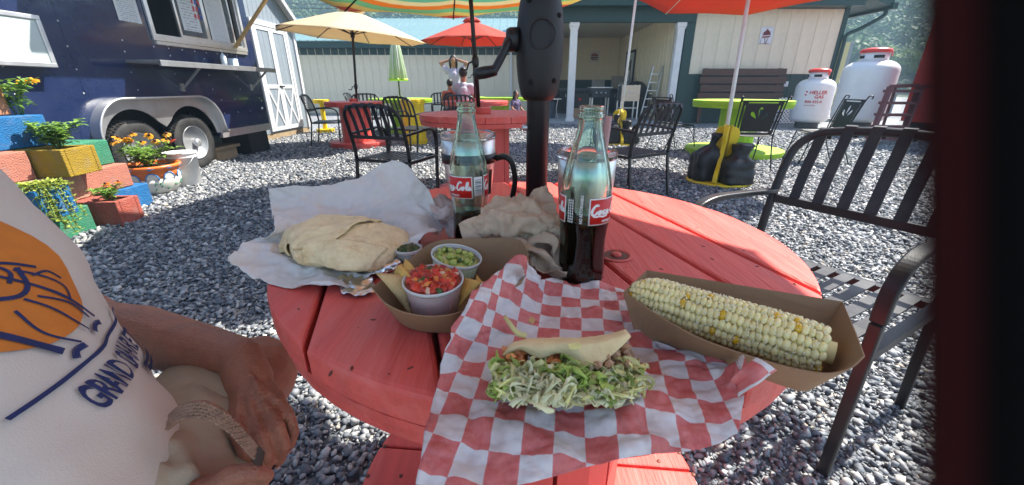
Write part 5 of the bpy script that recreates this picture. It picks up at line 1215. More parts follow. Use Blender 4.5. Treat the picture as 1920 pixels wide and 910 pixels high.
cup('cup', 'clear cup heaped with red tomato salsa in the front of the chip tray', G(817, 586, TZ+.007), .0345, .047, (.08, .02, 0), M_sal, [(M_tom, 1.2, 'tomato_chunks'), (M_tomo, .28, 'orange_chunks'), (M_cil, .10, 'herb_bits'), (M_on, .05, 'onion_bits')], .93, 130, .0052)
M_guac = mat('green_sauce', (.52,.55,.15), .35, var=.3, scale=70, coat=.4, dirt=(.55,.58,.2), damt=.6, dscale=60)
cup('cup', 'clear cup of pale green salsa behind the red one', Vector((-.082, .488, TZ+.012)), .033, .043, (.05, .20, 0), M_guac, [(M_cil, .1, 'herb_bits'), (mat('green_chunks', (.40,.46,.10), .3, island=.25), .5, 'green_chunks')], .86, 50, .0042)
cup('cup', 'tiny cup of dark chopped jalapeno on the burrito paper', G(768, 494, TZ+.006), .0205, .026, (.0, .0, 0), mat('relish_dark', (.07,.075,.025), .4), [(M_cil, .6, 'herb_bits'), (mat('relish_brown', (.14,.11,.04), .4, island=.3), .6, 'relish_bits')], .82, 70, .003)
# --- kraft trays
def tray(label, top, bot, z0, name='food_tray', crease=(), W_=True):
    c = sum((Vector((p[0], p[1], z0)) for p in bot), Vector((0,0,0)))/len(bot)
    t = thing('food_tray', label, 'tray', (c.x, c.y, z0))
    if len(top) == 10: top = [tuple(q) for q in catmull(list(top)+[top[0]], 51)[:-1]]; bot = [tuple(q) for q in catmull([Vector((b[0], b[1], 0)) for b in list(bot)+[bot[0]]], 51)[:-1]]
    else: top = [tuple(q) for q in catmull(top[:9], 33)]+list(top[9:]); bot = [tuple(q) for q in catmull([Vector((b[0], b[1], 0)) for b in bot[:9]], 33)]+list(bot[9:])
    n = len(top); P = []
    Tp = [Vector(p) for p in top]; Bp = [Vector((p[0], p[1], z0)) for p in bot]
    m = MB(); k = 5
    for j in range(k): P.append([Bp[i].lerp(Tp[i], j/(k-1)) for i in range(n)])
    m.grid(P, closed=True); m.build('tray_wall', M_kraft, t, False, W=True, solid=.0012, off=0)
    m = MB(); m.add(Bp, [tuple(range(n))]); m.build('tray_floor', M_kraft, t, False, W=True, solid=.0012, off=0)
    return t
z0 = TZ+.0022
tray('kraft board tray holding tortilla chips and two salsa cups', [(-.166,.418,.792),(-.138,.383,.790),(-.108,.366,.788),(-.075,.362,.788),(-.045,.378,.789),(.015,.43,.80),(.012,.520,.812),(-.05,.528,.812),(-.108,.522,.810),(-.138,.475,.80)],
     [(-.140,.414),(-.125,.398),(-.105,.388),(-.08,.385),(-.058,.39),(-.008,.43),(-.008,.50),(-.05,.506),(-.098,.50),(-.122,.462)], z0)
ct = tray('long kraft board tray cradling the corn cob', [G(1169,548,.795),G(1221,583,.796),G(1287,622,.796),G(1350,649,.795),G(1450,681,.794),G(1520,697,.794),G(1562,700,.795),G(1596,690,.798),G(1621,668,.802),G(1604,622,.803),G(1580,566,.803),G(1400,537,.803),G(1213,507,.803)],
     [(.138,.373),(.158,.360),(.182,.344),(.207,.327),(.238,.306),(.258,.292),(.268,.289),(.278,.293),(.290,.302),(.302,.322),(.315,.347),(.245,.388),(.170,.422)], z0+.002)
m = MB(); q = G(1547, 682, TZ+.0065); m.lathe([(.012, 0), (.0122, .0004)], 14, q, wob=lambda a, z: 1+.3*sin(3*a+1)); m.build('grease_stain', mat('grease_brown', (.13,.06,.03), .4), ct, W=True)
# chips
M_chip = mat('corn_chip', (.66,.40,.10), .65, var=.12, scale=60, bump=.6, bscale=260, dirt=(.42,.22,.05), damt=.4, dscale=50); M_chip2 = mat('corn_chip_pale', (.60,.42,.19), .7, var=.12, scale=60, bump=.6, bscale=260, dirt=(.4,.24,.1), damt=.4, dscale=50)
def chip(label, a, b, c, bulge, mt):
    a, b, c = (G(*p) for p in (a, b, c)); n = (b-a).cross(c-a).normalized(); n = n if n.dot(Vector((0,-.6,.7))) > 0 else -n; N_ = 10; vs = []; ix = {}; fs = []
    for i in range(N_+1):
        for j in range(N_+1-i):
            u, v = i/N_, j/N_; w = 1-u-v; p = a*w+b*u+c*v; p = p+n*(bulge*(27*u*v*w*.55+.25*(u*v+v*w+w*u)))+n*mnoise.noise(p*90)*.0025
            ix[i, j] = len(vs); vs.append(p)
    for i in range(N_):
        for j in range(N_-i):
            fs.append((ix[i,j], ix[i+1,j], ix[i,j+1]))
            if i+j < N_-1: fs.append((ix[i+1,j], ix[i+1,j+1], ix[i,j+1]))
    m = MB(); m.add(vs, fs); o = m.build('tortilla_chip', mt, None, True, solid=.002); tag(o, label, 'chip', 'tortilla chips in the kraft tray')
chip('large pale chip standing at the left of the red salsa', (704,511,.812), (771,592,.764), (772,518,.800), .011, M_chip2)
chip('golden curled chip behind the red salsa cup', (752,492,.806), (735,522,.796), (776,522,.806), .012, M_chip)
chip('golden chip poking up left of the green salsa', (760,486,.812), (782,512,.80), (756,520,.798), .008, M_chip)
chip('golden chip lying right of the red salsa', (858,574,.776), (907,528,.802), (868,522,.790), .009, M_chip)
chip('golden chip tucked under the checked paper edge', (880,560,.775), (912,536,.792), (893,515,.79), .006, M_chip)
# --- checked paper
M_chk = bpy.data.materials.new('checked_wax_paper'); M_chk.use_nodes = True; N = NT(M_chk); b_ = N.n['Principled BSDF']
tc = N('TexCoord'); mp = N('Mapping'); N.link(tc.outputs['UV'], mp.inputs[0]); nz = N('TexNoise', i_Scale=9.0, i_Detail=2.0); N.link(tc.outputs['UV'], nz.inputs[0])
ck = N('TexChecker', i_Scale=1.0); N.link(mp.outputs[0], ck.inputs[0])
n4 = N('TexNoise', i_Scale=2.2, i_Detail=8.0, i_Roughness=.7); N.link(tc.outputs['UV'], n4.inputs[0]); m4 = N('MapRange', i_1=.3, i_2=.7, i_3=.0, i_4=1.); N.link(n4.outputs[0], m4.inputs[0])
r1 = N('MixRGB'); r1.inputs[1].default_value = (.68,.12,.11,1); r1.inputs[2].default_value = (.80,.28,.26,1); N.link(m4.outputs[0], r1.inputs[0])
w1 = N('MixRGB'); w1.inputs[1].default_value = (.74,.67,.66,1); w1.inputs[2].default_value = (.86,.83,.82,1); N.link(m4.outputs[0], w1.inputs[0])
mx = N('MixRGB'); N.link(ck.outputs['Fac'], mx.inputs[0]); N.link(r1.outputs[0], mx.inputs[1]); N.link(w1.outputs[0], mx.inputs[2])
# greasy see-through patches
n5 = N('TexNoise', i_Scale=.42, i_Detail=6.0); N.link(tc.outputs['UV'], n5.inputs[0]); m5 = N('MapRange', i_1=.56, i_2=.62, i_3=0., i_4=.40); N.link(n5.outputs[0], m5.inputs[0])
gr = N('MixRGB', blend_type='MULTIPLY'); gr.inputs[2].default_value = (.66,.5,.46,1); N.link(m5.outputs[0], gr.inputs[0]); N.link(mx.outputs[0], gr.inputs[1]); N.link(gr.outputs[0], b_.inputs['Base Color'])
m6 = N('MapRange', i_1=.56, i_2=.62, i_3=.5, i_4=.28); N.link(n5.outputs[0], m6.inputs[0]); N.link(m6.outputs[0], b_.inputs['Roughness'])
trn = N('BsdfTranslucent'); N.link(gr.outputs[0], trn.inputs[0]); ms = N('MixShader', i_Fac=.22); N.link(b_.outputs[0], ms.inputs[1]); N.link(trn.outputs[0], ms.inputs[2]); N.link(ms.outputs[0], N.n['Material Output'].inputs[0])
n7 = N('TexNoise', i_Scale=5.0, i_Detail=4.0); N.link(tc.outputs['UV'], n7.inputs[0]); bu = N('Bump', i_Strength=.25, i_Distance=.002); N.link(n7.outputs[0], bu.inputs['Height']); N.link(bu.outputs[0], b_.inputs['Normal'])
t = thing('checked_paper', 'red and white checked wax paper under the taco, hanging past the table edge', 'paper', (.05, .35, TZ))
P = net(gnet([[(889,548,.806),(935,508,.816),(976,477,.832),(1010,518,.785),(1060,524,.757),(1100,520,.768),(1150,532,.757),(1186,545,.757)],
              [(866,590,.800),(912,560,.800),(966,535,.798),(1020,545,.765),(1070,550,.760),(1120,552,.756),(1160,565,.756),(1200,590,.756)],
              [(846,642,.786),(903,620,.780),(962,600,.772),(1020,600,.755),(1075,600,.757),(1130,600,.755),(1180,612,.757),(1225,640,.754)],
              [(832,690,.769),(895,672,.758),(960,660,.755),(1025,655,.756),(1090,655,.755),(1150,660,.757),(1220,668,.758),(1310,672,.760),(1352,672,.766)],
              [(815,740,.765),(890,735,.757),(960,730,.756),(1030,722,.757),(1105,718,.755),(1180,715,.762),(1260,705,.762),(1345,692,.770),(1402,672,.805)],
              [(800,795,.760),(885,800,.757),(960,800,.755),(1035,795,.758),(1110,785,.756),(1190,775,.762),(1275,755,.760),(1345,735,.762),(1398,715,.775)],
              [(790,850,.757),(880,857,.753),(960,862,.751),(1040,852,.754),(1120,842,.753),(1205,825,.757),(1290,802,.756),(1345,785,.755),(1392,765,.762)],
              [(779,908,.748),(875,918,.744),(960,912,.742),(1045,892,.746),(1130,868,.750),(1215,852,.752),(1290,846,.748),(1345,833,.746),(1376,815,.750)]]), 110, 124)
P = crumple(P, .0075, 27, 11, .75, .65)
for row in P:
    for q in row:
        if (q.x-TX)**2+(q.y-TY)**2 < .45**2: q.z = max(q.z, TZ+.0016)
m = MB()
# arc-length uv keeps the printed squares square where the sheet folds up
nu, nv = len(P), len(P[0]); ca_, sa_ = cos(radians(8)), sin(radians(8)); uvs = []
for i in range(nu):
    for j in range(nv):
        q = P[i][j]; ex = q.y + (q.z-TZ)*.8*(1 if i < 50 else 0); x = q.x - (q.z-TZ)*(.5 if j < 20 else -.5 if j > 104 else 0)
        uvs.append(((x*ca_-ex*sa_)/.0248+20, (x*sa_+ex*ca_)/.0248+20))
m.add([p for r in P for p in r], [(i*nv+j, i*nv+j+1, (i+1)*nv+j+1, (i+1)*nv+j) for i in range(nu-1) for j in range(nv-1)], uvs)
m.build('sheet', M_chk, t, True, W=True, solid=.0004)
# folded-over corner resting on the corn tray
P = crumple(net(gnet([[(1368,712,.800),(1392,690,.812),(1418,672,.818)],[(1380,722,.795),(1412,702,.812),(1438,682,.818)],[(1385,745,.79),(1418,722,.806),(1455,694,.812)]]), 14, 14), .002, 50, 3); m = MB()
m.add([p for r in P for p in r], [(i*14+j, i*14+j+1, (i+1)*14+j+1, (i+1)*14+j) for i in range(13) for j in range(13)], [(20.15+1.0*j/13+.35*(j > 11), 20.12+1.0*i/13+.3*(i < 1)) for i in range(14) for j in range(14)])
m.build('turned_corner', M_chk, t, True, W=True, solid=.0004)
# --- taco
t = thing('taco', 'half-folded soft taco stuffed with shredded lettuce on the checked paper', 'taco', (.05, .30, TZ))
M_tt = mat('corn_tortilla', (.80,.62,.33), .6, var=.08, scale=40, bump=.3, bscale=160, dirt=(.55,.30,.10), damt=.35, dscale=30, sss=.1)
P = crumple(net(gnet([[(940,668,.782),(975,659,.788),(1012,673,.789),(1050,663,.793),(1080,680,.790),(1110,694,.788),(1150,664,.795),(1184,632,.803)],
              [(950,654,.786),(982,649,.795),(1016,654,.797),(1050,650,.800),(1082,657,.799),(1114,660,.797),(1148,642,.802),(1180,625,.806)],
              [(960,644,.785),(990,638,.794),(1020,640,.798),(1052,640,.801),(1084,642,.802),(1115,640,.801),(1148,632,.803),(1176,621,.805)],
              [(972,640,.772),(1000,635,.780),(1028,634,.784),(1056,634,.786),(1086,635,.786),(1115,632,.786),(1145,626,.790),(1172,619,.796)],
              [(980,640,.760),(1006,635,.762),(1032,634,.764),(1060,633,.764),(1088,633,.764),(1115,630,.764),(1145,625,.768),(1170,619,.775)]]), 22, 36), .0022, 40, 4, .5)
m = MB(); m.grid(P); m.build('tortilla_top', M_tt, t, True, W=True, solid=.0024)
P = crumple(net(gnet([[(960,690,.758),(1020,690,.7575),(1100,688,.7575),(1190,680,.759)],[(968,720,.759),(1030,728,.758),(1110,728,.758),(1200,700,.760)],[(990,752,.760),(1050,760,.759),(1120,756,.759),(1195,718,.762)]]), 16, 30), .0014, 60, 6, .5)
m = MB(); m.grid(P); m.build('tortilla_base', M_tt, t, True, W=True, solid=.0022)
def shred(m, c, L, w, R3):
    d = Vector((R3.gauss(0,1), R3.gauss(0,.75), R3.gauss(0,.22))).normalized(); e = Vector((R3.gauss(0,1), R3.gauss(0,1), abs(R3.gauss(.5,.5)))).normalized()
    cv = R3.uniform(.15, .6); n = 7; sgn = R3.choice((-1, 1)); ph_ = R3.random()*6
    pts = [c+d*L*(u-.5)+e*L*cv*(1-4*(u-.5)**2)+d.cross(e)*L*.16*sin(u*5+ph_) for u in np.linspace(0, 1, n)]
    s = d.cross(e); s = s.normalized() if s.length > .01 else Vector((0,0,1)); vs = []
    for i, p in enumerate(pts):
        ww = w*(.25+.75*sin(pi*(i+.4)/(n-.2)))*R3.uniform(.75, 1.25); k = s*cos(i*.45*sgn)+e*sin(i*.45*sgn)*.8; b = s.cross(k)
        bulge = e*ww*R3.uniform(-.2, .45)
        for q in (p-k*ww/2, p+bulge, p+k*ww/2): vs.append(Vector((q.x, q.y, max(q.z, TZ+.0072))))
    m.add(vs, [f for i in range(n-1) for f in ((3*i, 3*i+1, 3*i+4, 3*i+3), (3*i+1, 3*i+2, 3*i+5, 3*i+4))])
R3 = random.Random(12)
for nm, mt, n, reg, zr, Lr, wr in [('green_lettuce', M_let, 190, (935,1190,672,738), (.764,.788), (.010,.024), (.004,.0115)), ('yellow_lettuce', M_lety, 330, (930,1205,668,745), (.764,.788), (.009,.023), (.003,.010)), ('white_lettuce', M_letw, 230, (950,1190,680,750), (.764,.787), (.009,.022), (.003,.0095))]:
    m = MB()
    for k in range(n):
        px = R3.uniform(reg[0], reg[1]); py = R3.uniform(reg[2]+12, reg[3]); u = (px-1070)/135
        py = min(py, 762-32*max(0, u)**1.5-70*max(0, -u-.45)); shred(m, G(px, py, R3.uniform(*zr)), R3.uniform(*Lr), R3.uniform(*wr), R3)
    if nm == 'white_lettuce':
        for k in range(170): px = R3.gauss(1020, 28); py = R3.gauss(728, 13); shred(m, G(px, py, R3.uniform(.770,.790)), R3.uniform(.010,.024), R3.uniform(.003,.011), R3)
    if nm == 'green_lettuce':
        for k in range(26): u = k/25; shred(m, G(930+50*u, 736-16*u, .765), .02, .005, R3)
        for k in range(40): shred(m, G(R3.uniform(1050,1090), R3.uniform(690,712), .79), R3.uniform(.012,.026), .006, R3)
    m.build(nm, mt, t, True, W=True, kind='stuff', solid=.0004)
m = MB()
for k in range(70): q = G(R3.uniform(1110,1185), R3.uniform(648,690), R3.uniform(.775,.792)); m.ico(q, [.0045*R3.uniform(.5,1.3) for _ in range(3)], 1, None, .6)
m.build('meat', mat('shredded_meat', (.42,.24,.13), .5, island=.3), t, W=True, kind='stuff')
m = MB()
for k in range(50): q = G(R3.uniform(945,1050), R3.uniform(658,682), R3.uniform(.775,.787)); m.ico(q, [.005*R3.uniform(.5,1.3) for _ in range(3)], 1, None, .6)
m.build('tomato_bits', mat('orange_tomato', (.66,.24,.08), .35, island=.3), t, W=True, kind='stuff')
m = MB(); q = [G(*p) for p in ((1065,646,.8035),(1085,643,.804),(1092,650,.804),(1078,656,.803),(1068,655,.803))]; m.add(q, [tuple(range(5))]); m.build('lettuce_scrap', M_lety, t, W=True, solid=.0006)
m = MB()
for u in np.linspace(0, 1, 9): pass
pts = [G(*p) for p in ((946,594,.782),(955,606,.782),(963,617,.778),(972,626,.774),(987,630,.772))]
m.strip(catmull(pts, 14), .006, .0012, (.3,.8,.3)); o = m.build('lettuce_strip', M_lety, None, True); tag(o, 'stray pale lettuce strip on the checked paper behind the taco', 'lettuce')
m = MB(); pts = [G(*p) for p in ((990,602,.770),(998,606,.772),(1003,598,.772),(996,594,.771))]; m.add(pts, [(0,1,2,3)]); o = m.build('cheese_scrap', mat('cheese_scrap', (.66,.45,.18), .5), None, solid=.002); tag(o, 'small orange scrap of cheese on the checked paper behind the taco', 'scrap')
# --- corn on the cob
t = thing('corn_cob', 'boiled corn cob dusted with white cheese in the long tray', 'corn', (.21, .36, TZ))
c0, c1_ = Vector((.143, .416, TZ+.036)), Vector((.288, .306, TZ+.036)); ax = (c1_-c0).normalized(); L_ = (c1_-c0).length; e1 = ax.orthogonal().normalized(); e2 = ax.cross(e1)
rad = lambda u: .0240*(1-.55*max(0, (.16-u)/.16)**1.8)*(1-.12*max(0, (u-.8)/.2)**2)
M_core = mat('cob_core', (.80,.64,.28), .7); m = MB(); m.tube([c0+ax*L_*u for u in np.linspace(.0, 1.045, 20)], [rad(max(0,u))*.84 if u < .985 else .0105 for u in np.linspace(.0, 1.045, 20)], 20); m.build('core', M_core, t, True, W=True)
M_ker = mat('corn_kernels', (.95,.79,.37), .28, var=.12, scale=50, island=.12, sss=.15, coat=.3)
M_kerd = mat('deep_yellow_kernels', (.78,.47,.02), .25, var=.1, island=.12, coat=.4)
mk = MB(); mk2 = MB(); nr = 14
for r_ in range(nr):
    for k in range(34):
        u = (k+.5*(r_ % 2)*.6)/33.5
        if u > 1: continue
        a = 2*pi*r_/nr + .05*sin(k*.7+r_); R0 = rad(u)*.90; c = c0+ax*L_*u+(e1*cos(a)+e2*sin(a))*R0
        n_ = (e1*cos(a)+e2*sin(a)); tg = ax.cross(n_); Rm = Matrix((tg, ax, n_)).transposed(); s = rnd.uniform(.88, 1.08)
        (mk2 if rnd.random() < .05 else mk).ico(c, (R0*2*pi/nr*.57*s, L_/34*.63*s, .0040*s), 2, Rm, .03)
mk.build('kernels', M_ker, t, True, W=True, kind='stuff'); mk2.build('yellow_kernels', M_kerd, t, True, W=True, kind='stuff')
m = MB(); oc = MB()
for k in range(3600):
    u = rnd.random()**1.1; a = rnd.random()*2*pi; n_ = (e1*cos(a)+e2*sin(a))
    if n_.z < -.45: continue
    s = rnd.uniform(.0004, .0012); c = c0+ax*L_*u+n_*(rad(u)*.9+.0042*rnd.uniform(.5,.95)); vs = [c+Vector(p)*s for p in ((1,0,0),(-1,0,0),(0,1,0),(0,-1,0),(0,0,1),(0,0,-1))]; m.add(vs, [tuple(f) for f in OCT_F.tolist()])
m.build('cheese_dust', mat('cheese_dust', (.92,.86,.62), .7), t, W=True, kind='stuff')
# --- crumpled napkins
M_nap = mat('brown_napkin', (.76,.62,.46), .85, var=.06, scale=30, translucent=.32, bump=.4, bscale=260)
M_nap2 = mat('greasy_napkin', (.70,.60,.56), .7, var=.06, scale=12, translucent=.2, dirt=(.62,.35,.33), damt=.45, dscale=45)
for rows, lab, sd, mt, amp in [
    ([[Y_(928,383,.61),Y_(955,372,.62),Y_(990,366,.63),Y_(1018,362,.63),Y_(1036,372,.62)],[Y_(905,408,.58),Y_(945,398,.57),Y_(985,392,.58),Y_(1018,396,.58),Y_(1040,408,.59)],[Y_(890,432,.56),Y_(935,430,.55),Y_(980,430,.555),Y_(1015,432,.56),Y_(1042,436,.57)],[(905,452,.795),(940,456,.79),(985,462,.785),(1020,466,.785),(1046,470,.785)],[(915,480,.755),(945,486,.755),(985,490,.755),(1020,492,.755),(1048,492,.755)]], 'large crumpled brown napkin between the two bottles', 1, M_nap, .010),
    ([[Y_(860,420,.565),Y_(875,412,.565),Y_(893,405,.57)],[Y_(866,440,.56),Y_(885,432,.56),Y_(903,425,.565)],[Y_(872,458,.555),Y_(895,456,.555),Y_(925,456,.56)]], 'flat folded napkin corner just right of the left bottle', 2, M_nap, .003),
    ([[Y_(1030,396,.60),Y_(1046,400,.60),Y_(1052,420,.59)],[Y_(1020,425,.575),Y_(1045,430,.575),Y_(1056,450,.57)],[Y_(1030,455,.56),Y_(1045,462,.56),Y_(1058,480,.555)]], 'small brown napkin fold tucked behind the right bottle', 4, M_nap, .007),
    ([[Y_(803,378,.74),Y_(830,374,.75),Y_(853,383,.75)],[Y_(810,398,.70),Y_(838,396,.70),Y_(852,405,.71)],[(828,418,.772),(845,420,.775),(854,424,.775)],[(840,445,.755),(850,446,.755),(858,447,.755)]], 'stained napkin wad between burrito paper and left bottle', 5, M_nap2, .008)]:
    P = crumple(net(gnet(rows), 60, 60), -amp*.95, 40, sd, .9, .9)
    for row in P:
        for q in row: q.z = max(q.z, TZ+.002)
    m = MB(); m.grid(P); o = m.build('napkin', mt, None, True, solid=.0008); tag(o, lab, 'napkin', 'crumpled napkins on the near table')
t = thing('napkin', 'twisted brown napkin lying against the right bottle', 'napkin', (.05, .52, TZ), 0, 'crumpled napkins on the near table')
for pth, w_, tw, sd in [([Y_(975,470,.555),Y_(1005,452,.55),Y_(1035,452,.54),Y_(1052,478,.53),(1078,524,.760)], .034, 2.2, 1), ([Y_(968,480,.54),Y_(992,470,.53),Y_(1012,486,.52),(1030,508,.768),(1062,520,.762)], .030, -2.0, 2), ([Y_(990,448,.57),Y_(1022,436,.56),Y_(1048,440,.555),Y_(1060,470,.545),(1068,505,.763)], .040, 1.3, 3), ([Y_(955,452,.56),Y_(980,458,.55),Y_(1000,480,.54),(1008,505,.765)], .036, -1.2, 4)]:
    c_ = catmull([pt(q) for q in pth], 30); P = []
    for i, p in enumerate(c_):
        tg = (c_[min(i+1,29)]-c_[max(i-1,0)]).normalized(); a_ = tg.cross(Vector((0,0,1))).normalized(); b2 = tg.cross(a_); th = tw*i/29+sd
        dn = a_*cos(th)+b2*sin(th); wv = w_*(.75+.25*sin(i*.35+sd)); P.append([p+dn*wv*(v-.5)+tg.cross(dn)*.010*sin(v*6.0+sd+i*.12) for v in np.linspace(0, 1, 16)])
    P = crumple(P, .005, 45, sd, .9, .5)
    for row in P:
        for q in row: q.z = max(q.z, TZ+.002)
    m = MB(); m.grid(P); m.build('fold', M_nap, t, True, W=True, solid=.0007)
# --- bottles
def glass_mat(name, col, rough=.015):
    m = bpy.data.materials.new(name); m.use_nodes = True; N = NT(m); b = N.n['Principled BSDF']
    b.inputs['Base Color'].default_value = c4(col); b.inputs['Transmission Weight'].default_value = 1; b.inputs['Roughness'].default_value = rough; b.inputs['IOR'].default_value = 1.48; return m
M_glass = glass_mat('green_tinted_glass', (.74,.93,.84)); M_cola = mat('dark_cola', (.0035,.0015,.001), .06, var=.05, coat=.5)
M_lab = mat('bottle_label_red', (.60,.022,.018), .4, var=.04); M_labw = mat('bottle_label_white', (.80,.80,.78), .45, var=.03); M_labk = mat('label_grey_print', (.22,.25,.26), .6)
BPROF = [(.0265,.0),(.0292,.003),(.0298,.010),(.0296,.022),(.0286,.04),(.0282,.055),(.0287,.070),(.0300,.084),(.0309,.094),(.0311,.110),(.0311,.128),(.0307,.136),(.0292,.148),(.0266,.162),(.0232,.177),(.0196,.191),(.0166,.203),(.0148,.213),(.0139,.222),(.0136,.2255),(.0149,.2265),(.0153,.2285),(.0149,.2305),(.0136,.2315),(.0136,.2345),(.0147,.2355),(.0149,.2385),(.0142,.2405),(.0118,.241)]
def br_(z):
    for (r0, z0_), (r1, z1_) in zip(BPROF[:-1], BPROF[1:]):
        if z0_ <= z <= z1_: return r0+(r1-r0)*(z-z0_)/(z1_-z0_)
    return BPROF[-1][0]
SCRIPT = [[(.66,.86),(.58,1.0),(.42,1.0),(.22,.78),(.10,.45),(.14,.12),(.34,.0),(.56,.12),(.70,.34)], [(1.02,.42),(.88,.40),(.80,.20),(.90,.02),(1.04,.10),(1.10,.28),(1.02,.42),(1.12,.36),(1.24,.34)],
          [(1.60,.36),(1.50,.44),(1.38,.34),(1.36,.12),(1.48,.0),(1.66,.14)], [(2.02,.40),(1.90,.42),(1.78,.24),(1.82,.04),(1.94,.04),(2.04,.36),(2.02,.08),(2.12,.02),(2.22,.14)], [(2.26,.28),(2.46,.30)]]
def script_word(m, fn, w):
    sets = [[(p[0], p[1]) for p in s] for s in SCRIPT]
    sets += [[(p[0]+2.5, p[1]) for p in s] for s in SCRIPT[:2]] + [[(3.86,.10),(4.02,.5),(4.10,.9),(4.0,1.0),(3.92,.7),(3.92,.2),(4.0,.02),(4.12,.14)]] + [[(p[0]+2.42, p[1]) for p in SCRIPT[3]]]
    sets += [[(.30,.02),(.5,-.16),(1.0,-.12),(1.5,-.2),(2.0,-.1)]]
    for s in sets:
        q = catmull([Vector((x+.16*y, y, 0)) for x, y in s], 22)
        for i in range(len(q)-1):
            d = q[i+1]-q[i]
            if d.length < 1e-6: continue
            n_ = Vector((-d.y, d.x, 0)).normalized()*w*(.7+.6*abs(d.normalized().y))
            m.add([fn(p.x, p.y) for p in (q[i]-n_, q[i]+n_, q[i+1]+n_, q[i+1]-n_)], [(0,3,2,1)])
def bottle(label, c, fill, labels, extra):
    t = thing('cola_bottle', label, 'bottle', c, 0, 'green-glass cola bottles')
    fl = lambda a, z: 1+(.018*cos(10*a)*min(1, max(0, (.090-z)/.02)) if z < .09 else .022*cos(10*a)*min(1, max(0, (z-.136)/.012))*min(1, max(0, (.20-z)/.02)) if z > .136 else 0)
    n = 120; m = MB(); m.open_ = True
    outer = BPROF; inner = [(max(.006, r-.0028), z) for r, z in BPROF[::-1] if .005 < z < .2395]; prof = [(.0005, .002)]+outer+inner+[(.0235, .0075), (.0005, .0065)]
    fine = []
    for (r0, z0_), (r1, z1_) in zip(prof[:-1], prof[1:]):
        k = max(1, int(abs(z1_-z0_)/.004)); fine += [(r0+(r1-r0)*i/k, z0_+(z1_-z0_)*i/k) for i in range(k)]
    fine.append(prof[-1]); m.lathe(fine, n, wob=fl); m.build('glass', M_glass, t, True)
    zs = np.linspace(.0085, fill, 26); m = MB(); m.lathe([(.0002, .0078)]+[((br_(z)-.0026)*1.0, z) for z in zs]+[(.0002, fill)], 60, wob=fl); m.build('cola', M_cola, t, True)
    ph = atan2(-c[1], -c[0]); Z0, Z1 = .0935, .1295
    def on(a, z, k): return ((.0311+k)*cos(a), (.0311+k)*sin(a), z)
    def patch(a0, a1, z0_, z1_, k, mt, nm, par):
        m = MB(); P = [[on(ph+radians(a), z, k) for a in np.linspace(a0, a1, 22)] for z in (z0_, z1_)]; m.grid(P); return m.build(nm, mt, par, True, solid=.00012, off=1)
    for a0, a1 in labels:
        lp = patch(a0, a1, Z0, Z1, .00025, M_labw, 'label', t); patch(a0+3, a1-3, Z0+.0016, Z1-.0016, .00055, M_lab, 'label_field', lp)
        m = MB(); sc = .0118; tot = 4.65*sc; mid = radians((a0+a1)/2); script_word(m, lambda x, y: on(ph+mid+(x*sc-tot/2)/.0311, .1075+y*.0135, .0008), .105); m.build('script_lettering', M_labw, lp)
        m = MB(); text_on(m, 'REFRESCO', lambda x, y: on(ph+mid+(x-.012)/.0311, .0972+y, .0008), .0042, .0001); m.build('small_lettering', M_labw, lp)
    for kind, a0, a1 in extra:
        if kind == 'bar':
            lp = patch(a0, a1, Z0+.004, Z1-.001, .0003, M_labw, 'barcode_label', t); m = MB()
            for k in range(11): z = Z0+.0075+.0022*k; P = [[on(ph+radians(a), zz, .0006) for a in np.linspace(a0+3, a1-3, 6)] for zz in (z, z+.0008+.0006*(k % 3))]; m.grid(P)
            m.build('bars', M_labk, lp)
        elif kind == 'lines':
            m = MB()
            for k in range(3):
                a_ = a0+5*k
                for j in range(9):
                    z = Z0+.002+.0036*j; P = [[on(ph+radians(a), zz, .0005) for a in (a_, a_+2.6)] for zz in (z, z+.0026)]; m.grid(P)
            m.build('fine_print', M_labw, t, kind='stuff')
        else:
            m = MB(); text_on(m, kind, lambda x, y: on(ph+radians(a0)+(-y)/.0311, Z0+.002+x, .0005), a1, .0001); m.build('white_print', M_labw, t)
    return t
bottle('left green-glass cola bottle, nearly a third full, red label turned left', (-.072, .655, TZ+.0005), .066, [(-98, 10), (48, 150)], [('bar', 15, 42)])
bR = bottle('right green-glass cola bottle, closest and half full of dark cola', (.100, .525, TZ+.0005), .098, [(9, 117), (-152, -46)], [('NO RETORNABLE', -4, .0048), ('lines', -38, -20)])
bR.scale = (1.1, 1.1, 1.0)
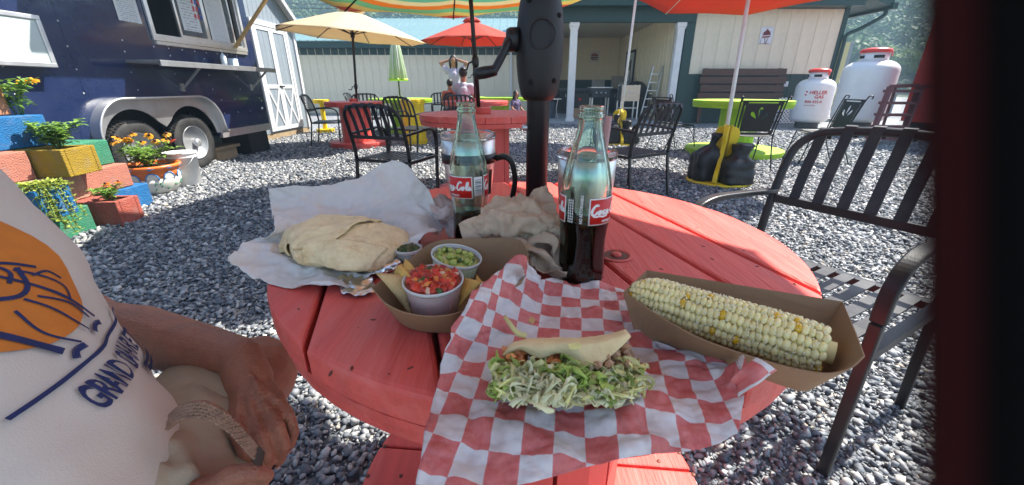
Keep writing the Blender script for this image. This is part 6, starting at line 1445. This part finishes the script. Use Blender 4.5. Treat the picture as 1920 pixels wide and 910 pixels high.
# --- tumblers
M_tum = mat('tumbler_steel', (.74,.72,.70), .36, 1.0, var=.05, scale=60, stretch=(1,1,.05))
M_clear = glass_mat('clear_lid', (.92,.95,.97), .05)
def tumbler(label, c, r0, r1, h, handle, straw):
    t = thing('steel_tumbler', label, 'tumbler', c, 0, 'steel tumblers')
    m = MB(); m.lathe([(r0*.9, 0), (r0, .004), (r0*1.02, .05), (r0+(r1-r0)*.6, h*.55), (r1*.985, h*.80), (r1, h), (r1-.002, h), (r1-.004, h-.006), (r1-.006, h-.02)], 64); m.build('body', M_tum, t, True)
    m = MB(); m.lathe([(r1*.955, h-.004), (r1*1.02, h+.0005), (r1*1.03, h+.006), (r1*.99, h+.011), (r1*.90, h+.012), (r1*.88, h+.004), (.001, h+.004), (.001, h+.001), (r1*.9, h-.002)], 64); m.build('lid', M_clear, t, True)
    if handle:
        hz0, hz1 = h*.70, h*.86; m = MB(); m.lathe([(r1*.968, hz0+.008), (r1*1.02, hz0+.008), (r1*1.045, hz1-.002), (r1*.99, hz1-.002)], 48); hd = m.build('handle_ring', M_black, t, True)
        m = MB(); pts = catmull([(r1*1.0, -.004, hz1-.013), (r1*1.35, -.008, hz1-.009), (r1*1.62, -.010, hz1-.02), (r1*1.74, -.010, hz1-.05), (r1*1.70, -.010, hz0-.045), (r1*1.60, -.01, hz0-.068), (r1*1.50, -.01, hz0-.076)], 30); m.strip(pts, .020, .010, (0, 1, 0)); m.build('handle', M_black, t, True, bevel=.0035)
        a = atan2(-c[1], -c[0])+.85; m = MB(); P = [[((r1*(.86+.1*(z-.06)/.06)+.0035)*cos(a+b), (r1*(.86+.1*(z-.06)/.06)+.0035)*sin(a+b), z) for b in np.linspace(-.08, .10, 6)] for z in np.linspace(.07, .118, 8)]; m.grid(P); m.build('black_print', M_black, t, True)
    if straw:
        m = MB(); m.open_ = True; m.tube([(.016, -.006, .02), (.026, -.010, h+.062)], .0054, 20, cap=False); m.build('straw', mat('frosted_pink_straw', (.72,.46,.44), .3, var=.1, translucent=.4), t, True, solid=.0008)
    return t
tumbler('steel tumbler with a black handle behind the left bottle', (-.083, .775, TZ+.0005), .037, .051, .172, True, False)
tumbler('steel tumbler with a clear lid and pink straw behind the right bottle', (.118, .63, TZ+.0005), .036, .0455, .160, False, True)
# ------------------------------------------------------------------ people
def remesh(o, vox, smooth=4):
    r = o.modifiers.new('remesh', 'REMESH'); r.mode = 'VOXEL'; r.voxel_size = vox; r.use_smooth_shade = True
    s = o.modifiers.new('smooth', 'SMOOTH'); s.factor = .5; s.iterations = smooth; return o
def chain(m, pts, rs, n=12):
    for i in range(len(pts)-1): m.capsule(pts[i], rs[i], pts[i+1], rs[i+1], n)
# --- the man at the near table
man = thing('person', 'seated man in a cream printed T-shirt and beige shorts left of the near table', 'person', (-.66, .34, 0))
HIP, CHE, NECK = Vector((-.60, .27, .53)), Vector((-.79, .40, .855)), Vector((-.96, .47, 1.03))
FW = Vector((.80, -.52, .35)).normalized(); AXI = (CHE-HIP).normalized(); FW = (FW-AXI*FW.dot(AXI)).normalized(); SD = AXI.cross(FW).normalized()   # SD: wearer's left, away from camera
if SD.y < 0: SD = -SD
def torso(u, a, k=0.0):
    """u 0 hem .. 1 neck ; a angle from front towards the wearer's left"""
    c = catmull_at([HIP-AXI*.05, HIP+AXI*.10, HIP+AXI*.24, CHE, NECK-AXI*.04], u)
    ru = np.interp(u, [0, .15, .35, .6, .85, 1], [.185, .20, .195, .185, .165, .075]); rf = np.interp(u, [0, .15, .35, .6, .85, 1], [.165, .205, .195, .165, .125, .075])
    return c + FW*cos(a)*(rf+k) + SD*sin(a)*(ru+k)
def catmull_at(P, u):
    m_ = len(P)-1; t_ = u*m_; k = min(int(t_), m_-1); w = t_-k
    a = P[k-1] if k > 0 else P[0]*2-P[1]; b = P[k]; c = P[k+1]; d = P[k+2] if k+2 <= m_ else P[m_]*2-P[m_-1]
    return .5*((2*b)+(c-a)*w+(2*a-5*b+4*c-d)*w*w+(3*b-a-3*c+d)*w*w*w)
SHL, SHR = D(-90, 450, .84), CHE+AXI*.10-SD*.20
ELB, WRI = D(185, 612, .78), D(452, 672, .665)
KNE = D(480, 702, .80); HPL = HIP+SD*.10-AXI*.06; HPR = HIP-SD*.10-AXI*.06
ELR, WRR = Vector((-.70, .02, .62)), D(300, 985, .50)
KNR = Vector((-.30, -.08, .44))
bm_ = MB()
chain(bm_, [HIP-AXI*.05, HIP+AXI*.1, CHE, CHE+AXI*.12], [.13, .15, .13, .11])
chain(bm_, [CHE+AXI*.12, NECK+AXI*.05], [.07, .058]); chain(bm_, [SHL, CHE], [.062, .08]); chain(bm_, [SHR, CHE+AXI*.1], [.062, .08])
hd = NECK+AXI*.17+FW*.03; bm_.ico(hd, (.078, .095, .115), 3); bm_.ico(hd+FW*.05-AXI*.05, .055, 2); bm_.ico(hd+FW*.105-AXI*.02, (.014, .014, .02), 2)
bm_.ico(hd+SD*.082, (.012, .022, .03), 2); bm_.ico(hd-SD*.082, (.012, .022, .03), 2)
chain(bm_, [SHL, ELB, ELB.lerp(WRI, .3), ELB.lerp(WRI, .75), WRI], [.058, .050, .056, .043, .034], 16)
chain(bm_, [SHR, ELR, ELR.lerp(WRR, .35), WRR], [.058, .050, .052, .031])
chain(bm_, [HPL, HPL.lerp(KNE, .6), KNE], [.105, .088, .078], 16); FTL = Vector((-.74, .58, .08))
chain(bm_, [KNE, KNE.lerp(FTL, .35), FTL], [.076, .062, .042]); chain(bm_, [FTL, FTL+Vector((.16, .06, -.04))], [.04, .035])
chain(bm_, [HPR, HPR.lerp(KNR, .6), KNR], [.105, .088, .068]); FTR = Vector((-.30, -.10, .08)); chain(bm_, [KNR, KNR.lerp(FTR, .35), FTR], [.066, .062, .042]); chain(bm_, [FTR, FTR+Vector((.16, .0, -.04))], [.04, .035])
# the hand hanging over the thigh: palm, four bent fingers, thumb
pal = [WRI, D(470, 715, .655), D(486, 752, .645)]
bm_.capsule(WRI, .033, D(468, 718, .655), .036, 16)
KN = [D(446, 775, .615), D(474, 772, .620), D(500, 764, .630), D(520, 750, .645)]
for k_, r_ in zip(KN, (.0150, .0158, .0150, .0135)): bm_.capsule(D(463, 712, .655), .027, k_, r_, 14)
for a_, b_2 in zip(KN[:-1], KN[1:]): bm_.capsule(a_, .0125, b_2, .0125, 12)
FN = [[KN[0], D(446, 812, .585), D(458, 846, .585), D(482, 862, .60)], [KN[1], D(486, 814, .595), D(500, 850, .60), D(500, 874, .62)],
      [KN[2], D(520, 800, .612), D(533, 836, .62), D(524, 864, .64)], [KN[3], D(541, 778, .640), D(551, 810, .648), D(544, 836, .665)]]
for f_, r_ in zip(FN, (.0102, .0106, .0100, .0090)): chain(bm_, f_, [r_*1.18, r_*1.08, r_*.98, r_*.86], 12)
chain(bm_, [D(437, 735, .645), D(424, 778, .62), D(440, 815, .605), D(462, 838, .60)], [.019, .0145, .0128, .0108], 12)
for k_ in ((446,775,.615),(474,772,.620),(500,764,.630),(520,750,.645)): bm_.capsule(D(455+.12*(k_[0]-480), 700, .632), .004, D(k_[0], k_[1], k_[2]-.0125), .0046, 8)
for v_ in ([(300,606,.715),(345,628,.69),(395,650,.664),(440,672,.642),(476,712,.628),(492,742,.622)], [(330,660,.695),(380,672,.668),(432,690,.640),(455,735,.627)]): chain(bm_, [D(*q) for q in v_], [.0042]*len(v_), 8)
# near hand, only its curled fingers in view
KR = WRR+Vector((.03, .03, .0))
bm_.capsule(WRR, .03, D(380, 940, .50), .030, 14)
for k in range(4): chain(bm_, [D(385, 925+10*k, .50+.008*k), D(430+4*k, 892+9*k, .505+.008*k), D(476-5*k, 884+14*k, .515+.008*k), D(500-9*k, 893+15*k, .53+.008*k)], [.0145, .0128, .0115, .0098], 12)
body = bm_.build('body', M_skin, man, W=True); remesh(body, .0034, 2)
# knuckle nails
nm_ = MB()
for f_ in FN:
    d = (f_[3]-f_[2]).normalized(); o_ = (Vector((0,0,CH))-f_[3]).normalized(); o_ = (o_-d*o_.dot(d)).normalized(); nm_.ico(f_[3]+d*.003+o_*.0085, (.0045, .0045, .0018), 2)
nm_.build('nails', mat('finger_nail', (.55,.30,.24), .3), man, True, W=True, kind='stuff')
hm = MB(); hm.ico(hd+AXI*.025-FW*.012, (.086, .10, .112), 3); hair = hm.build('hair', mat('grey_hair', (.14,.12,.10), .7, bump=.6, bscale=120), man, True, W=True)
ey = MB()
for s in (-1, 1): ey.ico(hd+FW*.088+SD*s*.032+AXI*.012, .011, 2)
ey.build('eyes', mat('eye_white', (.6,.58,.55), .2), man, True, W=True)
mo = MB(); mo.capsule(hd+FW*.10-AXI*.06-SD*.022, .006, hd+FW*.10-AXI*.06+SD*.022, .006); mo.build('mouth', mat('lip', (.35,.13,.11), .5), man, True, W=True)
# T-shirt: a loose shell round the torso
def shirt(u, a):
    p = torso(u, a, .012); f = cos(a)
    lo = max(0, .45-u)
    n_ = mnoise.noise(Vector((a*1.3, u*5.0, 3.0)))*.010 + .014*lo*sin(9*u*5+3*a+2*sin(a*2))*max(0, .4-f*.2) + .006*mnoise.noise(Vector((a*4+u*6, u*9, 8.)))
    n_ += .011*max(0, 1-abs((u-.20-.10*sin(a*.9))/.05))*max(0, cos(a*.8)) * .8
    c = torso(u, a, 0); d = (p-c).normalized()
    return p+d*n_
A_ = np.linspace(-pi, pi, 97); U_ = np.linspace(-.02, 1, 60)
P = [[shirt(max(0, u), a)+(AXI*-.03 if u < 0 else Vector((0,0,0))) for a in A_] for u in U_]
SHm = mat('cream_tshirt', (.63,.58,.51), .9, var=.04, scale=6, bump=.25, bscale=500, sheen=.2)
m = MB(); m.grid(P); sh_ = m.build('tshirt', SHm, man, True, W=True, solid=.003)
for S_, E_ in ((SHL, ELB), (SHR, ELR)):
    m = MB(); d = (E_-S_); m.open_ = True; m.tube([S_-d*.1-AXI*.01, S_+d*.1, S_+d*.25, S_+d*.4], [.06, .066, .068, .07], 24, cap=False); m.build('sleeve', SHm, sh_, True, solid=.003)
# print on the shirt: v runs down the wearer's front, h across it
PRINT_A, PRINT_U, PRINT_R = .96, .30, radians(33)
def on_shirt(h, v, k=.0028):
    """h metres towards the wearer's left, v metres up the shirt"""
    v += .17; h, v = h*cos(PRINT_R)-v*sin(PRINT_R), h*sin(PRINT_R)+v*cos(PRINT_R)
    u = min(1, max(0, PRINT_U + v/.62)); a = PRINT_A + h/.20
    p = shirt(u, a); p1 = shirt(u+.01, a); p2 = shirt(u, a+.02); n_ = (p1-p).cross(p2-p).normalized(); c = torso(u, a, -.05)
    if n_.dot(p-c) < 0: n_ = -n_
    return p+n_*k
M_or = mat('orange_shirt_print', (.62,.20,.03), .9, var=.12, scale=40); M_bl = mat('navy_shirt_print', (.02,.03,.11), .9, var=.3, scale=90)
m = MB(); n0 = 40; R0 = .110
rings = [[on_shirt(R0*q*cos(2*pi*k/n0)*.82, R0*q*sin(2*pi*k/n0), .0032) for k in range(n0)] for q in np.linspace(.02, 1, 14)]
m.grid(rings, closed=True); m.build('orange_disc', M_or, sh_, True)
def ribbon(m, pts, w, k=.0042, n=26):
    q = catmull([Vector((x, y, 0)) for x, y in pts], n)
    for i in range(len(q)-1):
        d = (q[i+1]-q[i]); 
        if d.length < 1e-6: continue
        nn = Vector((-d.y, d.x, 0)).normalized()*w/2; m.add([on_shirt(p.x, p.y, k) for p in (q[i]-nn, q[i]+nn, q[i+1]+nn, q[i+1]-nn)], [(0,3,2,1)])
m = MB()
# a plain sketch of a figure with a neck-held instrument, drawn in loose strokes
for pts, w in [([(-.02,.07),(.0,.03),(.01,-.01),(.03,-.06),(.045,-.115)], .004), ([(-.05,-.02),(-.02,.0),(.02,.0),(.05,-.03)], .004), ([(-.045,.01),(-.055,-.03),(-.045,-.07),(-.03,-.12)], .009), ([(-.02,-.03),(.0,-.045),(.02,-.04),(.035,-.02)], .005),
               ([(.0,-.05),(.01,-.08),(.015,-.12)], .003), ([(-.03,.0),(-.02,.02),(.01,.025),(.03,.01)], .012), ([(-.06,.10),(-.03,.06),(-.01,.02)], .004), ([(-.055,.115),(-.045,.10),(-.06,.09),(-.05,.075)], .004), ([(.03,-.02),(.05,-.06),(.035,-.08)], .003), ([(-.015,-.055),(-.02,-.09),(-.01,-.125)], .003), ([(-.06,.04),(-.05,.05),(-.04,.04),(-.045,.025)], .005), ([(-.03,.03),(-.02,.045),(-.005,.04)], .006), ([(.0,.02),(.02,.0),(.025,-.02),(.01,-.03)], .004), ([(-.05,-.03),(-.04,-.045),(-.042,-.06)], .007), ([(.012,-.055),(.03,-.08),(.035,-.11)], .003), ([(-.035,.075),(-.02,.085),(-.03,.1)], .003), ([(.035,-.035),(.055,-.04),(.06,-.055)], .003), ([(-.01,.01),(.0,.015),(.01,.005)], .009),
               ([(-.03,-.135),(-.022,-.128),(-.01,-.13)], .008), ([(.02,-.128),(.035,-.122),(.045,-.126)], .008)]:
    ribbon(m, pts, w)
m.build('navy_sketch', M_bl, sh_)
m = MB(); wid = .150
vs, fs = text2d('GRAND CABARET', 1.0, .025, 0, 'CENTER'); xs = [v[0] for v in vs]; k_ = wid/(max(xs)-min(xs))
m.add([on_shirt(x*k_, -.195+y*.048+.9*(x*k_)**2, .004) for x, y, z in vs], fs)
m.build('lettering', M_bl, sh_)
m = MB()
for off, w in ((-.146, .005),): ribbon(m, [(-.115, off+.012), (-.06, off+.003), (0, off), (.06, off+.003), (.115, off+.012)], w)
m.build('banner_line', M_bl, sh_)
m = MB(); ribbon(m, [(.03,-.21),(.06,-.215),(.09,-.205)], .008); m.build('ribbon_stroke', M_bl, sh_)
m = MB(); ribbon(m, [(.04,-.222),(.065,-.228),(.085,-.22)], .01)
m.build('ribbon_stroke', M_bl, sh_)
m = MB()
for pts in [[(-.12,.09),(-.10,.16),(-.08,.17),(-.085,.10),(-.06,.09)], [(-.05,.10),(-.03,.17),(-.01,.16),(-.03,.10),(.0,.10),(.02,.14)], [(.02,.10),(.05,.12),(.04,.16),(.01,.14),(.03,.09),(.07,.11)], [(.08,.10),(.085,.19),(.11,.2),(.10,.11),(.13,.10)], [(-.16,.08),(-.15,.15),(-.12,.12),(-.15,.08)]]:
    ribbon(m, pts, .013, .0046)
m.build('script_lettering', M_bl, sh_)
# shorts
M_short = mat('beige_shorts', (.41,.34,.245), .9, var=.05, scale=9, bump=.25, bscale=420)
m = MB(); hemL = HPL.lerp(KNE, .5)
chain(m, [HPL, HPR], [.14, .14]); chain(m, [HIP-AXI*.06, HIP+AXI*.02], [.165, .15])
chain(m, [HPL, HPL.lerp(KNE, .30), HPL.lerp(KNE, .46)], [.135, .122, .116], 18); chain(m, [HPR, HPR.lerp(KNR, .45), HPR.lerp(KNR, .72)], [.135, .112, .105], 18)
for t_, a0_, a1_ in ((.02, -1.2, .9), (.09, -.9, 1.2), (.15, -1.4, .3), (.22, -.6, 1.3), (.30, -1.1, .7), (.37, -.4, 1.2)):
    c_ = HPL.lerp(KNE, t_); A1 = (Vector((0,0,CH))-c_); x_ = (KNE-HPL).normalized(); A1 = (A1-x_*A1.dot(x_)).normalized(); A2 = x_.cross(A1); rr_ = .137-.048*min(1, t_/.46)*.95
    pts = [c_+x_*(.02*sin(3*b+t_*30))+A1*cos(b)*rr_+A2*sin(b)*rr_ for b in np.linspace(a0_, a1_, 10)]; chain(m, pts, [.006+.004*sin(pi*k/9) for k in range(10)], 8)
so = m.build('shorts', M_short, man, W=True); remesh(so, .006, 4)
dt = so.modifiers.new('folds', 'DISPLACE'); tx = bpy.data.textures.new('fold_noise', 'CLOUDS'); tx.noise_scale = .05; dt.texture = tx; dt.strength = .03; dt.mid_level = .55; dt.texture_coords = 'LOCAL'
m = MB(); ax_ = (KNE-HPL).normalized(); cen = HPL.lerp(KNE, .60); u1 = ax_.orthogonal().normalized(); u2 = ax_.cross(u1); m.open_ = True
m.tube([cen-ax_*.07, cen-ax_*.02, cen+ax_*.02], [.112, .112, .116], 30, cap=False); m.build('hem', M_short, man, True, W=True, solid=.004)
# belt end
M_belt = mat('braided_belt', (.30,.175,.115), .7, var=.3, scale=90, bump=1.0, bscale=190)
cl = catmull([D(318,792,.475), D(345,772,.465), D(385,768,.465), (D(425,790,.475)), D(458,825,.495), D(478,848,.51)], 40)
m = MB(); m.strip(cl, .021, .004, Vector((.25, .35, 1))); be = m.build('belt', M_belt, man, False, W=True, bevel=.001)
m = MB()
for i in range(1, 39):
    c = cl[i]; tg = (cl[i+1]-cl[i-1]).normalized(); s_ = (Vector((.25,.35,1)).normalized()); nn = s_.cross(tg).normalized()
    if nn.dot(Vector((0,0,CH))-c) < 0: nn = -nn
    for j in (-2, -1, 0, 1, 2): m.ico(c+s_*(.0040*j)+nn*.0022, (.0034, .0022, .0026), 1, (tg.to_track_quat('X', 'Z')).to_matrix() @ Matrix.Rotation(.6*(1 if (i+j) % 2 else -1), 3, 'Z'))
m.build('braid', M_belt, be, True, kind='stuff')
tip = catmull([D(474,844,.508), D(484,855,.514), D(492,864,.52)], 8); m = MB(); m.strip(tip, .026, .006, Vector((.25,.35,1))); m.build('belt_tip', mat('dark_leather', (.03,.015,.011), .4), be, bevel=.001)
# the man's seat, hidden beneath him
t = thing('stool', 'black stool underneath the man in the cream T-shirt', 'stool', (-.62, .24, 0))
m = MB(); m.lathe([(.17, .36), (.18, .37), (.18, .395), (.17, .40)], 28); m.build('seat', M_black, t, True)
for k in range(4): a = pi/4+k*pi/2; m = MB(); m.tube([(.20*cos(a), .20*sin(a), 0), (.14*cos(a), .14*sin(a), .362)], .014, 8); m.build('leg', M_black, t, True)

# --- people at the back
def small(label, loc, rz, pose, skin, shirt_c, hair_long, shorts_c, s=1.0, g='people at the back tables'):
    t = thing('person', label, 'person', loc, rz, g); b = MB(); c = MB(); h = MB(); p = MB()
    zh = pose['hip']; hip = Vector((0, 0, zh)); ch = hip+Vector((0, -.02, .38))*s; nk = hip+Vector((0, -.02, .56))*s; hd = nk+Vector((0, -.03, .17))*s
    chain(b, [hip, ch, nk, hd], [.12*s, .12*s, .055*s, .075*s]); b.ico(hd, (.075*s, .09*s, .115*s), 2); b.ico(hd+Vector((0,-.09*s,-.01)), .016*s, 1)
    for sx in (-1, 1):
        sh = nk+Vector((sx*.17*s, 0, -.08*s)); e, w = [Vector((sx*q[0], q[1], q[2]))*s+nk for q in pose['arm']]
        chain(b, [nk+Vector((0,0,-.08*s)), sh, e, w], [.06*s, .055*s, .04*s, .03*s]); 
        hn = (w-e).normalized(); chain(b, [w, w+hn*.07*s], [.032*s, .03*s])
        for q in range(4): chain(b, [w+hn*.07*s+Vector((.018*(q-1.5),0,0))*s, w+hn*.15*s+Vector((.022*(q-1.5),0,0))*s], [.010*s, .008*s], 6)
        chain(c, [nk+Vector((0,0,-.1*s)), sh, sh.lerp(e, .5)], [.085*s, .075*s, .062*s])
        k, f = [Vector((sx*q[0], q[1], q[2]))*s+hip for q in pose['leg']]; f.z = .06
        chain(b, [hip+Vector((sx*.09*s,0,-.02)), k, f, f+Vector((0, -.15*s, -.02))], [.085*s, .06*s, .04*s, .035*s]); chain(p, [hip+Vector((sx*.09*s,0,-.02)), (hip+Vector((sx*.09*s,0,0))).lerp(k, .8)], [.105*s, .085*s])
    chain(c, [hip+Vector((0,0,.02)), ch, nk-Vector((0,0,.07*s))], [.15*s, .15*s, .10*s]); chain(p, [hip-Vector((.08*s,0,0)), hip+Vector((.08*s,0,0))], [.13*s, .13*s])
    h.ico(hd+Vector((0,.03,.04))*s, (.098*s, .10*s, .115*s), 2)
    if hair_long:
        for sx in (-1, 1): chain(h, [hd+Vector((sx*.07,-.01,.04))*s, hd+Vector((sx*.085,-.01,-.06))*s, hd+Vector((sx*.08,.02,-.18))*s], [.035*s, .034*s, .02*s])
        chain(h, [hd+Vector((0,.06,0))*s, nk+Vector((0,.09,.02))*s, nk+Vector((0,.1,-.1))*s], [.07*s, .06*s, .03*s])
    remesh(b.build('body', skin, t), .012); remesh(c.build('shirt', shirt_c, t), .014); remesh(p.build('shorts', shorts_c, t), .014); remesh(h.build('hair', M_hair, t), .012)
    e = MB(); [e.ico(hd+Vector((sx*.03*s, -.083*s, .012*s)), .009*s, 1) for sx in (-1, 1)]; e.build('eyes', M_dark, t)
    return t
sk = mat('skin_brown', (.38,.19,.11), .5, sss=.1); wt = mat('white_tee', (.44,.48,.58), .9); lil = mat('lilac_tank_top', (.44,.40,.50), .9); dk = mat('dark_shorts', (.05,.055,.07), .9); orr = mat('orange_child_top', (.55,.14,.06), .9); flo = mat('floral_dress', (.08,.07,.14), .9, dirt=(.6,.4,.45), damt=.8, dscale=14)  # sk: plain brown skin tone of the people at the back
up_arm = [(.34, .02, .12), (.10, .06, .20)]; down_arm = [(.24, -.05, -.32), (.18, -.28, -.42)]
stand_leg = [(.11, -.02, -.44), (.12, 0, -.9)]; sit_leg = [(.13, -.42, -.02), (.14, -.44, -.45)]
wq = PY(852, 150, 11.2); small('dark-haired woman in a lilac top standing with both hands behind her head', (wq.x, 11.2, 0), 0, dict(hip=.90, arm=up_arm, leg=stand_leg), sk, lil, True, dk)
wq = PY(868, 160, 9.75); small('man in a white T-shirt sitting with his back to the camera', (wq.x, 9.85, 0), pi, dict(hip=.52, arm=down_arm, leg=sit_leg), sk, wt, False, dk, 1.04)
wq = PY(846, 165, 9.7); small('dark-haired child in orange sitting left of the white-shirted man', (wq.x-.05, 9.85, 0), pi+.3, dict(hip=.50, arm=down_arm, leg=sit_leg), sk, orr, False, dk, .78)
wq = PY(966, 180, 10.3); small('small girl in a dark floral dress beside the back lime table', (wq.x, 10.3, 0), .8, dict(hip=.36, arm=down_arm, leg=sit_leg), sk, flo, True, flo, .66)
for x, y, fx, fy, lab in [(-1.10, 9.85, 0, -1, 'black slatted armchair that the white-shirted man sits on'), (-1.62, 9.9, .2, -1, 'black slatted armchair that the child in orange sits on')]: dup(chair0, (x, y, 0), rz_face(fx, fy), lab)

# --- made-up black slab standing in for a finger, right beside the lens
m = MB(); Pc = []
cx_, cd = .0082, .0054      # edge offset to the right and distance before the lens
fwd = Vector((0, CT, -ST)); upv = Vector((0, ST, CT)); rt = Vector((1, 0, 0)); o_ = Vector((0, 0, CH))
t = thing('finger_stand_in', 'out-of-focus black stand-in for a shaded finger beside the lens, edge glow painted red', 'finger stand-in', o_+fwd*cd+rt*.02)
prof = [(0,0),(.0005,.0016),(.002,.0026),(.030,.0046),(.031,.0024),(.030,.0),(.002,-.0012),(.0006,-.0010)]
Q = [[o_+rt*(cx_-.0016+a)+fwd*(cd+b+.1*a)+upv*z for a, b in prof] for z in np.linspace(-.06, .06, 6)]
m.grid(Q, closed=True); m.f.append(tuple(range(len(prof)-1, -1, -1))); m.f.append(tuple(5*len(prof)+j for j in range(len(prof)))); m.build('flap', mat('black_finger_shade', (.003,.003,.003), .8, var=.05, spec=.1), t, True, W=True)  # shape is made up; near-black colour paints the finger's shade
m = MB(); m.tube([o_+rt*(cx_-.00145)+fwd*(cd+.0006)+upv*z for z in np.linspace(-.06, .06, 6)], .00024, 8); m.build('painted_edge_glow', mat('red_glow_paint', (.05,.008,.008), .8, spec=.1), t, True, W=True)  # red tube paints the light glowing through the finger's edge
